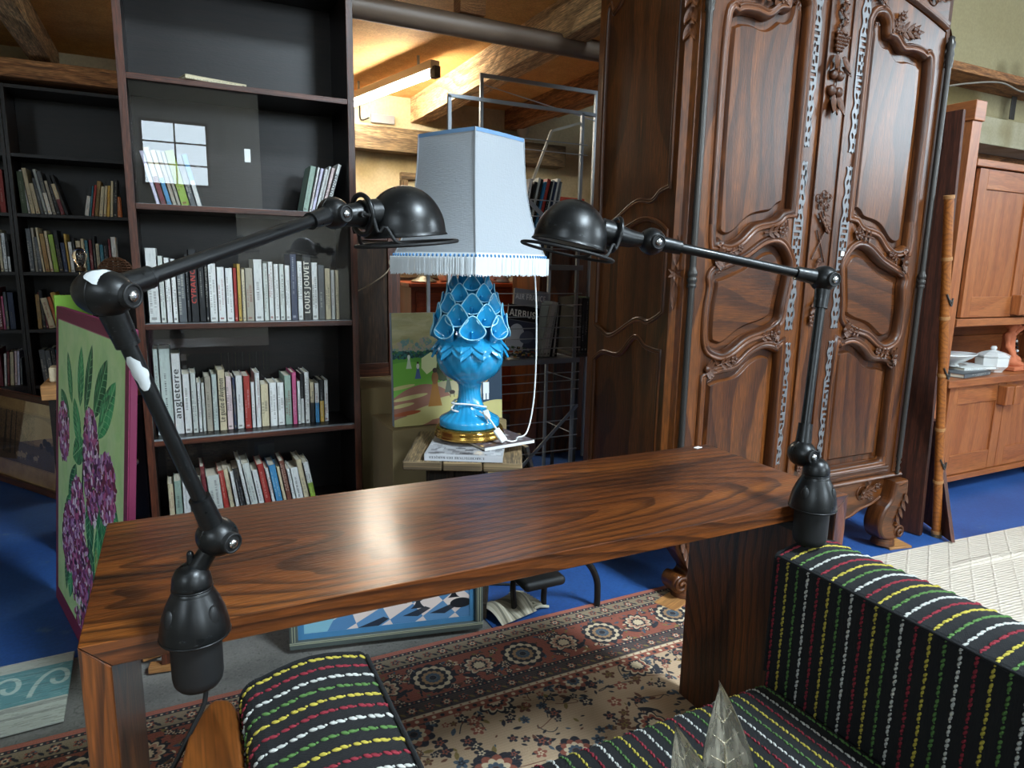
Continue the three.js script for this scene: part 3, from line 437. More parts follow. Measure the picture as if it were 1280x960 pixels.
// ---------------------------------------------------------------- striped sofa
{
  const weave = dataTex(256, 256, (u, v) => { const g = 255 * (0.5 + 0.25 * Math.sin(u * 256 * 0.9) * Math.sin(v * 256 * 0.9) + 0.25 * noise(u * 90, v * 90)); return [g, g, g]; }, false); weave.repeat.set(6, 6);
  const cloth = phys({ color: rgb('#0f1012'), roughness: 0.95, bumpMap: weave, bumpScale: 0.0006, sheen: 0.25, sheenColor: rgb('#55585c'), sheenRoughness: 0.5 });
  const Y = { yellow: mat({ color: rgb('#ab9c3c'), roughness: 0.9 }), green: mat({ color: rgb('#4c7038'), roughness: 0.9 }), white: mat({ color: rgb('#b4b4ae'), roughness: 0.9 }), red: mat({ color: rgb('#7d1f2c'), roughness: 0.9 }) };
  const g = T('sofa', 'black sofa with padded arms and braided yellow, green, white and red stripes', 'sofa', [0.63, 0, -0.5]);
  const stitch = new THREE.OctahedronGeometry(1, 1);
  function braid(P, N, name, matl, par, ph) { // P: points along the stripe, N: outward normals, side vector = T x N
    const out = []; let acc = 0, k = ph; // two long slanted stitches, then a short one
    for (let i = 0; i < P.length - 1; i++) {
      const a = V3(P[i]), b = V3(P[i + 1]), L = a.distanceTo(b), t = b.clone().sub(a).normalize(), n = V3(N[i]).normalize(), s = t.clone().cross(n);
      while (acc < L) {
        const small = k % 3 === 2, len = small ? 0.0022 : 0.0052 + 0.0012 * R(), th = small ? 0.0017 : 0.0024 + 0.0004 * R(), c = a.clone().addScaledVector(t, acc), tt = t.clone().addScaledVector(s, 0.3 + 0.3 * R()).normalize();
        const m = new THREE.Matrix4().makeBasis(tt.clone().multiplyScalar(len), n.clone().multiplyScalar(th * 0.85), tt.clone().cross(n).multiplyScalar(th));
        m.setPosition(c.addScaledVector(s, (R() - 0.5) * 0.0012).addScaledVector(n, 0.0007)); out.push(stitch.clone().applyMatrix4(m)); k++; acc += small ? 0.0062 : 0.0088;
      }
      acc -= L;
    }
    const o = M('yarn_stripe', merge(out), matl, par); return o;
  }
  const seq = ['yellow', 'green', 'white', 'red'];
  // an arm is a cushion: rounded section in xy, extruded along z; slightly domed top
  function arm(xi, xo, name, order, off) {
    const top = 0.66, sgn = Math.sign(xo - xi), z0 = -0.9, z1 = -0.1, w = Math.abs(xo - xi), r = 0.028;
    const sec = []; // from the inner bottom over the top to the outer bottom
    sec.push([xi, 0.2], [xi, 0.4], [xi, top - 0.014]); for (let k = 0; k <= 4; k++) { const a = (k / 4) * Math.PI / 2; sec.push([xi + sgn * 0.014 * (1 - Math.cos(a)), top - 0.014 + 0.014 * Math.sin(a)]); }
    for (let k = 1; k < 6; k++) { const t = k / 6; sec.push([xi + sgn * lerp(0.014, w - r, t), top + 0.012 * Math.sin(t * Math.PI) - 0.004 * t]); }
    for (let k = 0; k <= 5; k++) { const a = (k / 5) * Math.PI / 2; sec.push([xo - sgn * r + sgn * r * Math.sin(a), top - 0.004 - r + r * Math.cos(a)]); }
    sec.push([xo, 0.4], [xo, 0.2]);
    const lx = (x) => x - 0.63, lz = (z) => z + 0.5;
    const body = M(name, wuv(ext(shape(ccw(sec.map(([x, y]) => [lx(x), y]))), z1 - z0 - 0.02, 0.01, 2).translate(0, 0, lz(z0) + 0.01), 'x'), cloth, g);
    // piping along the inner seam and round the front edge
    M('piping', merge([cyl([lx(xi - sgn * 0.0), top - 0.003, lz(z0 + 0.01)], [lx(xi), top - 0.003, lz(z1)], 0.0032, 0.0032, 6), ...sec.slice(1, -2).map(([x, y], i) => cyl([lx(x), y, lz(z0 + 0.003)], [lx(sec[i + 2][0]), sec[i + 2][1], lz(z0 + 0.003)], 0.003, 0.003, 6))]), cloth, body);
    const Nn = sec.map((p, i) => { const a = sec[Math.max(0, i - 1)], b = sec[Math.min(sec.length - 1, i + 1)]; return [-(b[1] - a[1]) * sgn, (b[0] - a[0]) * sgn, 0].map((v) => v); });
    let i = 0; for (let z = z0 + 0.012 + off; z < z1 - 0.05; z += 0.0236, i++) braid(sec.map(([x, y]) => [lx(x), y, lz(z)]), Nn, 'yarn_stripe', Y[order[i % 4]], body, i);
  }
  arm(0.218, 0.046, 'arm_cushion', ['yellow', 'red', 'white', 'green'], 0);
  arm(1.052, 1.242, 'arm_cushion', ['red', 'yellow', 'green', 'white'], 0);
  // seat cushion between the arms, stripes from front to back
  {
    const x0 = 0.228, x1 = 1.042, yT = 0.385, z0 = -0.9, z1 = -0.12, sec = [[z0, 0.22], [z0, 0.33]]; for (let k = 0; k <= 5; k++) { const a = (k / 5) * Math.PI / 2; sec.push([z0 + 0.04 * (1 - Math.cos(a)), yT - 0.04 + 0.04 * Math.sin(a)]); } sec.push([-0.5, yT + 0.008], [z1, yT], [z1, 0.22]);
    const prof = ccw(sec.map(([z, y]) => [-(z + 0.5), y]));
    const st = M('seat_cushion', wuv(ext(shape(prof), x1 - x0 - 0.02, 0.01, 2).rotateY(Math.PI / 2).translate(x0 - 0.63 + 0.01, 0, 0), 'z'), cloth, g);
    const P = sec.slice(0, -1), Nn = P.map((p, i) => { const a = P[Math.max(0, i - 1)], b = P[Math.min(P.length - 1, i + 1)]; return [0, (b[0] - a[0]), -(b[1] - a[1])]; });
    let i = 0; for (let x = x0 + 0.02; x < x1 - 0.01; x += 0.0236, i++) braid(P.map(([z, y]) => [x - 0.63, y, z + 0.5]), Nn, 'yarn_stripe', Y[['white', 'green', 'yellow', 'red'][i % 4]], st, i);
  }
  { // back cushion towards the camera side
    const x0 = 0.05, x1 = 1.238, bk = M('back_cushion', wuv(rbox(x1 - x0, 0.44, 0.1, (x0 + x1) / 2 - 0.63, 0.43, 0.455, 0.02, 2), 'x'), cloth, g); let i = 0;
    for (let x = x0 + 0.03; x < x1 - 0.02; x += 0.0236, i++) braid([[x - 0.63, 0.42, 0.4046], [x - 0.63, 0.63, 0.4046]], [[0, 0, -1], [0, 0, -1]], 'yarn_stripe', Y[seq[i % 4]], bk, i);
  }
  M('base_frame', wuv(bb(0.06 - 0.63, 1.235 - 0.63, 0.12, 0.2, -0.36, 0.4), 'x'), MT.table, g);
  for (const [x, z] of [[-0.55, -0.34], [0.58, -0.34], [-0.55, 0.38], [0.58, 0.38]]) M('leg', cyl([x, 0.0108, z], [x, 0.13, z], 0.014, 0.022, 12), MT.table, g);
}
// ---------------------------------------------------------------- books: one printed atlas for all spines
const ATLAS = { n: 0, W: 2048, H: 2048, sw: 32, sh: 256, jobs: [] };
const ORD = ['first', 'second', 'third', 'fourth', 'fifth', 'sixth', 'seventh', 'eighth', 'ninth', 'tenth', 'eleventh', 'twelfth', 'thirteenth', 'fourteenth', 'fifteenth', 'sixteenth', 'seventeenth', 'eighteenth', 'nineteenth', 'twentieth', 'twenty-first', 'twenty-second', 'twenty-third', 'twenty-fourth', 'twenty-fifth', 'twenty-sixth', 'twenty-seventh', 'twenty-eighth', 'twenty-ninth', 'thirtieth', 'thirty-first', 'thirty-second', 'thirty-third', 'thirty-fourth'];
const bookMat = mat({ roughness: 0.55 });
const PAL = { W: '#d9dad6', V: '#c9cec6', L: '#bcc8c0', C: '#cdbf9c', B: '#17181a', G: '#54585b', R: '#a33028', D: '#6d1f28', Y: '#c8a24a', N: '#2a3550', P: '#c0557f', S: '#8fa596', U: '#3f86b4', O: '#b8632f', M: '#6d3f30', E: '#8aa83a', K: '#d9c2c0', T: '#2f6f80', A: '#a59d8c', F: '#3e5136', Z: '#cfc9e0', H: '#9a7a45' };
const CNAME = { W: 'white', V: 'greyish white', L: 'pale green', C: 'cream', B: 'black', G: 'dark grey', R: 'red', D: 'dark red', Y: 'ochre', N: 'navy', P: 'pink', S: 'sage green', U: 'blue', O: 'orange', M: 'brown', E: 'lime green', K: 'pale pink', T: 'teal', A: 'beige', F: 'dark green', Z: 'lavender', H: 'tan' };
function slot(code, title, tcol) { const k = ATLAS.n++; ATLAS.jobs.push([k, code, title, tcol]); return k; }
function paintAtlas() {
  const { W, H, sw, sh, jobs } = ATLAS, per = W / sw, q = rng(5);
  bookMat.map = canvasTex(W, H, (c) => {
    c.fillStyle = '#888'; c.fillRect(0, 0, W, H);
    for (const [k, code, title, tcol] of jobs) {
      const x = (k % per) * sw, y = Math.floor(k / per) * sh, dark = 'BGRDNMFTOUP'.includes(code[0]);
      c.fillStyle = PAL[code[0]]; c.fillRect(x, y, sw, sh);
      if (code[1]) { c.fillStyle = PAL[code[1]]; c.fillRect(x, y + sh * (code[2] === '^' ? 0 : 0.5), sw, sh * 0.5); }
      for (let i = 0; i < 60; i++) { c.fillStyle = q() < 0.5 ? 'rgba(0,0,0,0.05)' : 'rgba(255,255,255,0.06)'; c.fillRect(x + q() * sw, y + q() * sh, 1 + q() * 3, 3 + q() * 30); }
      const ink = tcol || (dark ? ['#d8d2c0', '#c9c9c9', '#c8b070', '#e0d8c8'][Math.floor(q() * 4)] : ['#3a3a3c', '#55524e', '#74706a', '#7a3330'][Math.floor(q() * 4)]);
      c.save(); c.beginPath(); c.rect(x, y, sw, sh); c.clip(); c.translate(x + sw / 2, y + sh / 2); c.rotate(-Math.PI / 2); c.fillStyle = ink;
      if (title) { c.font = 'bold 24px sans-serif'; c.textAlign = 'center'; c.textBaseline = 'middle'; c.scale(Math.min(1.3, 230 / (title.length * 15)), 1); c.fillText(title, 0, 0); }
      else { // fine lines of type too small to read: plain strokes
        const rows = 1 + Math.floor(q() * 2); for (let r = 0; r < rows; r++) { let u = -95 + q() * 70; const end = u + 60 + q() * 110, hh = 3 + q() * 5; while (u < Math.min(end, 112)) { const w = 2 + q() * 5; c.globalAlpha = 0.5 + q() * 0.35; c.fillRect(u, -hh / 2 + (r - (rows - 1) / 2) * 10, w * 0.6, hh); u += w + (q() < 0.15 ? 7 : 1); } }
        c.globalAlpha = 0.6; if (q() < 0.6) c.fillRect(-118, -6, 9, 12);
      }
      c.restore();
      c.fillStyle = PAL[code[0]]; c.fillRect(x, y, 3, sh);
    }
  });
  bookMat.map.wrapS = bookMat.map.wrapT = THREE.ClampToEdgeWrapping;
}
// spine faces +z; x from 0..t, y from 0..h, z from -d..0
function makeBook(h, t, d, k, detailed) {
  const { W, H, sw, sh } = ATLAS, per = W / sw, ux = ((k % per) * sw) / W, vy = 1 - (Math.floor(k / per) * sh + sh) / H, du = sw / W, dv = sh / H;
  const cov = Math.min(0.0022, t * 0.15), lip = detailed ? 0.003 : 0;
  const parts = [box(t, h, 0.003, t / 2, h / 2, -0.0015), box(cov, h, d, cov / 2, h / 2, -d / 2), box(cov, h, d, t - cov / 2, h / 2, -d / 2)].map((g) => g.toNonIndexed());
  parts.forEach((g, pi) => {
    const p = g.attributes.position, n = g.attributes.normal, uv = g.attributes.uv;
    for (let i = 0; i < p.count; i++) { if (pi === 0 && n.getZ(i) > 0.5) uv.setXY(i, ux + du * (0.12 + 0.86 * (p.getX(i) / t)), vy + dv * (0.004 + 0.992 * (p.getY(i) / h))); else uv.setXY(i, ux + du * 0.05, vy + dv * (0.1 + 0.8 * clamp(p.getY(i) / h))); }
  });
  return { cover: merge(parts), pages: box(t - 2 * cov, h - 2 * lip - 0.001, d - 0.006, t / 2, h / 2, -d / 2 - 0.0015) };
}
function addBook({ h, t, d, code, title, tcol, x, y, z, lean = 0, label, group, kind = 'paperback', yaw = 0 }) {
  const b = makeBook(h, t, d, slot(code, title, tcol), true), o = T(kind, label, 'book', [x, y, z], 0, group);
  o.rotation.set(0, yaw, lean * D2R); const cv = M('cover', b.cover, bookMat, o); M('page_block', b.pages, MT.pages, o); return o;
}
// list entries: 'code width height [title]' in millimetres; row runs from x0 to the right at height y with spines near z
function bookRow({ list, x0, y, z, d = 0.14, lean = 0, where, from, group, jitter = 0.012, gap = 0.0008, seed = 1 }) {
  const q = rng(seed); let x = x0; const th = Math.abs(lean) * D2R, n = list.length;
  list.forEach((e, i) => {
    const [code, w, hh, lean2, title, tcol] = e, t = w / 1000, h = hh / 1000; let L = lean2 ?? lean; const a = Math.abs(L) * D2R;
    const base = L >= 0 ? x : x + t * Math.cos(a);
    const ttl = '';
    const cn = CNAME[code[0]] + (code[1] && CNAME[code[1]] ? ' and ' + CNAME[code[1]] : '');
    const o = addBook({ h, t, d: Math.min(d, h * 0.72), code, title, tcol, x: L >= 0 ? x + (L > 0 ? 0.0005 : 0) : x, y: y + 0.0008, z: z - q() * jitter, label: `${cn} book, ${ORD[i]} from ${from} on ${where}`, group });
    if (L > 0) o.rotation.z = a; else if (L < 0) { o.position.x = x + t * Math.cos(a) - t * Math.cos(a); o.rotation.z = -a; o.position.y += t * Math.sin(a); }
    x += t / Math.cos(a) + gap;
  });
  return x;
}
// ---------------------------------------------------------------- main bookcase with sliding glass
const BC = { x0: -0.1227, w: 0.7606, z: -2.617, d: 0.28, s: 0.025, ys: [0.155, 0.5765, 0.992, 1.396, 1.805], top: 2.2 };
{
  const { x0, w, z, d, s, ys, top } = BC, x1 = x0 + w, g = T('bookcase', 'tall dark brown bookcase with sliding glass panes beside the hydrangea painting', 'bookcase', [x0 + w / 2, 0, z - d / 2]);
  const ox = -(x0 + w / 2), oz = -(z - d / 2), B = (a, b, c, e, f, h, r = 0.0015) => bb(a + ox, b + ox, c, e, f + oz, h + oz, r);
  for (const [a, b] of [[x0, x0 + s], [x1 - s, x1]]) { const sd = M('side_panel', wuv(B(a, b, 0, top, z - d, z - 0.006), 'y'), MT.dark, g); M('front_edging', wuv(B(a, b, 0, top, z - 0.006, z), 'y'), MT.edge, sd); }
  M('back_panel', wuv(B(x0 + s, x1 - s, 0.05, top, z - d, z - d + 0.008, 0), 'x'), MT.dark, g);
  for (const y of ys) { const sh = M('shelf', wuv(B(x0 + s, x1 - s, y - 0.019, y, z - d + 0.009, z - 0.006), 'x'), MT.dark, g); M('front_edging', wuv(B(x0 + s, x1 - s, y - 0.019, y, z - 0.006, z - 0.001), 'x'), MT.edge, sh); }
  M('top_board', wuv(B(x0 + s, x1 - s, top - 0.022, top, z - d + 0.009, z), 'x'), MT.dark, g);
  M('plinth', wuv(B(x0 + s, x1 - s, 0.003, 0.08, z - 0.03, z - 0.012), 'x'), MT.dark, g);
  const glass = (xa, xb, k, zz) => { const p = M('glass_pane', B(xa, xb, ys[k] + 0.001, ys[k + 1] - 0.0205, zz - 0.004, zz, 0), MT.glass, g); p.userData.label = 'sliding clear glass pane'; return p; };
  const p2 = glass(x0 + s + 0.004, x0 + 0.425, 3, z - 0.014);
  M('finger_pull', B(x0 + 0.372, x0 + 0.392, 1.555, 1.6, z - 0.014, z - 0.010, 0.0015), MT.white, p2).userData.label = 'small white plastic pull';
  glass(x0 + 0.335, x1 - s - 0.004, 2, z - 0.02); glass(x0 + s + 0.004, x0 + 0.425, 1, z - 0.014); glass(x0 + s + 0.03, x0 + 0.43, 0, z - 0.02);
  for (const k of [0, 1, 2, 3]) M('glass_track', B(x0 + s, x1 - s, ys[k], ys[k] + 0.0008, z - 0.028, z - 0.006, 0), MT.zinc, g);
}
{
  const L = BC.x0 + BC.s, RR = BC.x0 + BC.w - BC.s, near = 'the painting side', zs = BC.z - 0.055;
  const r2 = 'shelf with the clear-pull pane';
  bookRow({ list: [['Z', 13, 180], ['CD', 18, 192], ['CU', 16, 184], ['A', 14, 186], ['A', 11, 184], ['E', 28, 186], ['G', 19, 180], ['UW', 17, 178]], x0: L + 0.06, y: BC.ys[3], z: BC.z - 0.06, lean: 13, where: 'shelf with white pull', from: near, group: 'leaning books behind the upper glass pane', d: 0.12, seed: 2 });
  bookRow({ list: [['S', 22, 170, -12], ['W', 8, 168, -13], ['Z', 12, 166, -14], ['W', 12, 165, -15], ['W', 7, 178, -15], ['K', 13, 172, -16], ['W', 15, 188, -17, 'TOULOUSE', '#22242a']], x0: RR - 0.165, y: BC.ys[3], z: BC.z - 0.05, where: 'the upper shelf beside the open gap', from: 'the empty gap', group: 'leaning books at the open end of the upper shelf', d: 0.12, seed: 3 });
  bookRow({ list: [['W', 37, 258], ['V', 18, 232], ['W', 19, 226], ['W', 17, 222], ['G', 28, 220], ['B', 12, 238], ['B', 26, 256, 0, 'CYRANO', '#b23a30'], ['B', 22, 240], ['B', 10, 228], ['W', 28, 208], ['W', 27, 196], ['W', 26, 193], ['R', 13, 194], ['Y', 13, 208], ['C', 13, 190], ['A', 28, 194], ['W', 32, 226], ['V', 18, 212], ['W', 19, 218], ['W', 19, 210], ['V', 19, 210], ['W', 19, 206], ['N', 25, 248], ['W', 20, 222], ['B', 31, 246, 0, 'LOUIS JOUVET', '#d9d4c4'], ['W', 24, 218], ['G', 24, 208], ['C', 22, 196], ['W', 15, 190], ['C', 14, 190]], x0: L + 0.012, y: BC.ys[2], z: zs, where: 'glazed bookcase shelf three', from: near, group: 'books on the third shelf up of the glazed bookcase', seed: 4 });
  bookRow({ list: [['L', 18, 318], ['L', 38, 318], ['W', 31, 300, 0, 'angleterre', '#333333'], ['W', 26, 222], ['V', 20, 226], ['W', 13, 188], ['V', 12, 186], ['A', 23, 208], ['L', 20, 216], ['C', 27, 232, 0, "Le guide d'Avignon", '#2c2a28'], ['K', 22, 205], ['N', 11, 200], ['W', 26, 206], ['R', 25, 204], ['W', 15, 178], ['W', 19, 214], ['C', 30, 166], ['W', 29, 172], ['W', 27, 170], ['S', 27, 196], ['P', 18, 208], ['W', 13, 172], ['BW', 14, 200], ['W', 19, 206], ['CB', 18, 164], ['WU', 18, 160], ['BY', 19, 172], ['W', 17, 168]], x0: L + 0.012, y: BC.ys[1], z: BC.z - 0.085, where: 'glazed bookcase shelf two', from: near, group: 'books on the second shelf up of the glazed bookcase', seed: 5 });
  bookRow({ list: [['C', 20, 150, 0], ['S', 26, 160, 0], ['W', 26, 165, 0], ['C', 28, 160, 0], ['A', 20, 170, 2], ['D', 17, 205, 4], ['V', 46, 165, 4], ['R', 22, 178, 6], ['C', 19, 182, 7], ['W', 15, 174, 7], ['B', 24, 182, 8], ['W', 14, 215, 9], ['V', 28, 200, 9], ['W', 22, 170, 9], ['R', 25, 190, 9], ['W', 14, 170, 9], ['U', 27, 180, 9], ['C', 13, 172, 9], ['M', 20, 195, 9], ['W', 14, 160, 9], ['W', 30, 158, 9], ['C', 22, 190, 10], ['WE', 23, 178, 10]], x0: L + 0.03, y: BC.ys[0] + 0.09, z: BC.z - 0.06, where: 'glazed bookcase shelf one', from: near, group: 'books on the bottom shelf of the glazed bookcase', seed: 6 });
  M('support_board', wuv(bb(L + 0.002, RR - 0.002, BC.ys[0] + 0.001, BC.ys[0] + 0.09, BC.z - BC.d + 0.012, BC.z - 0.05), 'x'), MT.dark).userData = { label: 'dark board raising the bottom row of books', category: 'board' };
  const fb = addBook({ h: 0.2, t: 0.014, d: 0.13, code: 'C', x: 0.24, y: BC.ys[4] + 0.0148, z: BC.z - 0.06, lean: 0, label: 'cream paperback lying flat on the top shelf', group: undefined });
  fb.rotation.set(0, 0, 0); fb.rotation.order = 'YXZ'; fb.rotation.set(0, 0.25, Math.PI / 2); fb.position.set(0.27, BC.ys[4] + 0.0008, BC.z - 0.04);
}
// ---------------------------------------------------------------- two dark bookcases against the back wall
const BB = { z: -4.75, d: 0.3, ys: [0.1, 0.454, 0.786, 1.118, 1.448, 1.775], top: 2.14 };
function backCase(x0, x1, label) {
  const { z, d, ys, top } = BB, cx = (x0 + x1) / 2, g = T('bookcase', label, 'bookcase', [cx, 0, z - d / 2]), B = (a, b, c, e, f, h) => bb(a - cx, b - cx, c, e, f - z + d / 2, h - z + d / 2, 0.0015);
  for (const [a, b] of [[x0, x0 + 0.018], [x1 - 0.018, x1]]) M('side_panel', wuv(B(a, b, 0.003, top, z - d, z), 'y'), MT.dark, g);
  M('back_panel', wuv(B(x0 + 0.018, x1 - 0.018, 0.05, top, z - d, z - d + 0.008), 'x'), MT.dark, g);
  for (const y of [...ys, top]) M('shelf', wuv(B(x0 + 0.018, x1 - 0.018, y - 0.02, y, z - d + 0.009, z - 0.004), 'x'), MT.dark, g);
}
backCase(-0.79, 0.12, 'dark bookcase against the back wall, partly behind the glazed bookcase');
backCase(-1.68, -0.792, 'dark bookcase against the back wall beside the framed engraving');
{
  const z = BB.z - 0.04, u = -0.765, from = 'the upright';
  bookRow({ list: [['F', 30, 232, 2], ['W', 12, 240, 6], ['C', 22, 252, 6], ['C', 22, 170, 7], ['G', 18, 200, 8], ['V', 16, 250, 9], ['GW', 22, 240, 9], ['A', 17, 190, 9], ['B', 20, 220, 9], ['CD', 22, 175, 12], ['B', 16, 230, 15]], x0: u + 0.01, y: BB.ys[4], z, lean: 5, where: 'the back bookcase top row', from, group: 'books on the top filled shelf of the back wall bookcase', seed: 11, d: 0.17 });
  bookRow({ list: [['W', 24, 115, -10], ['T', 9, 175, -9], ['R', 14, 182, -9], ['H', 22, 205, -8], ['C', 22, 175, -8], ['C', 15, 180, -7], ['Y', 18, 182, -6], ['C', 16, 210, -5], ['B', 22, 220, -4], ['O', 20, 120, 0]], x0: -0.45, y: BB.ys[4], z, where: 'the back bookcase top row', from: 'the empty middle gap', group: 'books leaning the other way on the top filled shelf', seed: 12, d: 0.17 });
  bookRow({ list: [['G', 26, 245, 1], ['A', 14, 250, 1], ['G', 20, 200, 2], ['C', 12, 252, 4], ['H', 24, 218, 4], ['C', 16, 235, 4], ['E', 26, 215, 4], ['B', 22, 240, 4], ['N', 22, 170, 3], ['Y', 12, 222, 3], ['W', 20, 176, 2], ['B', 14, 200, 2], ['C', 26, 184, 1], ['C', 18, 196, 1], ['T', 18, 188, 1], ['D', 18, 190, 0], ['B', 14, 215, 0], ['C', 20, 170, 0], ['T', 20, 164, 0], ['BC', 24, 162, 0], ['D', 14, 200, 0], ['W', 26, 212, 0]], x0: u + 0.02, y: BB.ys[3], z, where: 'the back bookcase second row', from, group: 'books on the second filled shelf of the back wall bookcase', seed: 13, d: 0.17 });
  bookRow({ list: [['H', 22, 200, 0], ['B', 18, 225, 1], ['D', 12, 215, 8], ['C', 34, 180, 10], ['O', 20, 186, 10], ['Y', 26, 212, 10], ['B', 30, 195, 9], ['V', 14, 182, 8], ['G', 30, 180, 8], ['W', 16, 180, 4], ['T', 20, 200, 0], ['C', 16, 190, 0]], x0: u + 0.03, y: BB.ys[2], z, where: 'the back bookcase third row', from, group: 'books on the third filled shelf of the back wall bookcase', seed: 14, d: 0.17 });
  bookRow({ list: [['G', 30, 205, 3], ['G', 28, 200, 4], ['B', 24, 215, 4], ['T', 22, 205, 4], ['B', 26, 190, 4], ['G', 22, 200, 3]], x0: u + 0.03, y: BB.ys[1], z, where: 'the back bookcase fourth row', from, group: 'books on the fourth filled shelf of the back wall bookcase', seed: 15, d: 0.17 });
  const f2 = 'the left wall';
  bookRow({ list: [['M', 26, 236], ['D', 24, 220], ['M', 30, 230], ['R', 28, 235]], x0: -0.935, y: BB.ys[4], z, where: 'the engraving-side bookcase top row', from: f2, group: 'books on the highest row of the bookcase by the engraving', seed: 16, d: 0.17 });
  bookRow({ list: [['N', 24, 220], ['U', 26, 225], ['C', 16, 235], ['W', 20, 215], ['BW', 14, 170]], x0: -0.935, y: BB.ys[3], z, where: 'the engraving-side bookcase second row', from: f2, group: 'books on the second row of the bookcase by the engraving', seed: 17, d: 0.17 });
  bookRow({ list: [['D', 26, 225], ['D', 28, 240, 0, 'DICTIONNAIRE', '#d9cfc8'], ['P', 12, 190], ['G', 16, 215], ['N', 30, 212]], x0: -0.955, y: BB.ys[2], z, where: 'the engraving-side bookcase third row', from: f2, group: 'books on the third row of the bookcase by the engraving', seed: 18, d: 0.17 });
  bookRow({ list: [['D', 26, 220], ['W', 14, 190, -4], ['D', 12, 200, -4], ['C', 20, 198, -4], ['K', 14, 202, -4], ['Z', 13, 202, -4], ['G', 12, 160, -3]], x0: -0.955, y: BB.ys[1], z, where: 'the engraving-side bookcase fourth row', from: f2, group: 'books on the lowest row of the bookcase by the engraving', seed: 19, d: 0.17 });
}
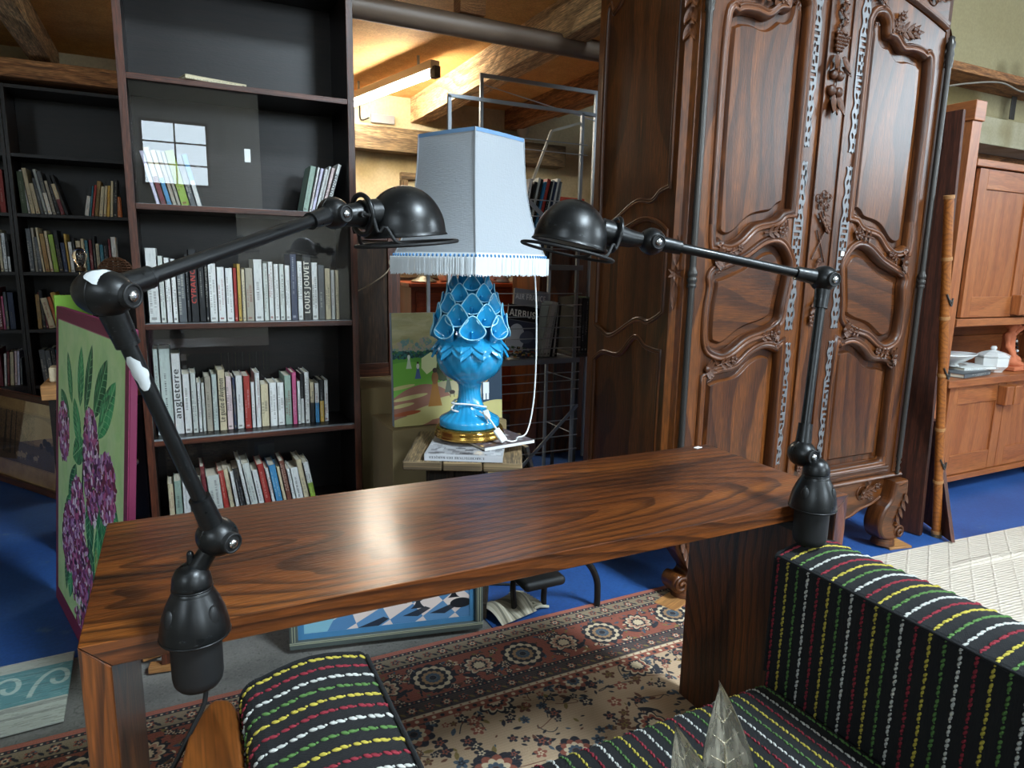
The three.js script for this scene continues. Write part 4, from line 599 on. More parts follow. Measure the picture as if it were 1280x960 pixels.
// ---------------------------------------------------------------- jointed desk lamps clamped to the table
function deskLamp(label, P) {
  const g = T('desk_lamp', label, 'lamp', P.base), b = V3(P.base), rel = (p) => [p[0] - b.x, p[1] - b.y, p[2] - b.z];
  const [lowP, midP, upP, shP] = [P.low, P.mid, P.up, P.shade].map(rel), s = P.s ?? 1;
  const body = M('clamp_body', merge([lathe([[0, 0.062], [0.018, 0.062], [0.023, 0.066], [0.0245, 0.058], [0.0255, 0.056], [0.031, 0.045], [0.037, 0.03], [0.0405, 0.014], [0.0415, 0.004], [0.0415, 0.0], [0.0395, -0.002], [0.03, -0.003]].map(([r, y]) => [r * s, y * s]), 32), lathe([[0, 0.094], [0.01, 0.093], [0.018, 0.087], [0.0225, 0.078], [0.0238, 0.068], [0.0238, 0.063], [0.021, 0.061]].map(([r, y]) => [r * s, y * s]), 28), new THREE.TorusGeometry(0.0412 * s, 0.0016, 6, 40).rotateX(Math.PI / 2).translate(0, 0.0005, 0), new THREE.TorusGeometry(0.0236 * s, 0.0012, 6, 30).rotateX(Math.PI / 2).translate(0, 0.063 * s, 0)]), MT.lampBlack, g);
  M('clamp_barrel', lathe([[0.0305, -0.001], [0.0305, -0.056], [0.029, -0.064], [0.025, -0.07], [0, -0.071]].map(([r, y]) => [r * s, y * s]), 28), MT.blackPlain, g);
  M('top_knob', merge([cyl([0, 0.092 * s, 0], [0, 0.105 * s, 0], 0.0045, 0.0042, 10), ball(0.0044, 0, 0.106 * s, 0, 1, 1.2, 1, 10)]), MT.lampBlack, body);
  for (const a of [P.turn + 0.85, P.turn - 0.85]) M('slot', ball(0.014 * s, 0, 0, 0, 0.62, 1.2, 0.45, 14).translate(0, 0, 0.0325 * s).rotateY(a).translate(0, 0.028 * s, 0), MT.blackPlain, body).userData.label = 'dark oval slot';
  M('clamp_jaw', merge([bb(-0.012, 0.012, -0.062, -0.044, -0.075, -0.02), cyl([0, -0.05, -0.06], [0, -0.0375, -0.06], 0.007, 0.007, 10)]), MT.blackPlain, g);
  function joint(p, axis, stretch = 1.12) { // two domed halves on a bolt
    const A = V3(axis).normalize(), q = new THREE.Quaternion().setFromUnitVectors(new THREE.Vector3(0, 0, 1), A), r = 0.0245 * s;
    const geo = merge([new THREE.SphereGeometry(r, 24, 18).scale(1, 1, stretch), new THREE.TorusGeometry(r * 0.985, 0.0009, 5, 36)]).applyQuaternion(q).translate(...p);
    const j = M('ball_joint', geo, MT.lampBlack, g);
    const cap = merge([new THREE.CylinderGeometry(r * 0.5, r * 0.55, 0.006, 20).rotateX(Math.PI / 2).translate(0, 0, r * (stretch - 0.06)), new THREE.TorusGeometry(r * 0.48, 0.0016, 6, 22).translate(0, 0, r * (stretch - 0.06) + 0.003)]).applyQuaternion(q).translate(...p);
    M('bolt_recess', cap, MT.blackPlain, j);
    M('bolt', ball(r * 0.26, 0, 0, r * (stretch - 0.06) + 0.004, 1, 1, 0.6, 12).applyQuaternion(q).translate(...p), MT.chrome, j); return j;
  }
  const along = (a, c, t) => V3(a).lerp(V3(c), t).toArray(), toward = (a, c, d) => { const v = V3(c).sub(V3(a)); return V3(a).addScaledVector(v.normalize(), d).toArray(); };
  const arm = (a, c) => { const m = M('arm', merge([cyl(a, c, 0.0088 * s, 0.0088 * s, 18), cyl(toward(a, c, 0.015), toward(a, c, 0.058), 0.0145 * s, 0.0125 * s, 18), cyl(toward(c, a, 0.015), toward(c, a, 0.058), 0.0145 * s, 0.0125 * s, 18), cyl(toward(a, c, 0.056), toward(a, c, 0.06), 0.0128 * s, 0.0128 * s, 18), cyl(toward(c, a, 0.056), toward(c, a, 0.06), 0.0128 * s, 0.0128 * s, 18)]), MT.lampBlack, g); return m; };
  M('neck', merge([cyl([0, 0.075 * s, 0], lowP, 0.013 * s, 0.011 * s, 16)]), MT.lampBlack, g);
  joint(lowP, P.axis[0]); const a1 = arm(lowP, midP); joint(midP, P.axis[1], P.egg); const a2 = arm(midP, upP); joint(upP, P.axis[2]);
  // chipped enamel where the paint has gone to white primer: thin shells on the metal
  for (const [which, t, ang, len] of P.chips ?? []) {
    const [a, c] = which ? [midP, upP] : [lowP, midP], d = V3(c).sub(V3(a)), q = new THREE.Quaternion().setFromUnitVectors(new THREE.Vector3(0, 1, 0), d.clone().normalize());
    const chip = surf((u, v) => { const w = 1.0 * Math.pow(Math.sin(Math.PI * (0.04 + 0.92 * v)), 0.7) * (1 + 0.3 * noise(v * 9, 3) + 0.2 * Math.sin(v * 17)), t2 = (u - 0.5) * w * 1.7 + 0.2 * Math.sin(v * 5); return [Math.sin(t2) * 0.0093 * s, (v - 0.5) * len, Math.cos(t2) * 0.0093 * s]; }, 10, 14).rotateY(ang).applyQuaternion(q).translate(...along(a, c, t));
    M('bare_patch', chip, MT.primer, which ? a2 : a1).userData.label = 'white patch where the paint is gone';
  }
  if (P.ballChip) { const A = V3(P.ballChip).normalize(), q = new THREE.Quaternion().setFromUnitVectors(new THREE.Vector3(0, 0, 1), A), r = 0.0255 * s; M('bare_patch', surf((u, v) => { const t = u * 6.2832, rr = v * 0.55 * (1 + 0.35 * Math.cos(2 * t) + 0.12 * Math.sin(5 * t)); return [Math.sin(rr) * Math.cos(t) * r * 1.05, Math.sin(rr) * Math.sin(t) * r * 1.02, Math.cos(rr) * r]; }, 26, 6).applyQuaternion(q).translate(...midP), MT.primer, g).userData.label = 'white patch where the paint is gone'; }
  // head: local x runs from the joint to the shade
  const dir = V3(shP).sub(V3(upP)); const yaw = Math.atan2(-dir.z, dir.x), H = new THREE.Matrix4().makeRotationFromEuler(new THREE.Euler(0, yaw, P.tilt, 'YXZ')); H.setPosition(...shP);
  const at = (geo) => geo.applyMatrix4(H), inv = H.clone().invert(), jl = V3(upP).applyMatrix4(inv), r = P.r;
  const dome = []; for (let i = 0; i <= 14; i++) { const a = (i / 14) * Math.PI / 2; dome.push([r * Math.sin(a), r * 1.12 * Math.cos(a) + 0.006]); } dome.push([r * 1.005, 0.002], [r * 1.04, 0], [r * 1.04, -0.002], [r * 0.99, -0.001]);
  const din = []; for (let i = 0; i <= 10; i++) { const a = (1 - i / 10) * Math.PI / 2; din.push([(r - 0.003) * Math.sin(a), (r - 0.003) * 1.12 * Math.cos(a) + 0.004]); }
  const sh = M('shade', at(lathe([...dome], 44)), MT.lampBlack, g); M('shade_lining', at(lathe(din, 36)), mat({ color: rgb('#8a8984'), roughness: 0.6 }), sh);
  const sy = r * 0.55, sx = -r * 0.8;
  M('socket', at(merge([cyl([sx, sy, 0], [-r * 1.25, sy, 0], r * 0.36, r * 0.34, 24), cyl([-r * 1.25, sy, 0], [-r * 1.72, sy * 1.0, 0], r * 0.3, r * 0.24, 22), cyl([-r * 1.7, sy, 0], jl.toArray(), r * 0.24, r * 0.14, 18)])), MT.lampBlack, g);
  M('collar', at(new THREE.TorusGeometry(r * 0.46, 0.0042, 8, 36).rotateY(Math.PI / 2).translate(-r * 1.22, sy, 0)), MT.lampBlack, g);
  M('switch', at(merge([cyl([-r * 1.42, sy, r * 0.25], [-r * 1.42, sy, r * 0.42], 0.005, 0.005, 10), cyl([-r * 1.42, sy, r * 0.4], [-r * 1.32, sy - 0.002, r * 0.52], 0.0028, 0.0028, 8)])), MT.blackPlain, g);
  M('rivet', at(merge([ball(0.0035, -r * 1.12, sy - r * 0.26, r * 0.28, 1, 1, 1, 8), ball(0.0035, -r * 1.12, sy + r * 0.3, r * 0.2, 1, 1, 1, 8)])), MT.chrome, g);
  const gr = r * 1.27, gy = -0.014, ring = []; for (let i = 0; i < 40; i++) { const t = (i / 40) * 6.2832; ring.push([Math.cos(t) * gr, gy, Math.sin(t) * gr]); }
  const guard = [tube(ring, 0.0031, 90, 7, true)];
  for (const e of [-1, 1]) guard.push(tube([[-r * 1.22, sy - r * 0.05, e * r * 0.46], [-r * 1.14, sy - r * 0.42, e * r * 0.52], [-r * 1.02, gy + 0.03, e * r * 0.62], [-r * 0.85, gy + 0.006, e * r * 0.8], [-r * 0.55, gy, e * gr * 0.9]], 0.0031, 24, 7));
  M('wire_guard', at(merge(guard)), MT.blackPlain, g);
  M('bulb', at(ball(0.022, 0, r * 0.45, 0, 1, 1.25, 1, 14)), MT.white, sh);
  if (P.cord) M('cord', tube(P.cord.map(rel), 0.0032, 60, 7), MT.blackPlain, g);
  return g;
}
deskLamp('black jointed desk lamp with worn white patches, clamped nearest the hydrangea painting', {
  base: [-0.003, 0.7555, -0.875], low: [0.029, 0.88, -0.875], mid: [-0.066, 1.186, -0.82], up: [0.230, 1.296, -1.093], shade: [0.361, 1.268, -1.135], axis: [[0.55, -0.1, 0.8], [0.72, -0.05, 0.6], [0.5, -0.05, 0.85]], tilt: 0.1, egg: 1.4, r: 0.068, turn: -0.15,
  chips: [[0, 0.72, -0.2, 0.042], [1, 0.17, 2.6, 0.02]], ballChip: [0.15, 0.75, 0.65],
  cord: [[0.005, 0.684, -0.87], [0.002, 0.66, -0.868], [-0.014, 0.63, -0.866], [-0.03, 0.6, -0.864], [-0.05, 0.56, -0.862], [-0.06, 0.4, -0.87], [-0.05, 0.15, -0.9], [-0.02, 0.014, -1.0]] });
deskLamp('black jointed desk lamp clamped beside the armoire end of the table', {
  base: [1.118, 0.7555, -0.875], low: [1.109, 0.86, -0.905], mid: [1.179, 1.205, -0.951], up: [0.852, 1.272, -1.094], shade: [0.687, 1.262, -1.136], axis: [[-0.1, 0, 1], [-0.2, 0, 0.95], [-0.2, -0.05, 0.95]], tilt: 0.2, r: 0.071, turn: -0.5, s: 1.08,
  cord: [[1.115, 0.684, -0.87], [1.115, 0.67, -0.88], [1.118, 0.5, -0.93], [1.13, 0.2, -0.95], [1.15, 0.006, -1.0]] });

// ---------------------------------------------------------------- fluorescent strip on the low ceiling
{
  const A = [1.44, 2.3, -3.95], B = [1.19, 2.3, -5.1], dx = B[0] - A[0], dz = B[2] - A[2], len = Math.hypot(dx, dz), g = T('strip_light', 'lit fluorescent strip light under the boarded ceiling', 'lamp', [(A[0] + B[0]) / 2, 2.3, (A[2] + B[2]) / 2], Math.atan2(dx, dz));
  const glow = mat({ color: 0xffffff, emissive: new THREE.Color(1.0, 0.93, 0.80), emissiveIntensity: 105 });
  M('housing', bb(-0.03, 0.03, 0.028, 0.075, -len / 2, len / 2), mat({ color: rgb('#b9b2a4'), roughness: 0.5 }), g);
  M('tube', cyl([0, 0, -len / 2 + 0.03], [0, 0, len / 2 - 0.03], 0.013, 0.013, 16), glow, g);
  for (const e of [-1, 1]) M('end_cap', bb(-0.02, 0.02, -0.022, 0.04, e * len / 2 - 0.028, e * len / 2 + 0.028), MT.blackPlain, g);
  M('hanger', merge([box(0.012, 0.07, 0.012, 0, 0.105, -0.4), box(0.012, 0.07, 0.012, 0, 0.105, 0.4)]), MT.zinc, g);
  const l = new THREE.RectAreaLight(new THREE.Color(1.0, 0.88, 0.68), 36, 0.05, len - 0.08); l.position.set(0, -0.022, 0); l.rotation.x = -Math.PI / 2; l.name = 'strip_glow'; g.add(l);
}
// ---------------------------------------------------------------- rugs and floor textiles
{
  // Persian carpet: field of flowers, wide rust border between dark guard bands
  const Wm = 3.05, Dm = 2.15, W = 2048, H = Math.round(2048 * Dm / Wm), px = W / Wm, q = rng(31);
  const tx = canvasTex(W, H, (c) => {
    const petal = (x, y, r, n, cols, a0 = 0) => { cols.forEach((col, k) => { const rr = r * (1 - k / cols.length); c.fillStyle = col; for (let i = 0; i < n; i++) { const a = a0 + (i / n) * 6.283 + k * 0.3; c.beginPath(); c.ellipse(x + Math.cos(a) * rr * 0.55, y + Math.sin(a) * rr * 0.55, rr * 0.48, rr * 0.3, a, 0, 7); c.fill(); } }); c.fillStyle = cols[0]; c.beginPath(); c.arc(x, y, r * 0.16, 0, 7); c.fill(); };
    const palmette = (x, y, s, rot, A, B, C) => { c.save(); c.translate(x, y); c.rotate(rot); c.scale(s, s); for (const [k, col] of [[1, A], [0.84, C], [0.7, B], [0.5, A], [0.36, C]]) { c.fillStyle = col; for (let i = 0; i < 9; i++) { const a = -2.3 + (i / 8) * 4.6, r = 17 * k * (1 - 0.16 * Math.abs(i - 4) / 4); c.beginPath(); c.ellipse(Math.sin(a) * r, -Math.cos(a) * r, 6.5 * k, 12 * k, a, 0, 7); c.fill(); } c.beginPath(); c.ellipse(0, 2, 12 * k, 15 * k, 0, 0, 7); c.fill(); } for (const s2 of [-1, 1]) { c.fillStyle = A; c.beginPath(); c.ellipse(s2 * 22, 18, 12, 4, s2 * -0.6, 0, 7); c.fill(); } c.restore(); };
    const leaf = (x, y, s, a, col) => { c.save(); c.translate(x, y); c.rotate(a); c.fillStyle = col; c.beginPath(); c.moveTo(0, 0); c.quadraticCurveTo(s * 0.5, -s * 0.45, s, 0); c.quadraticCurveTo(s * 0.5, s * 0.35, 0, 0); c.fill(); c.restore(); };
    const INK = '#2a2a30', RUST = '#8d4f3e', TAN = '#b3987a', CRM = '#cdb897', BLU = '#46535f', OLV = '#7d6a3c', BRN = '#65402f';
    c.fillStyle = TAN; c.fillRect(0, 0, W, H);
    // field
    for (let i = 0; i < 900; i++) { const x = q() * W, y = q() * H; c.strokeStyle = q() < 0.5 ? INK : BRN; c.lineWidth = 1.6; c.beginPath(); c.moveTo(x, y); c.bezierCurveTo(x + (q() - 0.5) * 90, y + (q() - 0.5) * 60, x + (q() - 0.5) * 120, y + (q() - 0.5) * 90, x + (q() - 0.5) * 120, y + (q() - 0.5) * 100); c.stroke(); }
    for (let i = 0; i < 4200; i++) leaf(q() * W, q() * H, 8 + q() * 14, q() * 7, [INK, INK, BRN, OLV, BLU][Math.floor(q() * 5)]);
    for (let i = 0; i < 2600; i++) petal(q() * W, q() * H, 6 + q() * 9, 5, [[INK, RUST], [INK, CRM], [RUST, CRM], [BLU, INK], [BRN, OLV]][Math.floor(q() * 5)]);
    for (let r = 0; r < 9; r++) for (let k = 0; k < 13; k++) { const x = (k + (r % 2) * 0.5) * 160 + q() * 40, y = r * 165 + 60 + q() * 40; if (q() < 0.6) petal(x, y, 34 + q() * 12, 9, [INK, RUST, CRM, BLU, BRN], q()); else palmette(x, y, 1.3 + q() * 0.4, q() * 6.28, INK, RUST, CRM); }
    // border strips, outside in: [width, ground, kind]
    const strips = [[0.022, '#a4604e', 0], [0.014, INK, 1], [0.05, '#8a7a62', 2], [0.014, INK, 1], [0.16, RUST, 3], [0.014, INK, 1], [0.05, '#4a3f3c', 2], [0.012, CRM, 1], [0.022, RUST, 4]];
    let o = 0;
    for (const [wm, col, kind] of strips) {
      const w = wm * px; c.fillStyle = col; c.beginPath(); c.rect(o, o, W - 2 * o, H - 2 * o); c.rect(o + w, o + w, W - 2 * (o + w), H - 2 * (o + w)); c.fill('evenodd');
      const run = (f, step) => { const xs = Math.floor((W - 2 * o) / step), ys = Math.floor((H - 2 * o) / step); for (let i = 0; i <= xs; i++) { const x = o + ((W - 2 * o) * i) / xs; f(x, o + w / 2, i, 0); f(x, H - o - w / 2, i, Math.PI); } for (let i = 1; i < ys; i++) { const y = o + ((H - 2 * o) * i) / ys; f(o + w / 2, y, i, -Math.PI / 2); f(W - o - w / 2, y, i, Math.PI / 2); } };
      if (kind === 1) run((x, y, i) => { c.fillStyle = i % 2 ? CRM : RUST; c.fillRect(x - 2, y - 2, 4, 4); }, 9);
      if (kind === 4) run((x, y, i) => { c.fillStyle = i % 2 ? INK : CRM; c.beginPath(); c.arc(x, y, 4, 0, 7); c.fill(); }, 16);
      if (kind === 2) run((x, y, i, a) => { leaf(x + 10, y, 15, a + 0.8, col === '#8a7a62' ? INK : OLV); leaf(x + 10, y, 15, a - 2.4, BLU); if (i % 2) petal(x, y, 13, 6, [INK, RUST, CRM, BLU]); else petal(x, y, 10, 5, [RUST, INK, CRM]); }, 34);
      if (kind === 3) { for (let i = 0; i < 2400; i++) { const s = q(), t = o + q() * w, top = q() < 0.7, u = q(); const [x, y] = top ? [o + u * (W - 2 * o), q() < 0.5 ? t : H - t] : [q() < 0.5 ? t : W - t, o + u * (H - 2 * o)]; leaf(x, y, 8 + s * 12, q() * 7, [INK, BLU, OLV, CRM, BRN][Math.floor(q() * 5)]); if (s > 0.7) petal(x, y, 9, 5, [INK, CRM, RUST]); } run((x, y, i, a) => { if (i % 2) petal(x, y, 46, 12, [INK, CRM, INK, '#9c7a58', BLU, CRM], i); else palmette(x, y, 1.35, a, INK, '#b0826a', CRM); }, 96); }
      o += w;
    }
    c.globalAlpha = 0.05; for (let y = 0; y < H; y += 3) { c.fillStyle = y % 2 ? '#000' : '#fff'; c.fillRect(0, y, W, 1); } c.globalAlpha = 1;
  });
  tx.wrapS = tx.wrapT = THREE.ClampToEdgeWrapping;
  const pile = rough(0.5, 0.9, 90, 90, 3); pile.repeat.set(14, 10);
  const g = new RoundedBoxGeometry(Wm, 0.009, Dm, 1, 0.003), p = g.attributes.position, n = g.attributes.normal, uv = g.attributes.uv;
  for (let i = 0; i < p.count; i++) uv.setXY(i, p.getX(i) / Wm + 0.5, 0.5 - p.getZ(i) / Dm);
  const m = M('persian_rug', g.translate(0, 0.0055, 0), mat({ map: tx, roughness: 0.95, bumpMap: pile, bumpScale: 0.0012 })); m.position.set(0.69, 0, -1.89 + Dm / 2); tag(m, 'patterned carpet with rust border and beige flowered field under the table', 'rug');
}
{
  // faded teal rug left of the table
  const tx = canvasTex(1024, 256, (c, W, H) => { const q = rng(8); c.fillStyle = '#a9aca0'; c.fillRect(0, 0, W, H); c.fillStyle = '#5d8b8e'; c.fillRect(0, 40, W, 130); c.strokeStyle = '#a7bcb4'; c.lineWidth = 9; for (let i = 0; i < 14; i++) { c.beginPath(); const x = i * 80; c.moveTo(x, 150); c.bezierCurveTo(x + 10, 40, x + 60, 50, x + 58, 100); c.bezierCurveTo(x + 56, 130, x + 30, 120, x + 34, 96); c.stroke(); } c.fillStyle = '#8f9188'; c.fillRect(0, 176, W, 12); c.fillRect(0, 206, W, 8); c.globalAlpha = 0.2; for (let i = 0; i < 2600; i++) { c.fillStyle = q() < 0.5 ? '#40403c' : '#d8d6c8'; c.fillRect(q() * W, q() * H, 6 + q() * 20, 2); } });
  const g = rbox(1.5, 0.008, 0.36, 0, 0.0048, 0, 0.002), p = g.attributes.position, uv = g.attributes.uv; for (let i = 0; i < p.count; i++) uv.setXY(i, p.getX(i) / 1.5 + 0.5, 0.5 - p.getZ(i) / 0.36);
  const m = M('runner_rug', g, mat({ map: tx, roughness: 0.95 })); m.position.set(-1.09, 0, -2.1); m.rotation.y = 0.04; tag(m, 'faded teal and cream rug on the concrete by the hydrangea painting', 'rug');
}
{
  // cream quilted cover spread on the floor
  const bump = canvasTex(1024, 1024, (c, W, H) => {
    c.fillStyle = '#808080'; c.fillRect(0, 0, W, H); const q = rng(3);
    for (let i = -20; i < 30; i++) for (const s of [-1, 1]) { c.strokeStyle = '#303030'; c.lineWidth = 5; c.beginPath(); c.moveTo(i * 64, 0); c.lineTo(i * 64 + s * 1024, 1024); c.stroke(); }
    for (const y of [0, 140, 165, 230, 255]) { c.fillStyle = '#a8a8a8'; c.fillRect(0, y, W, 20); for (let x = 0; x < W; x += 16) { c.fillStyle = '#404040'; c.beginPath(); c.arc(x + 8, y + 10, 4.5, 0, 7); c.fill(); } }
    c.globalAlpha = 0.3; for (let y = 0; y < H; y += 5) { c.fillStyle = y % 10 ? '#fff' : '#000'; c.fillRect(0, y, W, 2); }
  }, false);
  bump.repeat.set(1, 1);
  const Wd = 2.1, Dd = 1.5, f = (x, z) => 0.006 + 0.012 * smooth(0.52, 0.75, fbm(x * 2.4 + 3, z * 3.6 + 1, 3)) + 0.018 * smooth(0.02, 0, Math.abs(z - 0.24 + 0.05 * Math.sin(x * 3))) * smooth(0.2, 0.6, x);
  const g = merge([surf((u, v) => { const x = u * Wd, z = v * Dd; return [x, f(x, z), z]; }, 120, 90), surf((u, v) => [u * Wd, 0.002, (1 - v) * Dd], 4, 4)]);
  const m = M('quilted_cover', g, mat({ color: rgb('#cdbfae'), roughness: 0.95, bumpMap: bump, bumpScale: 0.009, side: THREE.DoubleSide })); m.position.set(2.46, 0.0006, -1.745); m.rotation.y = -0.07; tag(m, 'cream quilted cover spread on the blue floor beside the sofa', 'bedspread');
  const tx = canvasTex(256, 256, (c, W, H) => { const q = rng(6); c.fillStyle = '#6b3a30'; c.fillRect(0, 0, W, H); for (let i = 0; i < 260; i++) { c.fillStyle = ['#2b2426', '#b58b6a', '#8c4a3c', '#3e3a40'][Math.floor(q() * 4)]; c.fillRect(q() * W, q() * H, 8 + q() * 12, 6 + q() * 10); } });
  const rg = T('small_rug', 'small dark red rug with pale edge near the cherry dresser', 'rug', [4.62, 0, -1.93], 0.5);
  M('pile', rbox(0.8, 0.012, 0.34, 0, 0.007, 0, 0.003), mat({ map: tx, roughness: 0.95 }), rg); M('fringe', rbox(0.025, 0.006, 0.34, -0.41, 0.004, 0, 0.002), MT.pages, rg);
}
{
  // striped woven rug with knotted fringe, partly hidden behind the table
  const g = T('fringed_rug', 'folded grey striped rug with knotted fringe beside the chess picture', 'rug', [0.985, 0, -1.975], 0.25);
  const tx = canvasTex(128, 256, (c, W, H) => { c.fillStyle = '#a39a86'; c.fillRect(0, 0, W, H); for (let x = 0; x < W; x += 16) { c.fillStyle = x % 32 ? '#6f6a5c' : '#c2baa6'; c.fillRect(x, 0, 7, H); } });
  M('woven_body', surf((u, v) => [(u - 0.5) * 0.16, 0.012 + 0.045 * Math.sin(Math.PI * clamp(v * 1.0)) * (0.6 + 0.4 * Math.sin(u * 9)), (v - 0.5) * 0.15], 24, 14), mat({ map: tx, roughness: 0.95, side: THREE.DoubleSide }), g);
  const fr = []; for (let i = 0; i < 9; i++) { const z = -0.07 + i * 0.017; fr.push(tube([[0.075, 0.02, z], [0.095, 0.022, z + 0.004], [0.115, 0.012, z - 0.004], [0.14, 0.006, z + 0.006]], 0.006, 10, 6), ball(0.008, 0.092, 0.02, z, 1, 1, 1, 7)); }
  const s = M('fringe', merge(fr), mat({ color: rgb('#b0a893'), roughness: 0.95 }), g); s.userData.kind = 'stuff';
}
// ---------------------------------------------------------------- pictures
function flatUV(g, w, h) { const p = g.attributes.position, uv = g.attributes.uv; for (let i = 0; i < p.count; i++) uv.setXY(i, p.getX(i) / w + 0.5, p.getY(i) / h); return g; }
{
  // hydrangea canvas with magenta border, leaning
  const A = V3([-0.452, 0.003, -2.745]), B = V3([-0.188, 0.003, -1.835]), w = A.distanceTo(B), h = 1.05;
  const yaw = Math.atan2(-(B.z - A.z), B.x - A.x);
  const tx = canvasTex(1024, 1130, (c, W, H) => {
    const q = rng(77);
    c.fillStyle = '#7c2548'; c.fillRect(0, 0, W, H);
    for (let i = 0; i < 300; i++) { c.fillStyle = q() < 0.5 ? 'rgba(90,25,55,0.35)' : 'rgba(150,60,100,0.25)'; c.fillRect(q() * W, q() * H, 60, 4); }
    const x0 = 44, y0 = 46, x1 = W - 40, y1 = H - 60; c.save(); c.beginPath(); c.rect(x0, y0, x1 - x0, y1 - y0); c.clip(); c.fillStyle = '#c2e2a0'; c.fillRect(x0, y0, W, H);
    for (let i = 0; i < 1200; i++) { c.globalAlpha = 0.12; c.fillStyle = ['#a6da80', '#def0bc', '#cbe8b2', '#98d084'][Math.floor(q() * 4)]; c.beginPath(); c.ellipse(q() * W, q() * H, 30 + q() * 60, 12 + q() * 30, q() * 3, 0, 7); c.fill(); } c.globalAlpha = 1;
    const leaf = (x, y, L, Wd, a, base) => { c.save(); c.translate(x, y); c.rotate(a); c.fillStyle = base; c.beginPath(); c.moveTo(0, 0); c.bezierCurveTo(L * 0.3, -Wd, L * 0.75, -Wd * 0.8, L, 0); c.bezierCurveTo(L * 0.75, Wd * 0.8, L * 0.3, Wd, 0, 0); c.fill(); c.clip(); for (let i = 0; i < 46; i++) { c.globalAlpha = 0.35; c.fillStyle = ['#0f4a2a', '#1b7a45', '#4fb06a', '#8fd09a', '#0a2e20'][Math.floor(q() * 5)]; c.beginPath(); c.ellipse(q() * L, (q() - 0.5) * 2 * Wd, L * 0.16, Wd * 0.09, (q() - 0.5) * 0.9, 0, 7); c.fill(); } c.globalAlpha = 0.9; c.strokeStyle = '#a6dca0'; c.lineWidth = 3; c.beginPath(); c.moveTo(0, 0); c.lineTo(L, 0); c.stroke(); c.lineWidth = 1.6; for (let i = 1; i < 8; i++) for (const s of [-1, 1]) { c.beginPath(); c.moveTo((L * i) / 9, 0); c.quadraticCurveTo((L * i) / 9 + Wd * 0.4, s * Wd * 0.4, (L * i) / 9 + Wd * 0.55, s * Wd * 0.8); c.stroke(); } c.restore(); c.globalAlpha = 1; };
    const G = ['#2a8a50', '#1f6e42', '#3fa868', '#175436'];
    // stems and leaves
    c.translate(470, 600); c.scale(1.42, 1.08); c.translate(-455, -600);
    c.strokeStyle = '#123d27'; c.lineWidth = 16; c.beginPath(); c.moveTo(500, 330); c.bezierCurveTo(420, 520, 470, 700, 420, 930); c.stroke(); c.strokeStyle = '#6b4a35'; c.lineWidth = 10; c.beginPath(); c.moveTo(430, 820); c.lineTo(330, 960); c.stroke();
    for (const [x, y, L, Wd, a, k] of [[420, 330, 190, 50, -1.5, 2], [470, 340, 230, 46, -1.25, 3], [330, 340, 170, 40, -1.9, 0], [560, 330, 220, 60, -1.0, 1], [600, 380, 240, 60, -0.9, 2], [300, 420, 150, 60, -2.4, 1], [470, 430, 150, 66, 2.6, 0], [640, 470, 250, 90, 0.9, 2], [600, 500, 330, 80, 1.25, 0], [380, 520, 200, 60, 2.0, 1], [520, 560, 200, 62, 1.5, 1], [520, 700, 220, 66, 1.3, 3], [600, 640, 260, 60, 1.5, 2], [320, 640, 140, 66, 1.9, 0], [340, 760, 240, 74, 1.7, 2], [470, 800, 240, 60, 1.5, 0], [560, 760, 260, 50, 1.7, 1], [260, 860, 130, 30, 1.5, 3], [420, 460, 160, 60, -2.0, 2]]) leaf(x, y, L, Wd, a, G[k]);
    leaf(590, 700, 190, 36, 1.4, '#b3c25a');
    const bloom = (x, y, rx, ry, rot = 0) => { c.save(); c.translate(x, y); c.rotate(rot); for (let i = 0; i < 520; i++) { const a = q() * 6.283, r = Math.sqrt(q()); c.fillStyle = ['#8a4a8c', '#b37ab8', '#d2aed6', '#6a2a58', '#7a2440', '#43203f', '#c45f98', '#ece0ee', '#9a3f74'][Math.floor(q() * 9)]; c.beginPath(); c.ellipse(Math.cos(a) * r * rx, Math.sin(a) * r * ry, 8 + q() * 8, 6 + q() * 5, q() * 3, 0, 7); c.fill(); } for (let i = 0; i < 26; i++) { const a = q() * 6.283, r = Math.sqrt(q()); c.fillStyle = '#d9b04a'; c.fillRect(Math.cos(a) * r * rx, Math.sin(a) * r * ry, 3, 3); } c.restore(); };
    bloom(225, 455, 66, 95); bloom(540, 480, 80, 170, -0.1); bloom(680, 500, 75, 100, 0.1); bloom(400, 660, 75, 100); bloom(300, 790, 80, 120, 0.25); bloom(460, 900, 120, 185, -0.12); bloom(390, 830, 90, 90);
    c.restore(); c.fillStyle = 'rgba(215,190,170,0.5)'; c.fillRect(x1, y0, 3, y1 - y0); c.fillRect(x0, y0 - 3, x1 - x0, 3);
  });
  const g = T('hydrangea_painting', 'canvas of purple hydrangeas on green ground with magenta border', 'painting', A.toArray(), yaw);
  const inner = new THREE.Matrix4().makeRotationX(0); // lean about the bottom edge
  const lean = -0.085, rot = (geo) => geo.rotateX(lean).applyMatrix4(inner);
  // local x runs from the far end to the near end, +z faces left of the table
  const face = flatUV(new THREE.BoxGeometry(w, h, 0.002).translate(0, h / 2, -0.001), w, h).translate(w / 2, 0, 0);
  const body = M('stretched_canvas', rot(bb(0, w, 0, h, -0.02, -0.002, 0.003)), mat({ color: rgb('#6b1c3f'), roughness: 0.55 }), g);
  // mirror so that the picture reads from the left-hand side
  const fp = face.attributes.position, fu = face.attributes.uv; for (let i = 0; i < fp.count; i++) fu.setX(i, fp.getX(i) / w);
  M('painted_face', rot(face.rotateY(0)), mat({ map: tx, roughness: 0.5 }), g);
  g.userData.lean = lean;
}
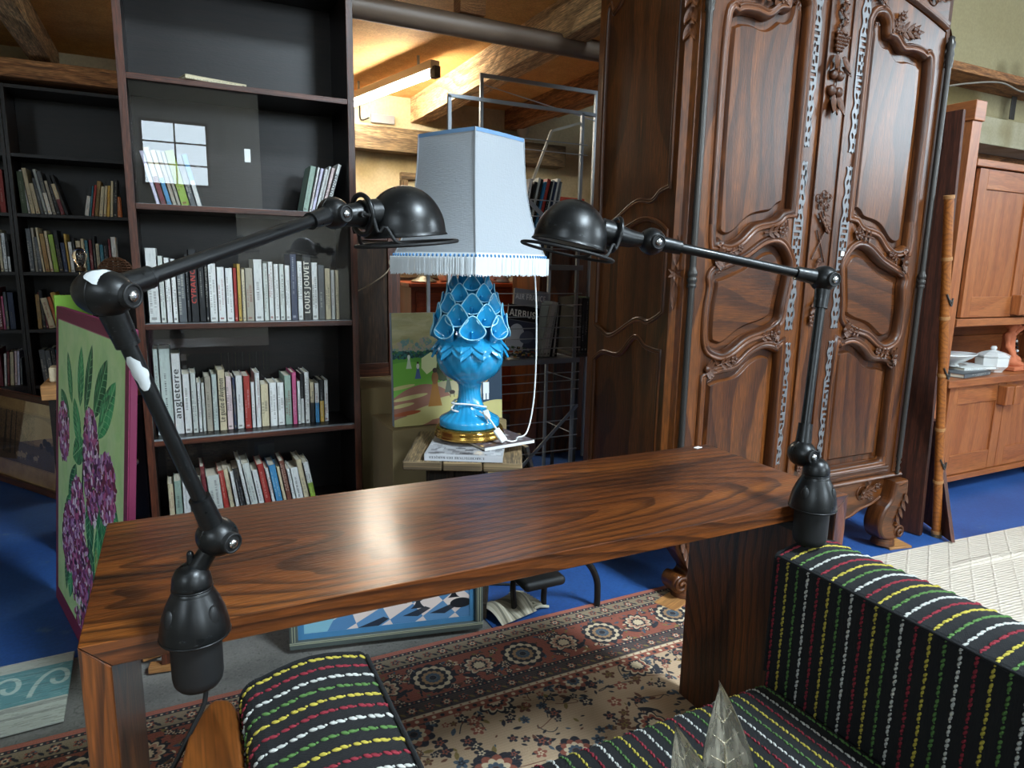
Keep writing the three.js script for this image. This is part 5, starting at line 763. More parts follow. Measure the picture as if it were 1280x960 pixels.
{
  // green board behind it
  const b = M('green_panel', rbox(0.13, 0.345, 0.012, 0, 0.1725, 0, 0.003), mat({ color: rgb('#7fae3c'), roughness: 0.6 })); b.position.set(-0.36, 0.7225, -3.13); b.rotation.set(-0.03, 0.5, 0.0); tag(b, 'bright green board showing behind the magenta picture border', 'board');
}
{
  // sepia engraving in wooden frame, standing on the floor
  const A = V3([-0.575, 0.003, -3.89]), B = V3([-0.98, 0.003, -4.48]), w = A.distanceTo(B), h = 0.5, yaw = Math.atan2(-(A.z - B.z), A.x - B.x);
  const tx = canvasTex(768, 540, (c, W, H) => {
    const q = rng(15); c.fillStyle = '#b9925c'; c.fillRect(0, 0, W, H); for (let i = 0; i < 500; i++) { c.fillStyle = `rgba(${q() < 0.5 ? '120,80,40' : '210,170,110'},0.08)`; c.beginPath(); c.arc(q() * W, q() * H, 10 + q() * 50, 0, 7); c.fill(); }
    const x0 = 60, y0 = 85, x1 = W - 50, y1 = H - 110; c.save(); c.beginPath(); c.rect(x0, y0, x1 - x0, y1 - y0); c.clip(); c.fillStyle = '#8a6a48'; c.fillRect(0, 0, W, H);
    c.fillStyle = '#a5825a'; c.beginPath(); c.ellipse(520, 190, 190, 90, 0, 0, 7); c.fill(); c.fillStyle = '#5d4632'; c.beginPath(); c.moveTo(x0, 300); c.bezierCurveTo(260, 250, 420, 330, x1, 260); c.lineTo(x1, y1); c.lineTo(x0, y1); c.fill();
    for (let i = 0; i < 3200; i++) { const x = x0 + Math.pow(q(), 1.6) * 420, y = y0 + q() * 230; c.strokeStyle = q() < 0.6 ? 'rgba(38,28,20,0.55)' : 'rgba(80,60,40,0.5)'; c.lineWidth = 1.4; c.beginPath(); c.moveTo(x, y); c.lineTo(x + (q() - 0.5) * 16, y + 4 + q() * 14); c.stroke(); }
    c.fillStyle = '#2f2418'; for (const [x, w2] of [[120, 20], [190, 14], [250, 9]]) { c.beginPath(); c.moveTo(x - w2, 380); c.quadraticCurveTo(x, 200, x + w2, y0); c.lineTo(x + w2 + 9, y0); c.quadraticCurveTo(x + w2, 220, x + w2, 380); c.fill(); }
    c.fillStyle = '#3a2c20'; for (const [x, y, r] of [[600, 250, 26], [640, 270, 34], [560, 280, 20], [690, 290, 30]]) { c.beginPath(); c.arc(x, y, r, 0, 7); c.fill(); }
    for (const [x, s] of [[300, 1], [360, 0.9], [430, 1.1], [150, 0.9], [500, 0.8]]) { c.fillStyle = x % 20 ? '#4a3828' : '#a88c66'; c.beginPath(); c.ellipse(x, 370, 34 * s, 18 * s, 0, 0, 7); c.fill(); c.fillRect(x - 24 * s, 375, 5, 26 * s); c.fillRect(x + 18 * s, 375, 5, 26 * s); c.beginPath(); c.ellipse(x + 36 * s, 352, 13 * s, 9 * s, 0.5, 0, 7); c.fill(); }
    c.restore(); c.strokeStyle = '#6a5034'; c.lineWidth = 2; c.strokeRect(x0 - 6, y0 - 6, x1 - x0 + 12, y1 - y0 + 12);
  });
  const g = T('framed_engraving', 'sepia engraving of cattle and trees in a brown wooden frame', 'picture', B.toArray(), yaw), lean = -0.12, rot = (geo) => geo.rotateX(lean), f = 0.035;
  M('print', rot(flatUV(new THREE.BoxGeometry(w - 2 * f, h - 2 * f, 0.003).translate(0, (h - 2 * f) / 2, 0), w - 2 * f, h - 2 * f).translate(w / 2, f, -0.006)), mat({ map: tx, roughness: 0.6 }), g);
  for (const geo of [bb(0, w, 0, f, -0.012, 0.012), bb(0, w, h - f, h, -0.012, 0.012), bb(0, f, f, h - f, -0.012, 0.012), bb(w - f, w, f, h - f, -0.012, 0.012)]) M('frame_rail', rot(wuv(geo, 'x')), MT.edge, g);
  M('glazing', rot(bb(f, w - f, f, h - f, -0.002, 0, 0)), MT.glass, g);
}
{
  // chessboard picture with blue mount in a grey-green frame
  const L = V3([0.256, 0.012, -2.035]), Rr = V3([0.862, 0.012, -1.905]), w = L.distanceTo(Rr), h = 0.4, yaw = Math.atan2(-(Rr.z - L.z), Rr.x - L.x);
  const tx = canvasTex(900, 760, (c, W, H) => {
    c.fillStyle = '#7fb0c0'; c.fillRect(0, 0, W, H); c.fillStyle = '#b8dde6'; c.fillRect(0, 0, W, 250);
    c.save(); c.beginPath(); c.moveTo(120, 760); c.lineTo(330, 210); c.lineTo(860, 210); c.lineTo(900, 300); c.lineTo(900, 760); c.clip(); c.fillStyle = '#d8c6bd'; c.fillRect(0, 0, W, H);
    const P = (u, v) => { const k = 0.5 + 0.5 * v; return [470 + (u - 0.5 * v) * 620 * k, 210 + 550 * v * k]; };
    const d = (a, b) => P((a - b) * 0.15, (a + b) * 0.15 - 0.1); for (let i = -8; i < 20; i++) for (let j = -8; j < 20; j++) { if ((i + j) & 1 || i + j < 0) continue; const q4 = [d(i, j), d(i + 1, j), d(i + 1, j + 1), d(i, j + 1)]; c.fillStyle = i & 1 ? '#4f7ba3' : '#5b86ad'; c.beginPath(); q4.forEach((p, k) => (k ? c.lineTo(...p) : c.moveTo(...p))); c.closePath(); c.fill(); }
    c.fillStyle = 'rgba(24,28,38,0.85)'; for (const [x, y, s] of [[650, 640, 0.7], [420, 690, 0.8], [800, 640, 0.7]]) { c.beginPath(); c.moveTo(x, y); c.lineTo(x - 180 * s, y + 90 * s); c.lineTo(x - 60 * s, y + 110 * s); c.lineTo(x + 30, y + 20); c.fill(); } c.restore();
    const piece = (x, y, s, col) => { c.fillStyle = col; c.save(); c.translate(x, y); c.scale(s, s); c.beginPath(); c.moveTo(-34, 0); c.quadraticCurveTo(-14, -18, -9, -44); c.lineTo(-28, -60); c.quadraticCurveTo(-40, -130, -26, -170); c.lineTo(26, -170); c.quadraticCurveTo(40, -130, 28, -60); c.lineTo(9, -44); c.quadraticCurveTo(14, -18, 34, 0); c.fill(); c.beginPath(); c.arc(0, -190, 26, 0, 7); c.fill(); c.strokeStyle = 'rgba(200,200,200,0.35)'; c.lineWidth = 3; for (let i = -2; i < 3; i++) { c.beginPath(); c.moveTo(i * 12 - 14, -165); c.lineTo(i * 12 + 14, -70); c.moveTo(i * 12 + 14, -165); c.lineTo(i * 12 - 14, -70); c.stroke(); } c.restore(); };
    piece(250, 620, 1.15, '#20242a'); piece(330, 560, 0.8, '#1d2126'); piece(520, 600, 0.9, '#33231f'); piece(610, 650, 1.25, '#23282f'); piece(810, 590, 1.0, '#171a20'); c.fillStyle = '#171a20'; c.beginPath(); c.ellipse(850, 640, 60, 42, 0, 0, 7); c.fill();
  });
  const g = T('chess_picture', 'chessboard picture with blue mount in grey frame leaning behind the table', 'picture', L.toArray(), yaw), lean = -0.06, rot = (geo) => geo.rotateX(lean), f = 0.026, mt = 0.018, q = f + mt;
  M('print', rot(flatUV(new THREE.BoxGeometry(w - 2 * q, h - 2 * q, 0.003).translate(0, (h - 2 * q) / 2, 0), w - 2 * q, h - 2 * q).translate(w / 2, q, -0.004)), mat({ map: tx, roughness: 0.5 }), g);
  const bl = mat({ color: rgb('#41789f'), roughness: 0.6 }), fg = mat({ color: rgb('#4c5450'), roughness: 0.5 }), ln = mat({ color: rgb('#9a9c84'), roughness: 0.5 });
  for (const [a, b, c2, d] of [[f, w - f, f, q], [f, w - f, h - q, h - f], [f, q, q, h - q], [w - q, w - f, q, h - q]]) M('mount_strip', rot(bb(a, b, c2, d, -0.002, 0.0, 0)), bl, g);
  for (const [a, b, c2, d] of [[0, w, 0, f], [0, w, h - f, h], [0, f, f, h - f], [w - f, w, f, h - f]]) { const r = M('frame_rail', rot(bb(a, b, c2, d, -0.012, 0.012, 0.003)), fg, g); const hz = b - a > d - c2; M('gilt_line', rot(hz ? merge([bb(a, b, c2 + f * 0.62, c2 + f * 0.72, 0.0115, 0.0135, 0), bb(a, b, c2 + f * 0.82, c2 + f * 0.9, 0.0115, 0.0135, 0)]) : merge([bb(a + f * 0.3, a + f * 0.4, c2, d, 0.0115, 0.0135, 0), bb(a + f * 0.6, a + f * 0.7, c2, d, 0.0115, 0.0135, 0)])), ln, r); }
}
// ---------------------------------------------------------------- stool, magazines and the turquoise lamp
const ST = { x: 0.87, z: -2.075, ry: -0.464, y: 0.6 };
{
  const g = T('pedestal_table', 'small worn wooden pedestal table with planked top carrying the turquoise lamp', 'table', [ST.x, 0, ST.z], ST.ry);
  for (let k = 0; k < 3; k++) M('top_plank', wuv(rbox(0.1255, 0.032, 0.385, -0.128 + k * 0.128, ST.y - 0.016, 0, 0.006, 2), 'z'), MT.grey, g);
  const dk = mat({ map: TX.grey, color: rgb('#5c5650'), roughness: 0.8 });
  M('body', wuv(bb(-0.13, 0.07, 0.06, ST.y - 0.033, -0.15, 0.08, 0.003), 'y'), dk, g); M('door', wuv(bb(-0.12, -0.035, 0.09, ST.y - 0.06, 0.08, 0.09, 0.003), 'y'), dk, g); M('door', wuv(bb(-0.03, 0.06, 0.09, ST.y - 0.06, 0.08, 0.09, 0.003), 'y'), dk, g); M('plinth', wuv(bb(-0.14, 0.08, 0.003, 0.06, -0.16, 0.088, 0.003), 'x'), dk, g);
}
function magazine(name, label, w, d, t, draw, spine, p, ry) {
  const tx = canvasTex(512, 384, draw), g = T(name, label, 'magazine', p, ry);
  M('page_block', box(w - 0.004, t - 0.002, d - 0.004, 0, t / 2, 0), MT.pages, g);
  const top = new THREE.BoxGeometry(w, 0.0012, d).translate(0, t - 0.0006, 0), uv = top.attributes.uv, q = top.attributes.position; for (let i = 0; i < q.count; i++) uv.setXY(i, q.getX(i) / w + 0.5, 0.5 - q.getZ(i) / d);
  M('cover', top, mat({ map: tx, roughness: 0.35 }), g);
  M('spine', box(w, t, 0.0012, 0, t / 2, d / 2), mat({ map: spine, roughness: 0.4 }), g); return g;
}
const greyPrint = (seed, base, txt) => (c, W, H) => { const q = rng(seed); c.fillStyle = base; c.fillRect(0, 0, W, H); for (let i = 0; i < 160; i++) { c.fillStyle = ['#3a3a40', '#77777c', '#b8b8ba', '#55555a', '#d8d8d8'][Math.floor(q() * 5)]; c.globalAlpha = 0.6; c.fillRect(q() * W, q() * H, 10 + q() * 60, 6 + q() * 26); } c.globalAlpha = 1; if (txt) { c.fillStyle = '#26262c'; c.font = 'bold 58px sans-serif'; c.fillText(txt, 30, H - 40); } };
magazine('magazine', 'thick grey magazine lying under the gilt lamp foot', 0.25, 0.3, 0.022, greyPrint(4, '#a9a9ac'), canvasTex(512, 48, (c, W, H) => { c.fillStyle = '#c9c9cc'; c.fillRect(0, 0, W, H); c.save(); c.translate(W, H); c.rotate(Math.PI); c.fillStyle = '#3a3a40'; c.font = 'bold 22px serif'; c.fillText("L'ARCHITECTURE DES BARQUES", 120, 32); c.restore(); }), [0.86, ST.y + 0.001, -2.035], -0.5);
magazine('magazine', 'white magazine with dark cover lying askew by the lamp switch', 0.2, 0.26, 0.010, greyPrint(9, '#5b4a4e'), canvasTex(64, 16, (c, W, H) => { c.fillStyle = '#d8d6d2'; c.fillRect(0, 0, W, H); }), [0.945, ST.y + 0.0245, -2.055], 0.15);
{
  const base = [0.884, ST.y + 0.0355, -2.085], g = T('table_lamp', 'turquoise ceramic lamp of layered calla lilies with a white fringed shade', 'lamp', base, -0.34);
  const glaze = phys({ color: rgb('#2d9fd0'), roughness: 0.18, clearcoat: 0.8, clearcoatRoughness: 0.08, map: dataTex(256, 256, (u, v) => { const n = fbm(u * 7, v * 7, 4); return mix3([200, 225, 235], [255, 255, 255], n); }) });
  const rim = phys({ color: rgb('#8fd0e6'), roughness: 0.2, clearcoat: 0.8 });
  M('gilt_foot', lathe([[0, 0.001], [0.118, 0.001], [0.121, 0.006], [0.119, 0.014], [0.115, 0.018], [0.117, 0.026], [0.113, 0.033], [0.105, 0.037], [0, 0.037]], 48), MT.gold, g);
  const prof = [[0.0, 0.036], [0.101, 0.037], [0.104, 0.042], [0.104, 0.056], [0.101, 0.063], [0.092, 0.069], [0.075, 0.078], [0.058, 0.092], [0.046, 0.11], [0.039, 0.135], [0.037, 0.16], [0.039, 0.178], [0.047, 0.188], [0.066, 0.198], [0.088, 0.214], [0.103, 0.235], [0.111, 0.258], [0.113, 0.28], [0.108, 0.3], [0.098, 0.318], [0.088, 0.35], [0.074, 0.4], [0.058, 0.455], [0.042, 0.505], [0.034, 0.53], [0.030, 0.536], [0, 0.536]];
  const body = M('ceramic_body', lathe3(prof, (a, y) => { const k = y < 0.062 ? 0 : y < 0.18 ? 0.03 : y < 0.3 ? 0.035 : 0.0; const tw = y < 0.18 ? a * 12 + y * 40 : a * 10 + y * 55; return 1 + k * (Math.abs(Math.sin(tw / 1)) - 0.5); }, 180), glaze, g);
  // calla lily: flaring trumpet with a pointed lip, outer and inner skin
  const lily = (() => {
    const rad = (t) => 0.16 + 0.84 * Math.pow(t, 1.7);
    const S2 = (k) => (u, v) => { const a = u * 6.2832, t = v, r = rad(t) * k, lip = Math.pow(t, 2.2); const tip = Math.max(0, Math.cos(a)); let x = Math.sin(a) * r * 0.5 * (1 - 0.25 * tip * lip), y = Math.cos(a) * r * 0.34 + lip * 0.22 * Math.pow(tip, 3), z = t * 0.5 + lip * (0.16 - 0.1 * Math.cos(a)) + lip * 0.2 * Math.pow(tip, 3) + lip * 0.1 * Math.abs(Math.sin(a)); return [x, y + t * 0.75 - 0.75, z * 0.8]; };
    const out = surf(S2(1), 22, 9), inn = surf((u, v) => S2(0.9)(1 - u, v), 22, 9); const rimP = []; for (let i = 0; i < 22; i++) rimP.push(S2(0.96)(i / 22, 1));
    return { cup: merge([out, inn]), rim: tube(rimP, 0.028, 60, 5, true), pistil: merge([cyl([0, -0.4, 0.1], [0, -0.05, 0.38], 0.07, 0.05, 7), ball(0.065, 0, -0.04, 0.39, 1, 1, 1, 7)]) };
  })();
  const tiers = [[0.366, 0.078, 8, 0.088], [0.405, 0.066, 7, 0.084], [0.443, 0.055, 7, 0.076], [0.479, 0.045, 6, 0.068], [0.513, 0.035, 6, 0.058]];
  tiers.forEach(([y, r, n, s], k) => {
    for (let i = 0; i < n; i++) {
      const a = ((i + (k % 2) * 0.5) / n) * 6.2832, m = new THREE.Matrix4().makeRotationY(a).multiply(new THREE.Matrix4().makeTranslation(0, y, r - 0.004)).multiply(new THREE.Matrix4().makeRotationX(-0.12)).multiply(new THREE.Matrix4().makeScale(s, s, s));
      const f = M('lily_flower', lily.cup.clone().applyMatrix4(m), glaze, body); M('rim_edge', lily.rim.clone().applyMatrix4(m), rim, f); M('pistil', lily.pistil.clone().applyMatrix4(m), glaze, f);
    }
  });
  const lv = leafGeo(1, 0.95, 0.06, 0.08, -0.1, 10, 8);
  for (let i = 0; i < 11; i++) { const a = (i / 11) * 6.2832, m = (tilt, y, r, s) => new THREE.Matrix4().makeRotationY(a + (tilt > 2 ? 0.28 : 0)).multiply(new THREE.Matrix4().makeTranslation(0, y, r)).multiply(new THREE.Matrix4().makeRotationX(tilt)).multiply(new THREE.Matrix4().makeScale(s, s, s)); M('leaf', lv.clone().applyMatrix4(m(2.6, 0.345, 0.097, 0.078)), glaze, body); M('leaf', lv.clone().applyMatrix4(m(2.35, 0.352, 0.088, 0.068)), glaze, body); }
  for (let k = 0; k < 4; k++) for (let i = 0; i < 8; i++) { const a = ((i + (k % 2 ? 0 : 0.5)) / 8) * 6.2832; M('leaf', lv.clone().applyMatrix4(new THREE.Matrix4().makeRotationY(a).multiply(new THREE.Matrix4().makeTranslation(0, 0.34 + k * 0.045, 0.088 - k * 0.013)).multiply(new THREE.Matrix4().makeRotationX(-0.25)).multiply(new THREE.Matrix4().makeScale(0.05, 0.085, 0.06))), glaze, body); }
  const cr = []; for (let i = 0; i < 14; i++) { const a = (i / 14) * 6.2832; cr.push(cyl([Math.cos(a) * 0.029, 0.525, Math.sin(a) * 0.029], [Math.cos(a) * 0.037, 0.556, Math.sin(a) * 0.037], 0.006, 0.004, 6)); }
  M('crown', merge(cr), glaze, body);
  M('lamp_stem', lathe([[0.006, 0.53], [0.012, 0.54], [0.016, 0.556], [0.02, 0.566], [0.014, 0.578], [0.008, 0.585], [0.012, 0.592], [0.016, 0.6], [0.02, 0.605], [0.02, 0.63], [0.01, 0.64], [0.004, 0.66], [0.004, 0.97]], 18), MT.brassDark, g);
  // flared square shade, corner towards the viewer
  const cloth = phys({ color: rgb('#b4bac0'), roughness: 0.85, transmission: 0.25, thickness: 0, side: THREE.DoubleSide, bumpMap: (() => { const t = dataTex(256, 256, (u, v) => { const g2 = 255 * (0.5 * noise(u * 120, v * 14) + 0.5 * noise(u * 14, v * 120)); return [g2, g2, g2]; }, false); t.repeat.set(2, 2); return t; })(), bumpScale: 0.0008 });
  const y0 = 0.6, y1 = 0.985, hd = (t) => lerp(0.253, 0.168, t) - 0.026 * Math.sin(Math.PI * Math.pow(t, 0.85)), rotS = 0;
  const sq = (a, t, k = 0) => { const s = hd(t) + k, i = Math.floor(a * 4) % 4, f = a * 4 - Math.floor(a * 4), c = [[0, 1], [1, 0], [0, -1], [-1, 0]], A = c[i], B = c[(i + 1) % 4]; const bow = 1 + 0.1 * Math.sin(Math.PI * f) * (1 - 0.5 * t); return [lerp(A[0], B[0], f) * s * bow, lerp(y0, y1, t), lerp(A[1], B[1], f) * s * bow]; };
  const shd = new THREE.Group(); shd.name = 'shade'; g.add(shd);
  for (let p = 0; p < 4; p++) M('shade_panel', surf((u, v) => sq((p + u * 0.9999) / 4, v), 12, 14), cloth, shd);
  for (let p = 0; p < 4; p++) { const e = []; for (let k = 0; k <= 12; k++) e.push(sq(p / 4, k / 12, 0.001)); M('corner_seam', tube(e, 0.0022, 24, 5), cloth, shd); }
  const braidM = mat({ color: rgb('#6f93b8'), roughness: 0.8 }), braidL = mat({ color: rgb('#dfe6ea'), roughness: 0.8 });
  const band = (t0, t1, k, m, nm) => { const o = []; for (let p = 0; p < 4; p++) o.push(surf((u, v) => sq((p + u * 0.9999) / 4, lerp(t0, t1, v), k), 12, 2)); return M(nm, merge(o), m, shd); };
  band(0.97, 1.0, 0.002, braidM, 'top_braid'); band(0, 0.045, 0.002, braidL, 'bottom_braid');
  const dots = []; for (let i = 0; i < 88; i++) { const q = sq(i / 88, 0.022, 0.0035); dots.push(ball(0.0042, ...q, 1, 1.3, 1, 6)); } M('braid_dots', merge(dots), mat({ color: rgb('#4a7fae'), roughness: 0.7 }), shd).userData.kind = 'stuff';
  const fr = []; for (let i = 0; i < 620; i++) { const q = sq((i + R() * 0.4) / 620, 0, 0.0015 + R() * 0.003), L = 0.05 + R() * 0.008; fr.push(box(0.0022, L, 0.0022, q[0] * (1 + 0.02), q[1] - L / 2 + 0.004, q[2] * 1.02)); } M('fringe', merge(fr), braidL, shd).userData.kind = 'stuff';
  // flex wound round the stem, switch and plug
  const coil = []; for (let i = 0; i <= 40; i++) { const a = (i / 40) * 6.2832 * 1.6 + 0.5; coil.push([Math.cos(a) * (0.062 + 0.01 * Math.sin(i)), 0.098 + 0.022 * Math.sin(a * 0.7), Math.sin(a) * (0.062 + 0.01 * Math.cos(i * 0.7))]); }
  const flex = M('flex', merge([tube(coil, 0.0032, 90, 6), tube([[0.03, 0.1, 0.075], [0.055, 0.085, 0.1], [0.075, 0.06, 0.115], [0.085, 0.045, 0.122]], 0.0032, 20, 6), tube([[0.105, 0.018, 0.13], [0.13, 0.008, 0.125], [0.15, 0.004, 0.1], [0.16, 0.003, 0.06], [0.2, 0.004, 0.0], [0.23, 0.1, -0.05], [0.235, 0.4, -0.06], [0.22, 0.6, -0.05]], 0.0028, 60, 6)]), MT.white, g);
  M('inline_switch', rbox(0.024, 0.05, 0.016, 0, 0, 0, 0.005, 2).rotateZ(0.62).rotateX(-0.35).translate(0.094, 0.03, 0.128), MT.white, flex);
  M('plug', merge([rbox(0.02, 0.03, 0.014, 0, 0, 0, 0.004, 2), cyl([-0.005, -0.015, 0], [-0.005, -0.03, 0], 0.002), cyl([0.005, -0.015, 0], [0.005, -0.03, 0], 0.002)]).rotateZ(0.35).translate(0.052, 0.092, 0.088), MT.white, flex);
}
{
  // landscape canvas with strolling figures behind the lamp
  const w = 0.45, h = 0.43, tx = canvasTex(900, 860, (c, W, H) => {
    const q = rng(41); c.fillStyle = '#b4ac84'; c.fillRect(0, 0, W, H); for (let i = 0; i < 240; i++) { c.globalAlpha = 0.15; c.fillStyle = ['#d2ca9c', '#8d8658', '#c7b98a', '#a08b50'][Math.floor(q() * 4)]; c.beginPath(); c.ellipse(q() * W, q() * 260, 60 + q() * 80, 16 + q() * 26, 0, 0, 7); c.fill(); } c.globalAlpha = 1;
    const blob = (x, y, r, cols, n = 60) => { for (let i = 0; i < n; i++) { const a = q() * 6.283, d = Math.sqrt(q()) * r; c.fillStyle = cols[Math.floor(q() * cols.length)]; c.beginPath(); c.arc(x + Math.cos(a) * d, y + Math.sin(a) * d * 0.8, 5 + q() * r * 0.25, 0, 7); c.fill(); } };
    c.fillStyle = '#5c9a35'; c.fillRect(0, 330, W, 200); for (let i = 0; i < 9; i++) blob(20 + i * 48, 280 - (i % 3) * 25, 46, ['#8a9a7a', '#a89a86', '#6f8f8a', '#b0a078']); for (let i = 0; i < 12; i++) blob(15 + i * 36, 315, 30, ['#1d4a4c', '#2f6a62', '#3d6f3a', '#1b3a3a'], 40);
    c.fillStyle = '#6fae3c'; c.beginPath(); c.moveTo(0, 380); c.bezierCurveTo(200, 340, 330, 400, 420, 520); c.lineTo(0, 640); c.fill();
    blob(430, 380, 80, ['#2e3d1e', '#47552a', '#1f2c18'], 140); blob(400, 470, 60, ['#2e3d1e', '#3d4a24'], 90);
    c.fillStyle = '#1d3346'; c.fillRect(720, 330, 180, 420); blob(760, 420, 90, ['#1c2f3e', '#284357', '#152430'], 120); c.fillStyle = '#4a5a28'; c.fillRect(820, 0, 80, 300); blob(850, 180, 80, ['#55702a', '#7d8f3a', '#33451d'], 100);
    c.fillStyle = '#9c6a56'; c.beginPath(); c.moveTo(0, 640); c.bezierCurveTo(160, 520, 300, 520, 420, 600); c.lineTo(620, 860); c.lineTo(0, 860); c.fill(); c.fillStyle = '#c2b878'; for (const [x, y, a, b] of [[60, 560, 110, 14], [130, 640, 140, 16], [60, 700, 100, 14], [330, 760, 240, 60], [120, 830, 200, 50], [420, 690, 150, 40], [800, 800, 200, 90]]) { c.beginPath(); c.ellipse(x, y, a, b, -0.15, 0, 7); c.fill(); } c.fillStyle = '#a8552f'; c.beginPath(); c.ellipse(100, 760, 110, 16, -0.1, 0, 7); c.fill();
    const lady = (x, y, s, dress, top) => { c.fillStyle = dress; c.beginPath(); c.moveTo(x - 16 * s, y - 150 * s); c.quadraticCurveTo(x - 30 * s, y - 60 * s, x - 48 * s, y); c.lineTo(x + 44 * s, y); c.quadraticCurveTo(x + 26 * s, y - 70 * s, x + 16 * s, y - 150 * s); c.fill(); c.fillStyle = top; c.beginPath(); c.ellipse(x, y - 175 * s, 22 * s, 40 * s, 0, 0, 7); c.fill(); c.fillStyle = '#3a2a20'; c.beginPath(); c.arc(x, y - 222 * s, 15 * s, 0, 7); c.fill(); };
    c.fillStyle = '#dfe3a8'; c.beginPath(); c.moveTo(225, 345); c.lineTo(300, 300); c.lineTo(355, 330); c.lineTo(345, 420); c.lineTo(265, 470); c.lineTo(222, 420); c.fill(); lady(330, 720, 1.25, '#a86f1e', '#8a5a2a'); lady(125, 420, 0.5, '#c3cfae', '#dbe0cf'); lady(195, 500, 0.55, '#4a5f8c', '#e0dccf'); lady(440, 620, 0.7, '#5c6658', '#6f7a6c');
    c.fillStyle = '#3a2a1e'; for (const x of [470, 545]) { c.beginPath(); c.ellipse(x, 620, 24, 16, 0, 0, 7); c.fill(); c.fillRect(x - 18, 625, 5, 34); c.fillRect(x + 14, 625, 5, 34); }
    for (const x of [690, 760]) { c.fillStyle = '#e4e8ea'; c.fillRect(x - 26, 560, 52, 90); c.fillRect(x - 24, 640, 20, 60); c.fillRect(x + 4, 640, 20, 60); c.fillStyle = '#b98a4a'; c.beginPath(); c.arc(x, 542, 17, 0, 7); c.fill(); }
  });
  const g = T('landscape_canvas', 'unframed canvas of strolling figures in a park behind the turquoise lamp', 'painting', [0.712, ST.y + 0.004, -2.40], 0), lean = -0.06, rot = (geo) => geo.rotateX(lean);
  M('stretched_canvas', rot(bb(0, w, 0, h, -0.03, -0.002, 0.003)), mat({ color: rgb('#8d97a0'), roughness: 0.8 }), g);
  M('painted_face', rot(flatUV(new THREE.BoxGeometry(w, h, 0.002).translate(0, h / 2, 0), w, h).translate(w / 2, 0, -0.001)), mat({ map: tx, roughness: 0.5 }), g);
  const box1 = (nm, label, x0, x1, y0, y1, z0, z1, col) => { const o = T(nm, label, 'box', [(x0 + x1) / 2, y0, (z0 + z1) / 2]); const cm = mat({ color: rgb(col), roughness: 0.9 }); const a = (x1 - x0) / 2, d = (z1 - z0) / 2, H = y1 - y0; M('carton', bb(-a, a, 0.001, H, -d, d, 0.003), cm, o); M('packing_tape', bb(-0.025, 0.025, H * 0.55, H + 0.0008, d, d + 0.0008, 0), mat({ color: rgb('#a08a5c'), roughness: 0.4 }), o); M('flap', bb(-a + 0.002, -0.001, H, H + 0.003, -d, d, 0), cm, o); M('flap', bb(0.001, a - 0.002, H, H + 0.003, -d, d, 0), cm, o); };
  box1('cardboard_box', 'tan cardboard box standing behind the pedestal table under the landscape canvas', 0.695, 1.17, 0.003, 0.597, -2.66, -2.372, '#8d7a55');
  box1('cardboard_box', 'olive tan cardboard box standing beside the glazed bookcase', 0.66, 1.0, 0.003, 0.70, -3.02, -2.70, '#94805a');
}
{
  // old panelled door leaning behind the bookcase
  const g = T('cupboard_door', 'brown panelled cupboard door standing on the box beside the bookcase', 'door', [0.66, 0.709, -2.95], 0);
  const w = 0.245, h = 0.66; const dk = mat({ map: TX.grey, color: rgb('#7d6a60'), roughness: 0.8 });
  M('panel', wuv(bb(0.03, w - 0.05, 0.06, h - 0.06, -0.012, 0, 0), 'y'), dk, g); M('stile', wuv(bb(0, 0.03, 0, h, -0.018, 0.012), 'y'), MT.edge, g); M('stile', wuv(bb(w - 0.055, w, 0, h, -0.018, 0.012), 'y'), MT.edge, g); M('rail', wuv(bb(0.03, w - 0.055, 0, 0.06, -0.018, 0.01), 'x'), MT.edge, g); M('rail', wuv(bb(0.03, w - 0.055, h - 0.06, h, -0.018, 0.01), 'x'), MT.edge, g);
  const s = M('cord_with_loop', merge([tube([[0.6375, 1.10, -2.66], [0.70, 1.12, -2.72], [0.8, 1.165, -2.82], [0.862, 1.2, -2.928]], 0.0028, 24, 6), new THREE.TorusGeometry(0.018, 0.0028, 6, 20).translate(0.872, 1.215, -2.934)]), mat({ color: rgb('#a08f78'), roughness: 0.9 })); tag(s, 'thin pale cord tied from the bookcase to the cupboard door', 'cord');
}
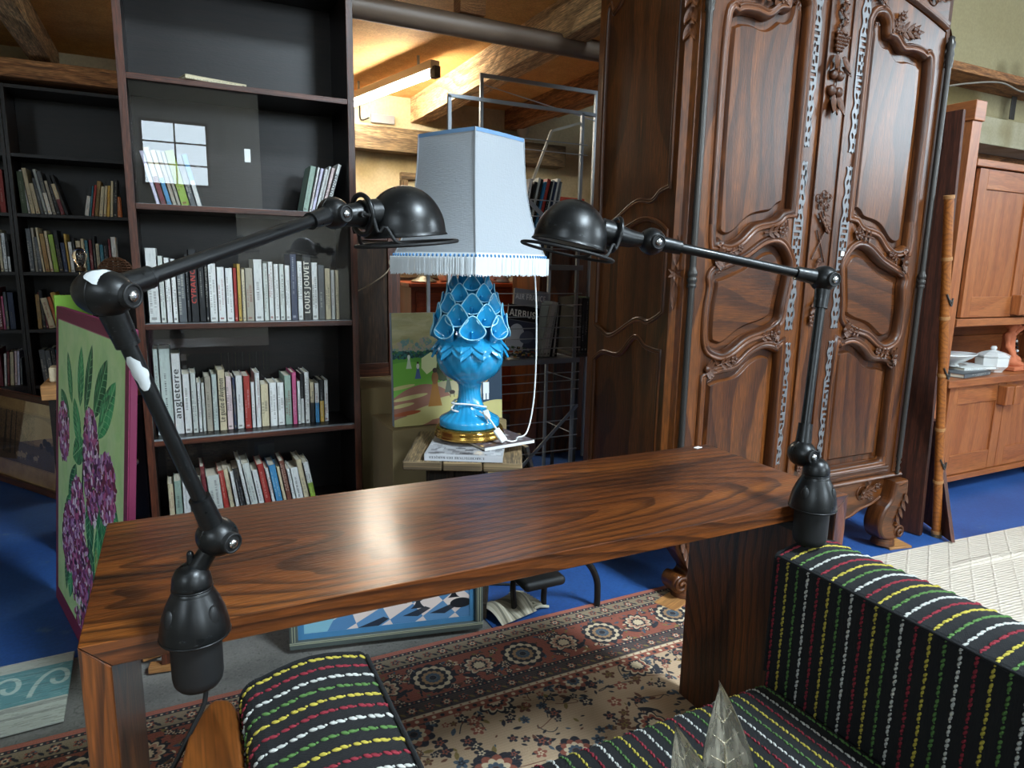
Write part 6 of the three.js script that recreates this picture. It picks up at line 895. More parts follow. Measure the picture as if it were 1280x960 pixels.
// ---------------------------------------------------------------- wire racks with magazines
function addSpineBook(o) { return addBook({ kind: 'magazine', ...o }); }
{
  const x0 = 1.2, x1 = 1.93, z0 = -3.1, z1 = -3.4, g = T('wire_rack', 'grey metal rack of horizontal wires behind the lamp, holding magazines', 'rack', [(x0 + x1) / 2, 0, (z0 + z1) / 2]), ox = -(x0 + x1) / 2, oz = -(z0 + z1) / 2;
  const P = (x, y, z) => [x + ox, y, z + oz], t = 0.016;
  for (const [x, z, y] of [[x0, z0, 1.985], [x1, z0, 1.985], [x0, z1, 1.5], [x1, z1, 1.5]]) M('post', bar(P(x, 0.003, z), P(x, y, z), t, t), MT.zinc, g);
  M('top_rail', bar(P(x0 - t / 2, 1.985, z0), P(x1 + 0.08, 1.985, z0), t, t), MT.zinc, g);
  for (const y of [0.725, 1.22]) { M('shelf_bar', bb(x0 + ox - 0.01, x1 + ox + 0.03, y - 0.028, y - 0.002, z0 + oz + 0.004, z0 + oz + 0.014), MT.zinc, g); M('shelf_sheet', bb(x0 + ox, x1 + ox, y - 0.006, y - 0.001, z1 + oz, z0 + oz, 0), MT.zinc, g); }
  for (const y of [0.13, 0.21, 0.29, 0.38, 0.46, 0.55, 0.6, 0.645, 0.78, 0.835, 0.89, 0.95, 1.01, 1.07, 1.3, 1.38, 1.46, 1.54, 1.78, 1.83]) { M('wire', cyl(P(x0, y, z0 + 0.011), P(x1 + 0.03, y, z0 + 0.011), 0.003, 0.003, 6), MT.wire, g); }
  for (const y of [0.3, 0.6, 1.0]) M('side_wire', cyl(P(x1, y, z0), P(x1, y, z1), 0.003, 0.003, 6), MT.wire, g);
  M('diagonal_brace', bar(P(x1 - 0.42, 0.05, z0 + 0.02), P(x1 + 0.02, 0.46, z0 + 0.02), 0.018, 0.006), MT.zinc, g);
  M('diagonal_brace', bar(P(x1 - 0.42, 1.62, z0 + 0.02), P(x1 - 0.1, 1.36, z0 + 0.02), 0.022, 0.006), MT.zinc, g);
  M('bent_support', merge([bar(P(x1 - 0.004, 1.94, z0 - 0.02), P(x1 - 0.17, 1.885, z0 - 0.02), 0.012, 0.012), bar(P(x1 - 0.17, 1.885, z0 - 0.02), P(x1 - 0.27, 1.64, z0 - 0.02), 0.012, 0.012)]), mat({ color: rgb('#c9c3b4'), roughness: 0.5 }), g);
  const tall = T('tall_rack_frame', 'taller dark grey metal rack frame behind the wire rack', 'rack', [1.9, 0, -3.55]);
  M('post', bar([-0.34, 0.003, 0], [-0.34, 2.215, 0], 0.018, 0.018), MT.zinc, tall); M('post', bar([0.4, 0.003, 0], [0.4, 2.215, 0], 0.018, 0.018), MT.zinc, tall); M('top_rail', bar([-0.35, 2.22, 0], [0.41, 2.22, 0], 0.02, 0.016), MT.zinc, tall); M('brace_wire', cyl([-0.33, 2.17, 0.012], [0.39, 2.06, 0.012], 0.003, 0.003, 6), MT.wire, tall);
}
{
  const y = 0.726, z = -3.135, G = 'magazines on the wire rack shelf';
  // faced cover leaning on the rack
  const cov = T('magazine', 'aviation magazine with black AIRBUS title on the wire rack', 'magazine', [1.62, y, -3.14], 0.12);
  const tx = canvasTex(384, 512, (c, W, H) => { const q = rng(5); c.fillStyle = '#3c4356'; c.fillRect(0, 0, W, H); c.fillStyle = '#14161c'; c.fillRect(0, 0, W, 150); c.fillStyle = '#f0ede4'; c.font = 'bold 92px sans-serif'; c.fillText('AIRBUS', 14, 112, 356); c.fillStyle = '#c9cdd2'; c.beginPath(); c.ellipse(110, 330, 110, 150, 0.2, 0, 7); c.fill(); c.fillStyle = '#5a6478'; c.beginPath(); c.ellipse(250, 300, 90, 60, -0.3, 0, 7); c.fill(); for (let i = 0; i < 90; i++) { c.fillStyle = ['#b0472c', '#3f5a3a', '#c9a25a', '#26282c', '#a9a9a4'][Math.floor(q() * 5)]; c.fillRect(q() * W, 400 + q() * 112, 12 + q() * 30, 8 + q() * 16); } c.fillStyle = '#aab0b4'; c.fillRect(20, 148, 340, 4); });
  M('cover', flatUV(new THREE.BoxGeometry(0.2, 0.28, 0.002).translate(0, 0.14, 0), 0.2, 0.28).rotateX(-0.12).rotateZ(-0.16), mat({ map: tx, roughness: 0.3 }), cov); M('page_block', bb(-0.098, 0.098, 0.002, 0.278, -0.012, -0.0015, 0).rotateX(-0.12).rotateZ(-0.16), MT.pages, cov);
  const c2 = T('magazine', 'grey AIR FRANCE magazine standing behind the AIRBUS one', 'magazine', [1.69, y, -3.19], 0.1);
  const t2 = canvasTex(384, 512, (c, W, H) => { c.fillStyle = '#8b8d96'; c.fillRect(0, 0, W, H); c.fillStyle = '#e4e4e6'; c.font = 'bold 60px sans-serif'; c.fillText('AIR FRANCE', 14, 80, 356); c.fillStyle = '#b9bbc0'; c.fillRect(0, 170, W, 340); });
  M('cover', flatUV(new THREE.BoxGeometry(0.22, 0.36, 0.002).translate(0, 0.18, 0), 0.22, 0.36).rotateX(-0.1).rotateZ(-0.12), mat({ map: t2, roughness: 0.3 }), c2); M('page_block', bb(-0.108, 0.108, 0.002, 0.358, -0.014, -0.0015, 0).rotateX(-0.1).rotateZ(-0.12), MT.pages, c2);
  bookRow({ list: [['B', 12, 290, 20], ['V', 12, 285, 20], ['WB', 14, 288, 20], ['U', 10, 280, 21], ['B', 14, 285, 22], ['V', 13, 275, 23]], x0: 1.46, y, z, where: 'the wire rack shelf', from: 'the turquoise lamp', group: G, seed: 51, d: 0.2, jitter: 0.004 });
  bookRow({ list: [['V', 20, 290, -11], ['W', 22, 300, -10], ['V', 18, 296, -9], ['B', 16, 290, -8], ['W', 12, 280, -6], ['B', 14, 285, -4]], x0: 1.735, y, z, where: 'the wire rack shelf', from: 'the AIRBUS magazine', group: G, seed: 52, d: 0.2, jitter: 0.004 });
  bookRow({ list: [['W', 16, 430, -10], ['B', 14, 420, -12], ['V', 14, 440, -12], ['B', 16, 435, -12], ['U', 12, 425, -13], ['R', 20, 440, -13], ['B', 14, 430, -13], ['V', 16, 435, -12], ['N', 14, 428, -12], ['WC', 18, 445, -12], ['G', 14, 430, -11], ['B', 12, 425, -10], ['V', 13, 420, -8]], x0: 1.58, y: 1.221, z, where: 'wire rack upper shelf', from: 'the lampshade', group: 'magazines on the upper shelf of the wire rack', seed: 53, d: 0.2, jitter: 0.004 });
  bookRow({ list: [['B', 20, 300, 0], ['G', 18, 298, 0], ['B', 22, 302, 0], ['B', 18, 300, 0], ['F', 20, 305, 0], ['B', 22, 300, 0], ['G', 16, 296, 0]], x0: 1.965, y: 0.74, z: -3.15, where: 'the shelf between wire rack and armoire', from: 'the wire rack', group: 'dark binders between the rack and the armoire', seed: 54, d: 0.2, jitter: 0.004 });
  const b = T('metal_shelf', 'dark metal shelf between the wire rack and the armoire', 'shelf', [2.08, 0, -3.25]); M('shelf_sheet', bb(-0.12, 0.28, 0.72, 0.738, -0.13, 0.13), MT.ironDark, b); for (const [x, z2] of [[-0.11, -0.12], [0.27, -0.12], [0.27, 0.12], [-0.11, 0.12]]) M('post', bar([x, 0.003, z2], [x, 0.72, z2], 0.015, 0.015), MT.ironDark, b);
  bookRow({ list: [['C', 20, 210, 28], ['B', 22, 240, 28], ['C', 26, 235, 26], ['W', 24, 240, 24], ['B', 30, 250, 20], ['W', 20, 230, 15]], x0: 1.6, y: 0.002, z: -3.16, where: 'the floor under the wire rack', from: 'the pedestal table', group: 'books leaning on the floor under the wire rack', seed: 55, d: 0.2 });
}
// ---------------------------------------------------------------- sideboard with china against the back wall
{
  const x0 = 1.42, x1 = 2.95, zf = -4.35, zb = -4.85, H = 1.08, g = T('sideboard', 'reddish wooden sideboard with drawers behind the wire rack', 'sideboard', [(x0 + x1) / 2, 0, (zf + zb) / 2]), a = (x1 - x0) / 2, d = (zf - zb) / 2;
  const red = mat({ map: TX.cherry, color: rgb('#c9876c'), roughness: 0.4 });
  M('top', wuv(bb(-a - 0.03, a + 0.03, H - 0.03, H, -d, d + 0.03, 0.006), 'x'), red, g); M('body', wuv(bb(-a, a, 0.12, H - 0.03, -d, d - 0.015), 'x'), red, g);
  for (let k = 0; k < 3; k++) { const xa = -a + 0.03 + k * (2 * a - 0.06) / 3, xb = xa + (2 * a - 0.06) / 3 - 0.02; const dr = M('drawer', wuv(bb(xa, xb, H - 0.24, H - 0.06, d - 0.015, d, 0.004), 'x'), red, g); M('ring_pull', merge([new THREE.TorusGeometry(0.02, 0.004, 6, 16).translate((xa + xb) / 2, H - 0.16, d + 0.006), ball(0.008, (xa + xb) / 2, H - 0.14, d + 0.004, 1, 1, 1, 8)]), MT.brassDark, dr); const dd = M('door', wuv(bb(xa, xb, 0.16, H - 0.27, d - 0.015, d, 0.004), 'y'), red, g); M('door_panel', wuv(bb(xa + 0.06, xb - 0.06, 0.22, H - 0.33, d, d + 0.006, 0.004), 'y'), red, dd); }
  for (const s of [-1, 1]) for (const q of [-1, 1]) M('leg', wuv(bb(s * (a - 0.04) - 0.03, s * (a - 0.04) + 0.03, 0.003, 0.12, q * (d - 0.05) - 0.03, q * (d - 0.05) + 0.03), 'y'), red, g);
  const china = (() => canvasTex(512, 256, (c, W, H2) => { const q = rng(19); c.fillStyle = '#d9d3c2'; c.fillRect(0, 0, W, H2); for (let i = 0; i < 26; i++) { const x = q() * W, y = 60 + q() * 140; for (let k = 0; k < 9; k++) { c.fillStyle = ['#a8505a', '#c98a86', '#4f6a48', '#8a4a44', '#6a7f56'][Math.floor(q() * 5)]; c.beginPath(); c.ellipse(x + (q() - 0.5) * 34, y + (q() - 0.5) * 26, 3 + q() * 6, 2 + q() * 4, q() * 3, 0, 7); c.fill(); } } c.fillStyle = '#8f5a54'; c.fillRect(0, 4, W, 4); }))();
  const mChina = phys({ map: china, roughness: 0.2, clearcoat: 0.5 }), mCream = phys({ color: rgb('#d5cdb4'), roughness: 0.3, clearcoat: 0.4 });
  const Y = H + 0.001;
  const tu = T('soup_tureen', 'white flowered china tureen with handles on the sideboard', 'tureen', [2.13, Y, -4.5]); M('bowl', lathe([[0, 0], [0.08, 0.001], [0.085, 0.01], [0.07, 0.025], [0.1, 0.05], [0.135, 0.085], [0.148, 0.125], [0.152, 0.13], [0.14, 0.13], [0, 0.1]], 40), mChina, tu); M('lid', lathe([[0.148, 0.132], [0.14, 0.14], [0.11, 0.165], [0.06, 0.18], [0.02, 0.186], [0.012, 0.2], [0.02, 0.215], [0, 0.222]], 40), mChina, tu); for (const s of [-1, 1]) M('handle', tube([[s * 0.135, 0.1, 0], [s * 0.175, 0.125, 0], [s * 0.185, 0.1, 0], [s * 0.14, 0.075, 0]], 0.009, 20, 7), mCream, tu);
  const pl = T('serving_plate', 'scalloped flowered plate standing on edge on the sideboard', 'plate', [2.46, Y, -4.62]); M('plate_body', lathe3([[0, 0.004], [0.09, 0.004], [0.1, 0.012], [0.14, 0.022], [0.142, 0.026], [0.1, 0.018], [0.09, 0.01], [0, 0.01]], (t) => 1 + 0.025 * Math.cos(t * 10), 60).rotateX(Math.PI / 2 - 0.2).translate(0, 0.142, 0), mChina, pl);
  const p2 = T('serving_plate', 'flowered plate leaning behind the tureen', 'plate', [1.93, Y, -4.7]); M('plate_body', lathe([[0, 0.004], [0.08, 0.004], [0.09, 0.012], [0.125, 0.022], [0.127, 0.026], [0.09, 0.018], [0.08, 0.01], [0, 0.01]], 40).rotateX(Math.PI / 2 - 0.2).translate(0, 0.127, 0), mChina, p2);
  const cs = T('candlestick', 'pewter candlestick with wide foot on the sideboard', 'candlestick', [1.53, Y, -4.42]); M('stem', lathe([[0, 0], [0.09, 0.001], [0.085, 0.012], [0.05, 0.03], [0.034, 0.045], [0.03, 0.07], [0.03, 0.2], [0.04, 0.21], [0.04, 0.22], [0, 0.22]], 28), mat({ color: rgb('#8a8474'), metalness: 0.7, roughness: 0.45 }), cs); M('drip_ring', new THREE.TorusGeometry(0.042, 0.006, 6, 24).rotateX(Math.PI / 2).translate(0, 0.212, 0), MT.zinc, cs);
  const va = T('speckled_vase', 'cream speckled vase beside the pewter candlestick', 'vase', [1.75, Y, -4.55]); M('vase_body', lathe([[0, 0], [0.05, 0.001], [0.07, 0.03], [0.078, 0.08], [0.065, 0.13], [0.04, 0.16], [0.038, 0.185], [0.045, 0.195], [0.035, 0.195], [0, 0.15]], 32), mCream, va); const sp = []; const q = rng(4); for (let i = 0; i < 60; i++) { const t = q() * 6.28, y = 0.03 + q() * 0.1; sp.push(ball(0.004, Math.cos(t) * 0.074, y, Math.sin(t) * 0.074, 1, 1, 1, 5)); } M('raised_dots', merge(sp), MT.card, va).userData.kind = 'stuff';
  const bw = T('dark_bowl', 'small dark metal bowl on the sideboard near the lamp stem', 'bowl', [1.86, Y, -4.36]); M('bowl_body', lathe([[0, 0.0], [0.03, 0.001], [0.035, 0.02], [0.075, 0.045], [0.085, 0.065], [0.078, 0.065], [0.06, 0.05], [0, 0.03]], 26), MT.ironDark, bw); M('rim', new THREE.TorusGeometry(0.082, 0.004, 6, 26).rotateX(Math.PI / 2).translate(0, 0.065, 0), MT.ironDark, bw);
  // small stacked drawers right of the plate
  const sb = T('jewel_chest', 'small reddish chest with shelves at the end of the sideboard', 'chest', [2.75, Y, -4.55]); M('lower_tier', wuv(bb(-0.15, 0.15, 0, 0.03, -0.1, 0.1), 'x'), red, sb); for (const x of [-0.13, -0.04, 0.05, 0.13]) M('spindle', cyl([x, 0.03, 0.08], [x, 0.075, 0.08], 0.008, 0.006, 8), MT.oak, sb); M('upper_tier', wuv(bb(-0.14, 0.14, 0.075, 0.1, -0.1, 0.1), 'x'), red, sb); M('upper_box', wuv(bb(-0.12, 0.12, 0.1, 0.2, -0.09, 0.09), 'x'), red, sb);
}
// frames on the back wall
for (const [x0, x1, y0, y1, l] of [[1.6, 1.98, 1.5, 1.89, 'wooden picture frame hanging on the stained cream wall'], [1.585, 2.0, 1.09, 1.45, 'wooden picture frame standing behind the pewter candlestick']]) {
  const w = x1 - x0, h = y1 - y0, g = T('picture_frame', l, 'frame', [x0, y0, -5.16]); const f = 0.055;
  for (const q of [[0, w, 0, f], [0, w, h - f, h], [0, f, f, h - f], [w - f, w, f, h - f]]) { const r = M('frame_rail', wuv(bb(q[0], q[1], q[2], q[3], -0.03, 0.02, 0.006), q[1] - q[0] > q[3] - q[2] ? 'x' : 'y'), MT.grey, g); }
  M('mat_board', box(w - 2 * f, h - 2 * f, 0.004, w / 2, h / 2, -0.01), mat({ color: rgb('#cfc49a'), roughness: 0.9 }), g);
}
{ // things on the wall beam and rack
  const ob = M('orange_folder', rbox(0.26, 0.07, 0.2, 0, 0.035, 0, 0.004), mat({ color: rgb('#c9472a'), roughness: 0.6 })); ob.position.set(2.18, 1.555, -3.75); ob.rotation.y = 0.2; tag(ob, 'orange red folder lying high between the rack and armoire', 'folder');
  const sh = T('dark_cupboard', 'plain brown cupboard behind the rack carrying the orange folder', 'cupboard', [2.2, 0, -3.85]); M('body', wuv(bb(-0.18, 0.35, 0.003, 1.54, -0.2, 0.18), 'y'), MT.walnut, sh); M('door', wuv(bb(-0.17, 0.34, 0.1, 1.5, 0.18, 0.192), 'y'), MT.walnut, sh);
  const cap = T('white_bust', 'small white rounded ornament on the wall beam', 'ornament', [2.62, 2.191, -5.12]); M('ornament_body', lathe([[0, 0], [0.05, 0], [0.05, 0.02], [0.03, 0.04], [0.05, 0.08], [0.045, 0.12], [0.02, 0.14], [0, 0.142]], 20), mat({ color: rgb('#d8d2bc'), roughness: 0.6 }), cap); M('ornament_base', bb(-0.05, 0.05, -0.0005, 0.012, -0.05, 0.05), MT.pages, cap);
}
// school chair behind the table
{
  const g = T('school_chair', 'brown plywood chair with metal tube behind the table by the armoire', 'chair', [1.77, 0, -2.62], 0.35);
  const sh = path2([[-0.055, 0.22], [-0.06, 0.36], [-0.045, 0.45], [0, 0.49], [0.04, 0.47], [0.07, 0.4], [0.08, 0.3], [0.075, 0.22]], 5);
  M('backrest', wuv(ext(shape(ccw(sh)), 0.01, 0.002), 'y'), mat({ map: TX.grey, color: rgb('#8a7058'), roughness: 0.5 }), g); M('tube_frame', merge([tube([[0.08, 0.003, -0.02], [0.085, 0.3, -0.014], [0.085, 0.36, -0.01]], 0.009, 16, 8), tube([[-0.05, 0.003, -0.02], [-0.05, 0.2, -0.014], [-0.05, 0.36, -0.01]], 0.009, 16, 8)]), MT.ironDark, g); M('seat', wuv(bb(-0.06, 0.09, 0.2, 0.212, -0.1, 0), 'x'), mat({ map: TX.grey, roughness: 0.5 }), g); M('bolt', merge([cyl([0.082, 0.33, -0.01], [0.082, 0.33, 0.025], 0.008, 0.008, 8), cyl([0.098, 0.33, -0.01], [0.098, 0.33, 0.02], 0.006, 0.006, 8)]), MT.chrome, g);
}
// black tube chair foot under the table
{
  const g = T('tube_chair', 'black metal tube chair frame lying behind the table', 'chair', [1.1, 0, -1.87]);
  M('tube_foot', tube([[0.2, 0.011, 0.0], [0.2, 0.06, 0], [0.195, 0.11, -0.002], [0.165, 0.17, -0.006], [0.11, 0.215, -0.01], [0.03, 0.225, -0.02], [-0.06, 0.225, -0.03]], 0.012, 40, 10), MT.black, g);
  M('seat_pad', rbox(0.16, 0.035, 0.12, -0.03, 0.15, -0.03, 0.016, 3), MT.blackPlain, g); M('rear_tube', tube([[-0.09, 0.011, -0.09], [-0.09, 0.13, -0.09], [-0.03, 0.132, -0.09], [0.02, 0.13, -0.09], [0.03, 0.011, -0.09]], 0.011, 40, 9), MT.black, g);
  const c = M('floor_cable', tube([[0.98, 0.006, -2.2], [1.2, 0.007, -2.12], [1.42, 0.006, -2.25], [1.7, 0.006, -2.35]], 0.005, 40, 6), MT.blackPlain); tag(c, 'black cable lying on the blue floor behind the table', 'cable');
}
// low cabinet behind the hydrangea painting with a wicker dome and a glass lamp
{
  const g = T('small_cabinet', 'yellow wooden cabinet between the painting and the glazed bookcase', 'cabinet', [-0.3, 0, -3.3]); M('body', wuv(bb(-0.17, 0.17, 0.003, 0.66, -0.2, 0.18), 'x'), MT.dark, g); M('top', wuv(bb(-0.19, 0.17, 0.66, 0.72, -0.21, 0.2, 0.004), 'x'), MT.oak, g); M('door', wuv(bb(-0.15, 0.15, 0.08, 0.62, 0.18, 0.192), 'y'), MT.dark, g); M('knob', ball(0.014, 0.11, 0.38, 0.2, 1, 1, 1, 10), MT.white, g);
  const s = T('plant_stand', 'slim dark stand behind the painting carrying the wicker dome', 'stand', [-0.25, 0.721, -3.3]); M('stand_top', wuv(bb(-0.12, 0.12, 0.36, 0.38, -0.1, 0.1), 'x'), MT.dark, s); for (const [x, z] of [[-0.1, -0.08], [0.1, -0.08], [-0.1, 0.08], [0.1, 0.08]]) M('leg', bar([x, 0.001, z], [x, 0.36, z], 0.016, 0.016), MT.dark, s);
  const wk = T('wicker_dome', 'brown woven wicker dome behind the lamp joint', 'basket', [-0.215, 1.102, -3.3]); const rg = []; for (let k = 0; k < 10; k++) { const t = k / 10, r = 0.075 * Math.sqrt(1 - t * t * 0.96); rg.push(new THREE.TorusGeometry(r, 0.0045, 6, 30).rotateX(Math.PI / 2).translate(0, 0.006 + t * 0.105, 0)); } const wc = mat({ color: rgb('#6b4a34'), roughness: 0.8 }); M('woven_ring', merge(rg), wc, wk); const rb = []; for (let k = 0; k < 16; k++) { const a = (k / 16) * 6.283, pts = []; for (let i = 0; i <= 6; i++) { const t = i / 6, r = 0.078 * Math.sqrt(1 - t * t * 0.97); pts.push([Math.cos(a) * r, 0.004 + t * 0.108, Math.sin(a) * r]); } rb.push(tube(pts, 0.003, 10, 5)); } M('rib', merge(rb), wc, wk);
  const gl = T('glass_finial', 'clear cut glass stopper standing before the back wall books', 'glassware', [-0.335, 1.102, -3.26]); M('stem', lathe([[0, 0], [0.022, 0.001], [0.02, 0.008], [0.008, 0.02], [0.008, 0.05], [0.016, 0.056], [0.016, 0.07], [0.01, 0.074], [0.024, 0.1], [0.027, 0.12], [0.02, 0.14], [0.008, 0.15], [0, 0.151]], 20), phys({ color: 0xffffff, transmission: 1, thickness: 0.02, roughness: 0.02, ior: 1.5 }), gl); M('metal_collar', cyl([0, 0.056, 0], [0, 0.07, 0], 0.018, 0.018, 16), MT.brassDark, gl);
  const wb = M('white_box', rbox(0.075, 0.06, 0.07, 0, 0.03, 0, 0.008, 2), mat({ color: rgb('#c9b89a'), roughness: 0.6 })); wb.position.set(-0.43, 0.7205, -3.2); tag(wb, 'small rounded cream box beside the hydrangea painting', 'box');
  for (const [x, z, r, l] of [[-0.125, -2.19, 0.3, 'pale wooden offcut on concrete beside the dark post'], [-0.1, -2.1, -0.15, 'pale split wooden offcut lying nearest the carpet']]) { const w = M('wood_offcut', wuv(rbox(0.075, 0.02, 0.035, 0, 0.012, 0, 0.002), 'x'), MT.oak); w.position.set(x, 0, z); w.rotation.y = r; tag(w, l, 'wood scrap'); }
  const dp = M('dark_post', wuv(bb(-0.013, 0.013, 0.022, 0.42, -0.013, 0.013), 'y'), MT.edge); dp.position.set(-0.09, 0, -2.1); tag(dp, 'thin dark wooden post standing on the split offcut', 'post');
}
// round pipe beam under the boards
{ const p = M('pipe', cyl([0.2, 2.245, -2.96], [2.6, 2.245, -2.96], 0.047, 0.047, 28), mat({ color: rgb('#6f5d4e'), roughness: 0.45 })); p.userData.kind = 'structure'; 
  const h = M('pipe_bracket', bb(1.18, 1.3, 2.29, 2.45, -3.0, -2.92), MT.beam); h.userData.kind = 'structure'; }
// ---------------------------------------------------------------- right-hand side: boards, dresser, beams
{
  const db = M('dark_board', wuv(rbox(0.022, 1.9, 0.18, 0, 0.95, 0, 0.002), 'y'), mat({ map: TX.edge, color: rgb('#b8a69c'), roughness: 0.6 })); db.position.set(3.05, 0.004, -1.885); db.rotation.set(-0.03, 0.1, 0.0); tag(db, 'tall dark brown board standing between armoire and bamboo pole', 'board');
  const po = T('bamboo_pole', 'honey coloured bamboo pole with dark hooks leaning beside the armoire', 'pole', [3.125, 0, -1.765]);
  const bm = mat({ map: TX.oak, color: rgb('#e0b878'), roughness: 0.45 }), lean = (y) => [-0.125 * y / 0.92 * 1.15, y, -0.0 * y];
  for (let k = 0; k < 6; k++) M('segment', cyl(lean(0.03 + k * 0.25), lean(0.275 + k * 0.25), 0.019, 0.0185, 16), bm, po);
  for (let k = 0; k <= 6; k++) M('node_ring', cyl(lean(0.02 + k * 0.25), lean(0.034 + k * 0.25), 0.0215, 0.0215, 16), MT.oak, po);
  for (const y of [0.36, 0.78, 1.1]) { const p = lean(y); M('hook', merge([tube([[p[0] - 0.018, y + 0.03, 0.015], [p[0] - 0.005, y, 0.022], [p[0] + 0.012, y - 0.02, 0.022], [p[0] + 0.02, y + 0.012, 0.02]], 0.004, 14, 6), ball(0.007, p[0], y, 0.022, 1, 1, 1, 7)]), MT.ironDark, po); }
  M('foot_cap', cyl([0.003, 0.002, 0], [0, 0.022, 0], 0.022, 0.0215, 16), MT.grey, po);
  // triangular offcut board
  const c0 = [3.09, 0.014, -1.675], c1 = [3.225, 0.014, -1.90], c2 = [3.26, 0.53, -1.96], c3 = [3.15, 0.53, -1.85];
  const quad = (d) => [c0, c1, c2, c3].map(([x, y, z]) => [x + d * 0.85, y, z + d * 0.5]), [fa, fb] = [quad(0), quad(0.016)], pos = []; const f4 = (a, b, c, d) => pos.push(...a, ...b, ...c, ...a, ...c, ...d);
  f4(fa[0], fa[3], fa[2], fa[1]); f4(fb[0], fb[1], fb[2], fb[3]); for (let i = 0; i < 4; i++) { const j = (i + 1) % 4; f4(fa[i], fa[j], fb[j], fb[i]); }
  const tg = new THREE.BufferGeometry(); tg.setAttribute('position', new THREE.Float32BufferAttribute(pos.map((v, i) => v - [3.1, 0, -1.8][i % 3]), 3)); tg.computeVertexNormals();
  const tb = M('thin_board', wuv(tg, 'y'), mat({ map: TX.edge, color: rgb('#c9b4a6'), roughness: 0.6 })); tb.position.set(3.1, 0, -1.8); tag(tb, 'short dark board leaning against the bamboo pole', 'board');
}
{
  // cherry dresser: base cabinet, open niche, upper cabinet
  const x0 = 3.66, x1 = 5.3, zf = -2.12, D = 0.5, g = T('dresser', 'cherry wood dresser with two-door base and upper cabinet', 'dresser', [x0, 0, zf]), W = x1 - x0, ch = MT.cherry;
  M('base_side', wuv(bb(0, 0.03, 0.08, 0.62, -D, -0.02), 'y'), ch, g); M('base_side', wuv(bb(W - 0.03, W, 0.08, 0.62, -D, -0.02), 'y'), ch, g); M('base_bottom', wuv(bb(0, W, 0.075, 0.105, -D, 0.012), 'x'), ch, g); M('counter_top', wuv(bb(-0.03, W + 0.03, 0.615, 0.655, -D, 0.03, 0.004), 'x'), ch, g); M('base_back', wuv(bb(0.03, W - 0.03, 0.1, 0.615, -D, -D + 0.012), 'x'), ch, g);
  for (const x of [0.05, W - 0.1]) for (const z of [-0.06, -D + 0.06]) M('leg', wuv(bb(x, x + 0.05, 0.003, 0.076, z - 0.025, z + 0.025), 'y'), ch, g);
  const door = (xa, xb, ya, yb, hs, z0 = -0.02) => { const d = M('door', wuv(bb(xa, xb, ya, yb, z0, z0 + 0.012, 0.002), 'y'), ch, g), s = 0.075; M('stile', wuv(bb(xa, xa + s, ya, yb, z0 + 0.012, z0 + 0.022, 0.002), 'y'), ch, d); M('stile', wuv(bb(xb - s, xb, ya, yb, z0 + 0.012, z0 + 0.022, 0.002), 'y'), ch, d); M('rail', wuv(bb(xa + s + 0.002, xb - s - 0.002, yb - 0.1, yb, z0 + 0.012, z0 + 0.021, 0.002), 'x'), ch, d); M('rail', wuv(bb(xa + s + 0.002, xb - s - 0.002, ya, ya + 0.11, z0 + 0.012, z0 + 0.021, 0.002), 'x'), ch, d); const hx = hs > 0 ? xb - 0.075 : xa + 0.005, hy = ya < 0.5 ? yb - 0.125 : ya + 0.01; M('block_handle', wuv(rbox(0.07, 0.11, 0.05, hx + 0.035, hy + 0.055, z0 + 0.047, 0.006, 2), 'y'), ch, d); };
  for (let k = 0; k < 3; k++) { const c = k * 0.53; door(0.035 + c, 0.56 + c, 0.11, 0.61, k % 2 ? -1 : 1); }
  const U0 = 0.96, U1 = 1.75; M('niche_back', wuv(bb(0.02, W - 0.02, 0.655, U0, -D, -D + 0.012), 'x'), ch, g); M('niche_side', wuv(bb(W - 0.03, W, 0.655, U0, -D, -0.16), 'y'), ch, g); M('niche_side', wuv(bb(0, 0.03, 0.655, U0, -D, -0.3), 'y'), ch, g); M('niche_shelf', wuv(bb(0.03, W - 0.03, 0.8, 0.815, -D + 0.012, -D + 0.03), 'x'), ch, g);
  M('upper_bottom', wuv(bb(-0.02, W + 0.02, U0 - 0.02, U0 + 0.02, -D, 0.02, 0.003), 'x'), ch, g); M('upper_side', wuv(bb(0, 0.03, U0 + 0.02, U1, -D, -0.02), 'y'), ch, g); M('upper_side', wuv(bb(W - 0.03, W, U0 + 0.02, U1, -D, -0.02), 'y'), ch, g); M('upper_back', wuv(bb(0.03, W - 0.03, U0, U1, -D, -D + 0.012), 'x'), ch, g); M('upper_top', wuv(bb(-0.02, W + 0.02, U1, U1 + 0.035, -D, 0.015, 0.003), 'x'), ch, g);
  for (let k = 0; k < 3; k++) { const c = k * 0.53; door(0.035 + c, 0.56 + c, U0 + 0.025, U1 - 0.005, k % 2 ? -1 : 1); }
  const Y = 0.656, cer = phys({ color: rgb('#d9d9d6'), roughness: 0.18, clearcoat: 0.6 });
  const bk = addBook({ h: 0.3, t: 0.022, d: 0.24, code: 'G', x: 0, y: 0, z: 0, label: 'grey hardback lying under the bowl on the dresser', kind: 'hardback' }); bk.rotation.order = 'YXZ'; bk.rotation.set(0, 0.1, Math.PI / 2); bk.position.set(4.09, Y + 0.0005, -2.14);
  const bk2 = addBook({ h: 0.28, t: 0.016, d: 0.2, code: 'W', x: 0, y: 0, z: 0, label: 'thin white book lying lowest on the dresser top', kind: 'hardback' }); bk2.rotation.order = 'YXZ'; bk2.rotation.set(0, -0.1, Math.PI / 2); bk2.position.set(4.2, Y + 0.0235, -2.16);
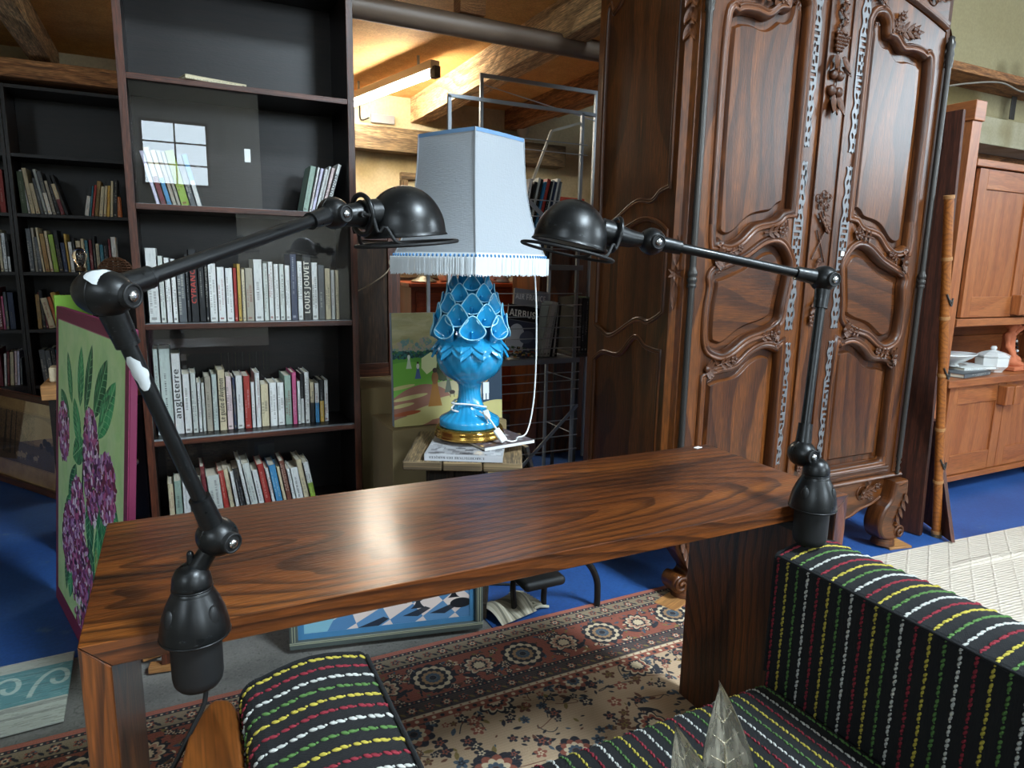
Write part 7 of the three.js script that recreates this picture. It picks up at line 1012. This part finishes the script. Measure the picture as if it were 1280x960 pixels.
  const bo = T('footed_bowl', 'white oval footed bowl on the books on the dresser', 'bowl', [3.92, Y + 0.0405, -2.25]); M('bowl_body', lathe([[0, 0.004], [0.035, 0.0], [0.04, 0.006], [0.03, 0.016], [0.06, 0.026], [0.12, 0.05], [0.15, 0.07], [0.148, 0.073], [0.11, 0.056], [0.04, 0.03], [0, 0.026]], 36).scale(1, 1, 0.6), cer, bo); M('bowl_rim', new THREE.TorusGeometry(0.149, 0.004, 6, 40).rotateX(Math.PI / 2).scale(1, 1, 0.6).translate(0, 0.071, 0), cer, bo);
  const tu = T('sugar_pot', 'white octagonal lidded china pot on the dresser', 'pot', [4.24, Y + 0.0005, -2.22]); const oct = (pts) => new THREE.LatheGeometry(pts.map(V2), 8).toNonIndexed(); const og = oct([[0, 0], [0.06, 0.001], [0.065, 0.012], [0.085, 0.035], [0.088, 0.08], [0.082, 0.088], [0, 0.088]]); og.computeVertexNormals(); M('pot_body', og, cer, tu); const ol = oct([[0.09, 0.088], [0.09, 0.096], [0.06, 0.112], [0.025, 0.122], [0.012, 0.126], [0.018, 0.136], [0.012, 0.148], [0, 0.15]]); ol.computeVertexNormals(); M('lid', ol, cer, tu);
  // terracotta figure: one continuous body from tapered limbs
  const fg = T('terracotta_figurine', 'terracotta figure kneeling with one arm raised to its head', 'figurine', [4.44, Y + 0.0005, -2.25]); const cl = mat({ color: rgb('#b9653f'), roughness: 0.75 });
  M('figure_body', limbs([[[0, 0.19, 0], 0.034, [0.0, 0.14, 0], 0.03], [[0, 0.14, 0], 0.03, [-0.01, 0.09, 0.01], 0.036], [[-0.01, 0.09, 0.01], 0.036, [-0.05, 0.05, 0.05], 0.026], [[-0.05, 0.05, 0.05], 0.026, [0.03, 0.03, 0.07], 0.018], [[0.0, 0.09, 0], 0.034, [0.06, 0.05, 0.02], 0.026], [[0.06, 0.05, 0.02], 0.026, [-0.02, 0.028, -0.02], 0.018], [[0.03, 0.2, 0], 0.016, [0.075, 0.245, 0.02], 0.012], [[0.075, 0.245, 0.02], 0.012, [0.03, 0.275, 0.01], 0.01], [[-0.03, 0.2, 0], 0.015, [-0.06, 0.14, 0.03], 0.012], [[-0.06, 0.14, 0.03], 0.012, [-0.04, 0.08, 0.06], 0.01], [[0, 0.2, 0], 0.016, [0.01, 0.245, 0.005], 0.016], [[0.01, 0.255, 0.006], 0.027, [0.012, 0.268, 0.004], 0.027], [[0.0, 0.275, -0.016], 0.022, [0.01, 0.262, -0.02], 0.02]], 0.006), cl, fg); M('plinth', rbox(0.17, 0.026, 0.15, 0, 0.013, 0.02, 0.006, 2), cl, fg);
  const bd = T('bead_necklace', 'string of dark and pale beads hanging behind the figurine', 'necklace', [4.58, Y + 0.0005, -2.3]); for (let i = 0; i < 20; i++) { const t = i / 19, a = Math.PI * t; M('bead', ball(0.009, Math.cos(a) * 0.075, 0.012 + Math.sin(a) * 0.17, 0, 1, 1, 1, 8), i % 3 ? MT.blackPlain : MT.white, bd); } M('bead_stand', cyl([0, 0.001, -0.008], [0, 0.18, -0.008], 0.008, 0.006, 8), MT.blackPlain, bd);
}
{
  // tall bed end of light wood standing before the dresser
  const g = T('bed_headboard', 'tall light brown wooden headboard with thick top rail beside the dresser', 'headboard', [3.4, 0, -2.02]);
  M('post', wuv(bb(-0.025, 0.05, 0.003, 1.92, -0.035, 0.02), 'y'), MT.cherry, g); M('top_rail', wuv(bb(-0.03, 0.055, 1.92, 2.01, -1.0, 0.03, 0.004), 'z'), MT.cherry, g); M('board', wuv(bb(-0.01, 0.02, 0.3, 1.92, -0.98, -0.035), 'y'), MT.cherry, g); M('post', wuv(bb(-0.025, 0.05, 0.003, 1.92, -1.0, -0.945), 'y'), MT.cherry, g);
  const b1 = M('ceiling_beam', wuv(bb(3.0, X1, 2.5, 2.555, -3.3, -2.86, 0.006), 'x'), MT.beam); b1.userData.kind = 'structure';
  const lime = mat({ map: TX.grey, color: rgb('#ffffff'), roughness: 0.8 }); const b2 = M('ceiling_beam', wuv(bb(3.0, X1, 2.14, 2.33, -3.3, -3.05, 0.006), 'x'), mat({ map: plaster, color: rgb('#dfe3ea'), roughness: 0.8 })); b2.userData.kind = 'structure';
  S('wall_partition', wuv(bb(3.0, X1, 0, 2.14, -3.4, -3.3, 0), 'x'), MT.beam);
  const sp = T('spotlight', 'black spotlight with cable fixed on the beam at the cream wall', 'lamp', [5.62, 2.5555, -2.95]); M('head', merge([cyl([0, 0.1, 0], [-0.03, 0.16, 0.06], 0.035, 0.055, 16), cyl([0.02, 0.06, -0.04], [0, 0.11, 0], 0.025, 0.034, 14)]), MT.blackPlain, sp); M('bracket', merge([bar([0, 0.001, 0], [0, 0.1, 0], 0.02, 0.012), bb(-0.03, 0.03, 0, 0.012, -0.03, 0.03)]), MT.blackPlain, sp); M('cable', tube([[-0.05, 0.06, 0.02], [-0.15, -0.07, 0.1], [-0.3, -0.1, 0.1], [-0.55, -0.075, 0.1], [-0.9, -0.12, 0.08], [-1.1, -0.16, 0.06]], 0.006, 50, 6), mat({ color: rgb('#8a8276'), roughness: 0.7 }), sp);
  const br = M('iron_bracket', bb(-0.03, 0.03, 0, 0.16, 0, 0.008), MT.ironDark); br.position.set(5.6, 2.335, -3.048); tag(br, 'flat iron strap on the whitewashed beam below the spotlight', 'strap');
}
// ---------------------------------------------------------------- foreground: metal leaves and wooden chair arm
{
  const g = T('metal_leaves', 'silver metal leaf ornament standing on the striped sofa seat', 'ornament', [0.645, 0.394, -0.6]);
  const sil = mat({ color: rgb('#ded5c0'), metalness: 0.9, roughness: 0.42, roughnessMap: rough(0.6, 0.6, 9, 9, 4), bumpMap: rough(0.5, 1, 4, 4, 9), bumpScale: 0.0015 }); const L = (h, w, x, z, a, t, ry) => { const gq = leafGeo(h, w, 0.004, 0.16, 0.12, 14, 10); const v = []; for (let k = 1; k < 7; k++) for (const s of [-1, 1]) { const u1 = k / 8 + 0.08, hw = 0.36 * w * Math.sin(Math.PI * Math.min(1, 0.06 + 0.94 * Math.pow(u1, 0.8))); v.push(cyl([0, h * k / 8, -0.12 * h * (k / 8) ** 2 + 0.0015], [s * hw, h * u1, -0.12 * h * u1 * u1 + 0.16 * w * 0.72 * (1 - u1 * 0.4) + 0.001], 0.0014, 0.0007, 5)); } v.push(cyl([0, 0, 0.002], [0, h * 0.5, -0.03 * h + 0.003], 0.0024, 0.002, 6), cyl([0, h * 0.5, -0.03 * h + 0.003], [0, h * 0.96, -0.115 * h + 0.002], 0.002, 0.001, 6)); const m = M('leaf', merge([gq]).rotateX(t).rotateZ(a).rotateY(ry).translate(x, 0.02, z), sil, g); M('vein', merge(v).rotateX(t).rotateZ(a).rotateY(ry).translate(x, 0.02, z), sil, m); };
  L(0.225, 0.078, 0.02, 0.0, 0.07, -0.1, -0.45); L(0.2, 0.07, -0.035, 0.01, 0.22, -0.05, -0.3);
  M('base', lathe([[0, 0], [0.05, 0.001], [0.048, 0.01], [0.02, 0.02], [0.012, 0.03], [0, 0.032]], 24), sil, g);
}
{
  const g = T('wooden_armchair', 'wooden chair with flat tapered armrest beside the padded sofa arm', 'chair', [0.0, 0, -0.6]);
  const ar = path2([[0.022, -0.325], [0.04, -0.3], [0.041, -0.2], [0.036, 0.0], [0.03, 0.2], [-0.02, 0.2], [-0.03, 0.0], [-0.034, -0.15], [-0.02, -0.26], [0.005, -0.318]], 6);
  M('armrest', wuv(ext(shape(ccw(ar.map(([x, z]) => [x, -z]))), 0.02, 0.006, 3).rotateX(-Math.PI / 2).translate(0, 0.598, 0), 'z'), mat({ map: TX.oak, color: rgb('#a08468'), roughness: 0.35 }), g);
  M('front_leg', wuv(bar([0.0, 0.01, -0.22], [0.0, 0.6, -0.2], 0.032, 0.032), 'y'), MT.oak, g); M('back_leg', wuv(bar([0.0, 0.01, 0.16], [0.0, 0.6, 0.14], 0.032, 0.032), 'y'), MT.oak, g); M('side_rail', wuv(bb(-0.014, 0.014, 0.3, 0.35, -0.2, 0.15), 'z'), MT.oak, g);
}
// ---------------------------------------------------------------- small things
{
  const tag1 = M('paper_label', box(0.022, 0.001, 0.012, 0, 0.0006, 0), MT.white); tag1.position.set(1.222, 0.75, -1.325); tag1.rotation.y = 0.3; tag(tag1, 'tiny white paper label at the armoire corner of the tabletop', 'label');
  const tag2 = M('price_sticker', box(0.018, 0.018, 0.0008, 0, 0, 0), MT.white); tag2.position.set(AR.x + 0.131, 1.285, AR.z + 0.0046); tag(tag2, 'small white sticker on the iron plate of the armoire', 'sticker');
  const st = M('beam_strap', bb(-0.022, 0.022, -0.12, 0.1, 0, 0.006), mat({ color: rgb('#6d3a26'), roughness: 0.6 })); st.position.set(1.16, 2.12, -5.059); tag(st, 'rusty iron strap nailed on the grey wall beam', 'strap');
  const jb = T('junction_box', 'flat metal box with cable on the cream wall above the beam', 'junction box', [1.47, 2.26, -5.19]); M('box_body', bb(-0.09, 0.09, -0.03, 0.03, 0, 0.03), MT.zinc, jb); M('cable', tube([[-0.1, 0.0, 0.02], [-0.16, -0.02, 0.015], [-0.17, 0.06, 0.015], [-0.165, 0.17, 0.015]], 0.006, 20, 6), MT.blackPlain, jb);
}
paintAtlas();
renderer.render(scene, camera);
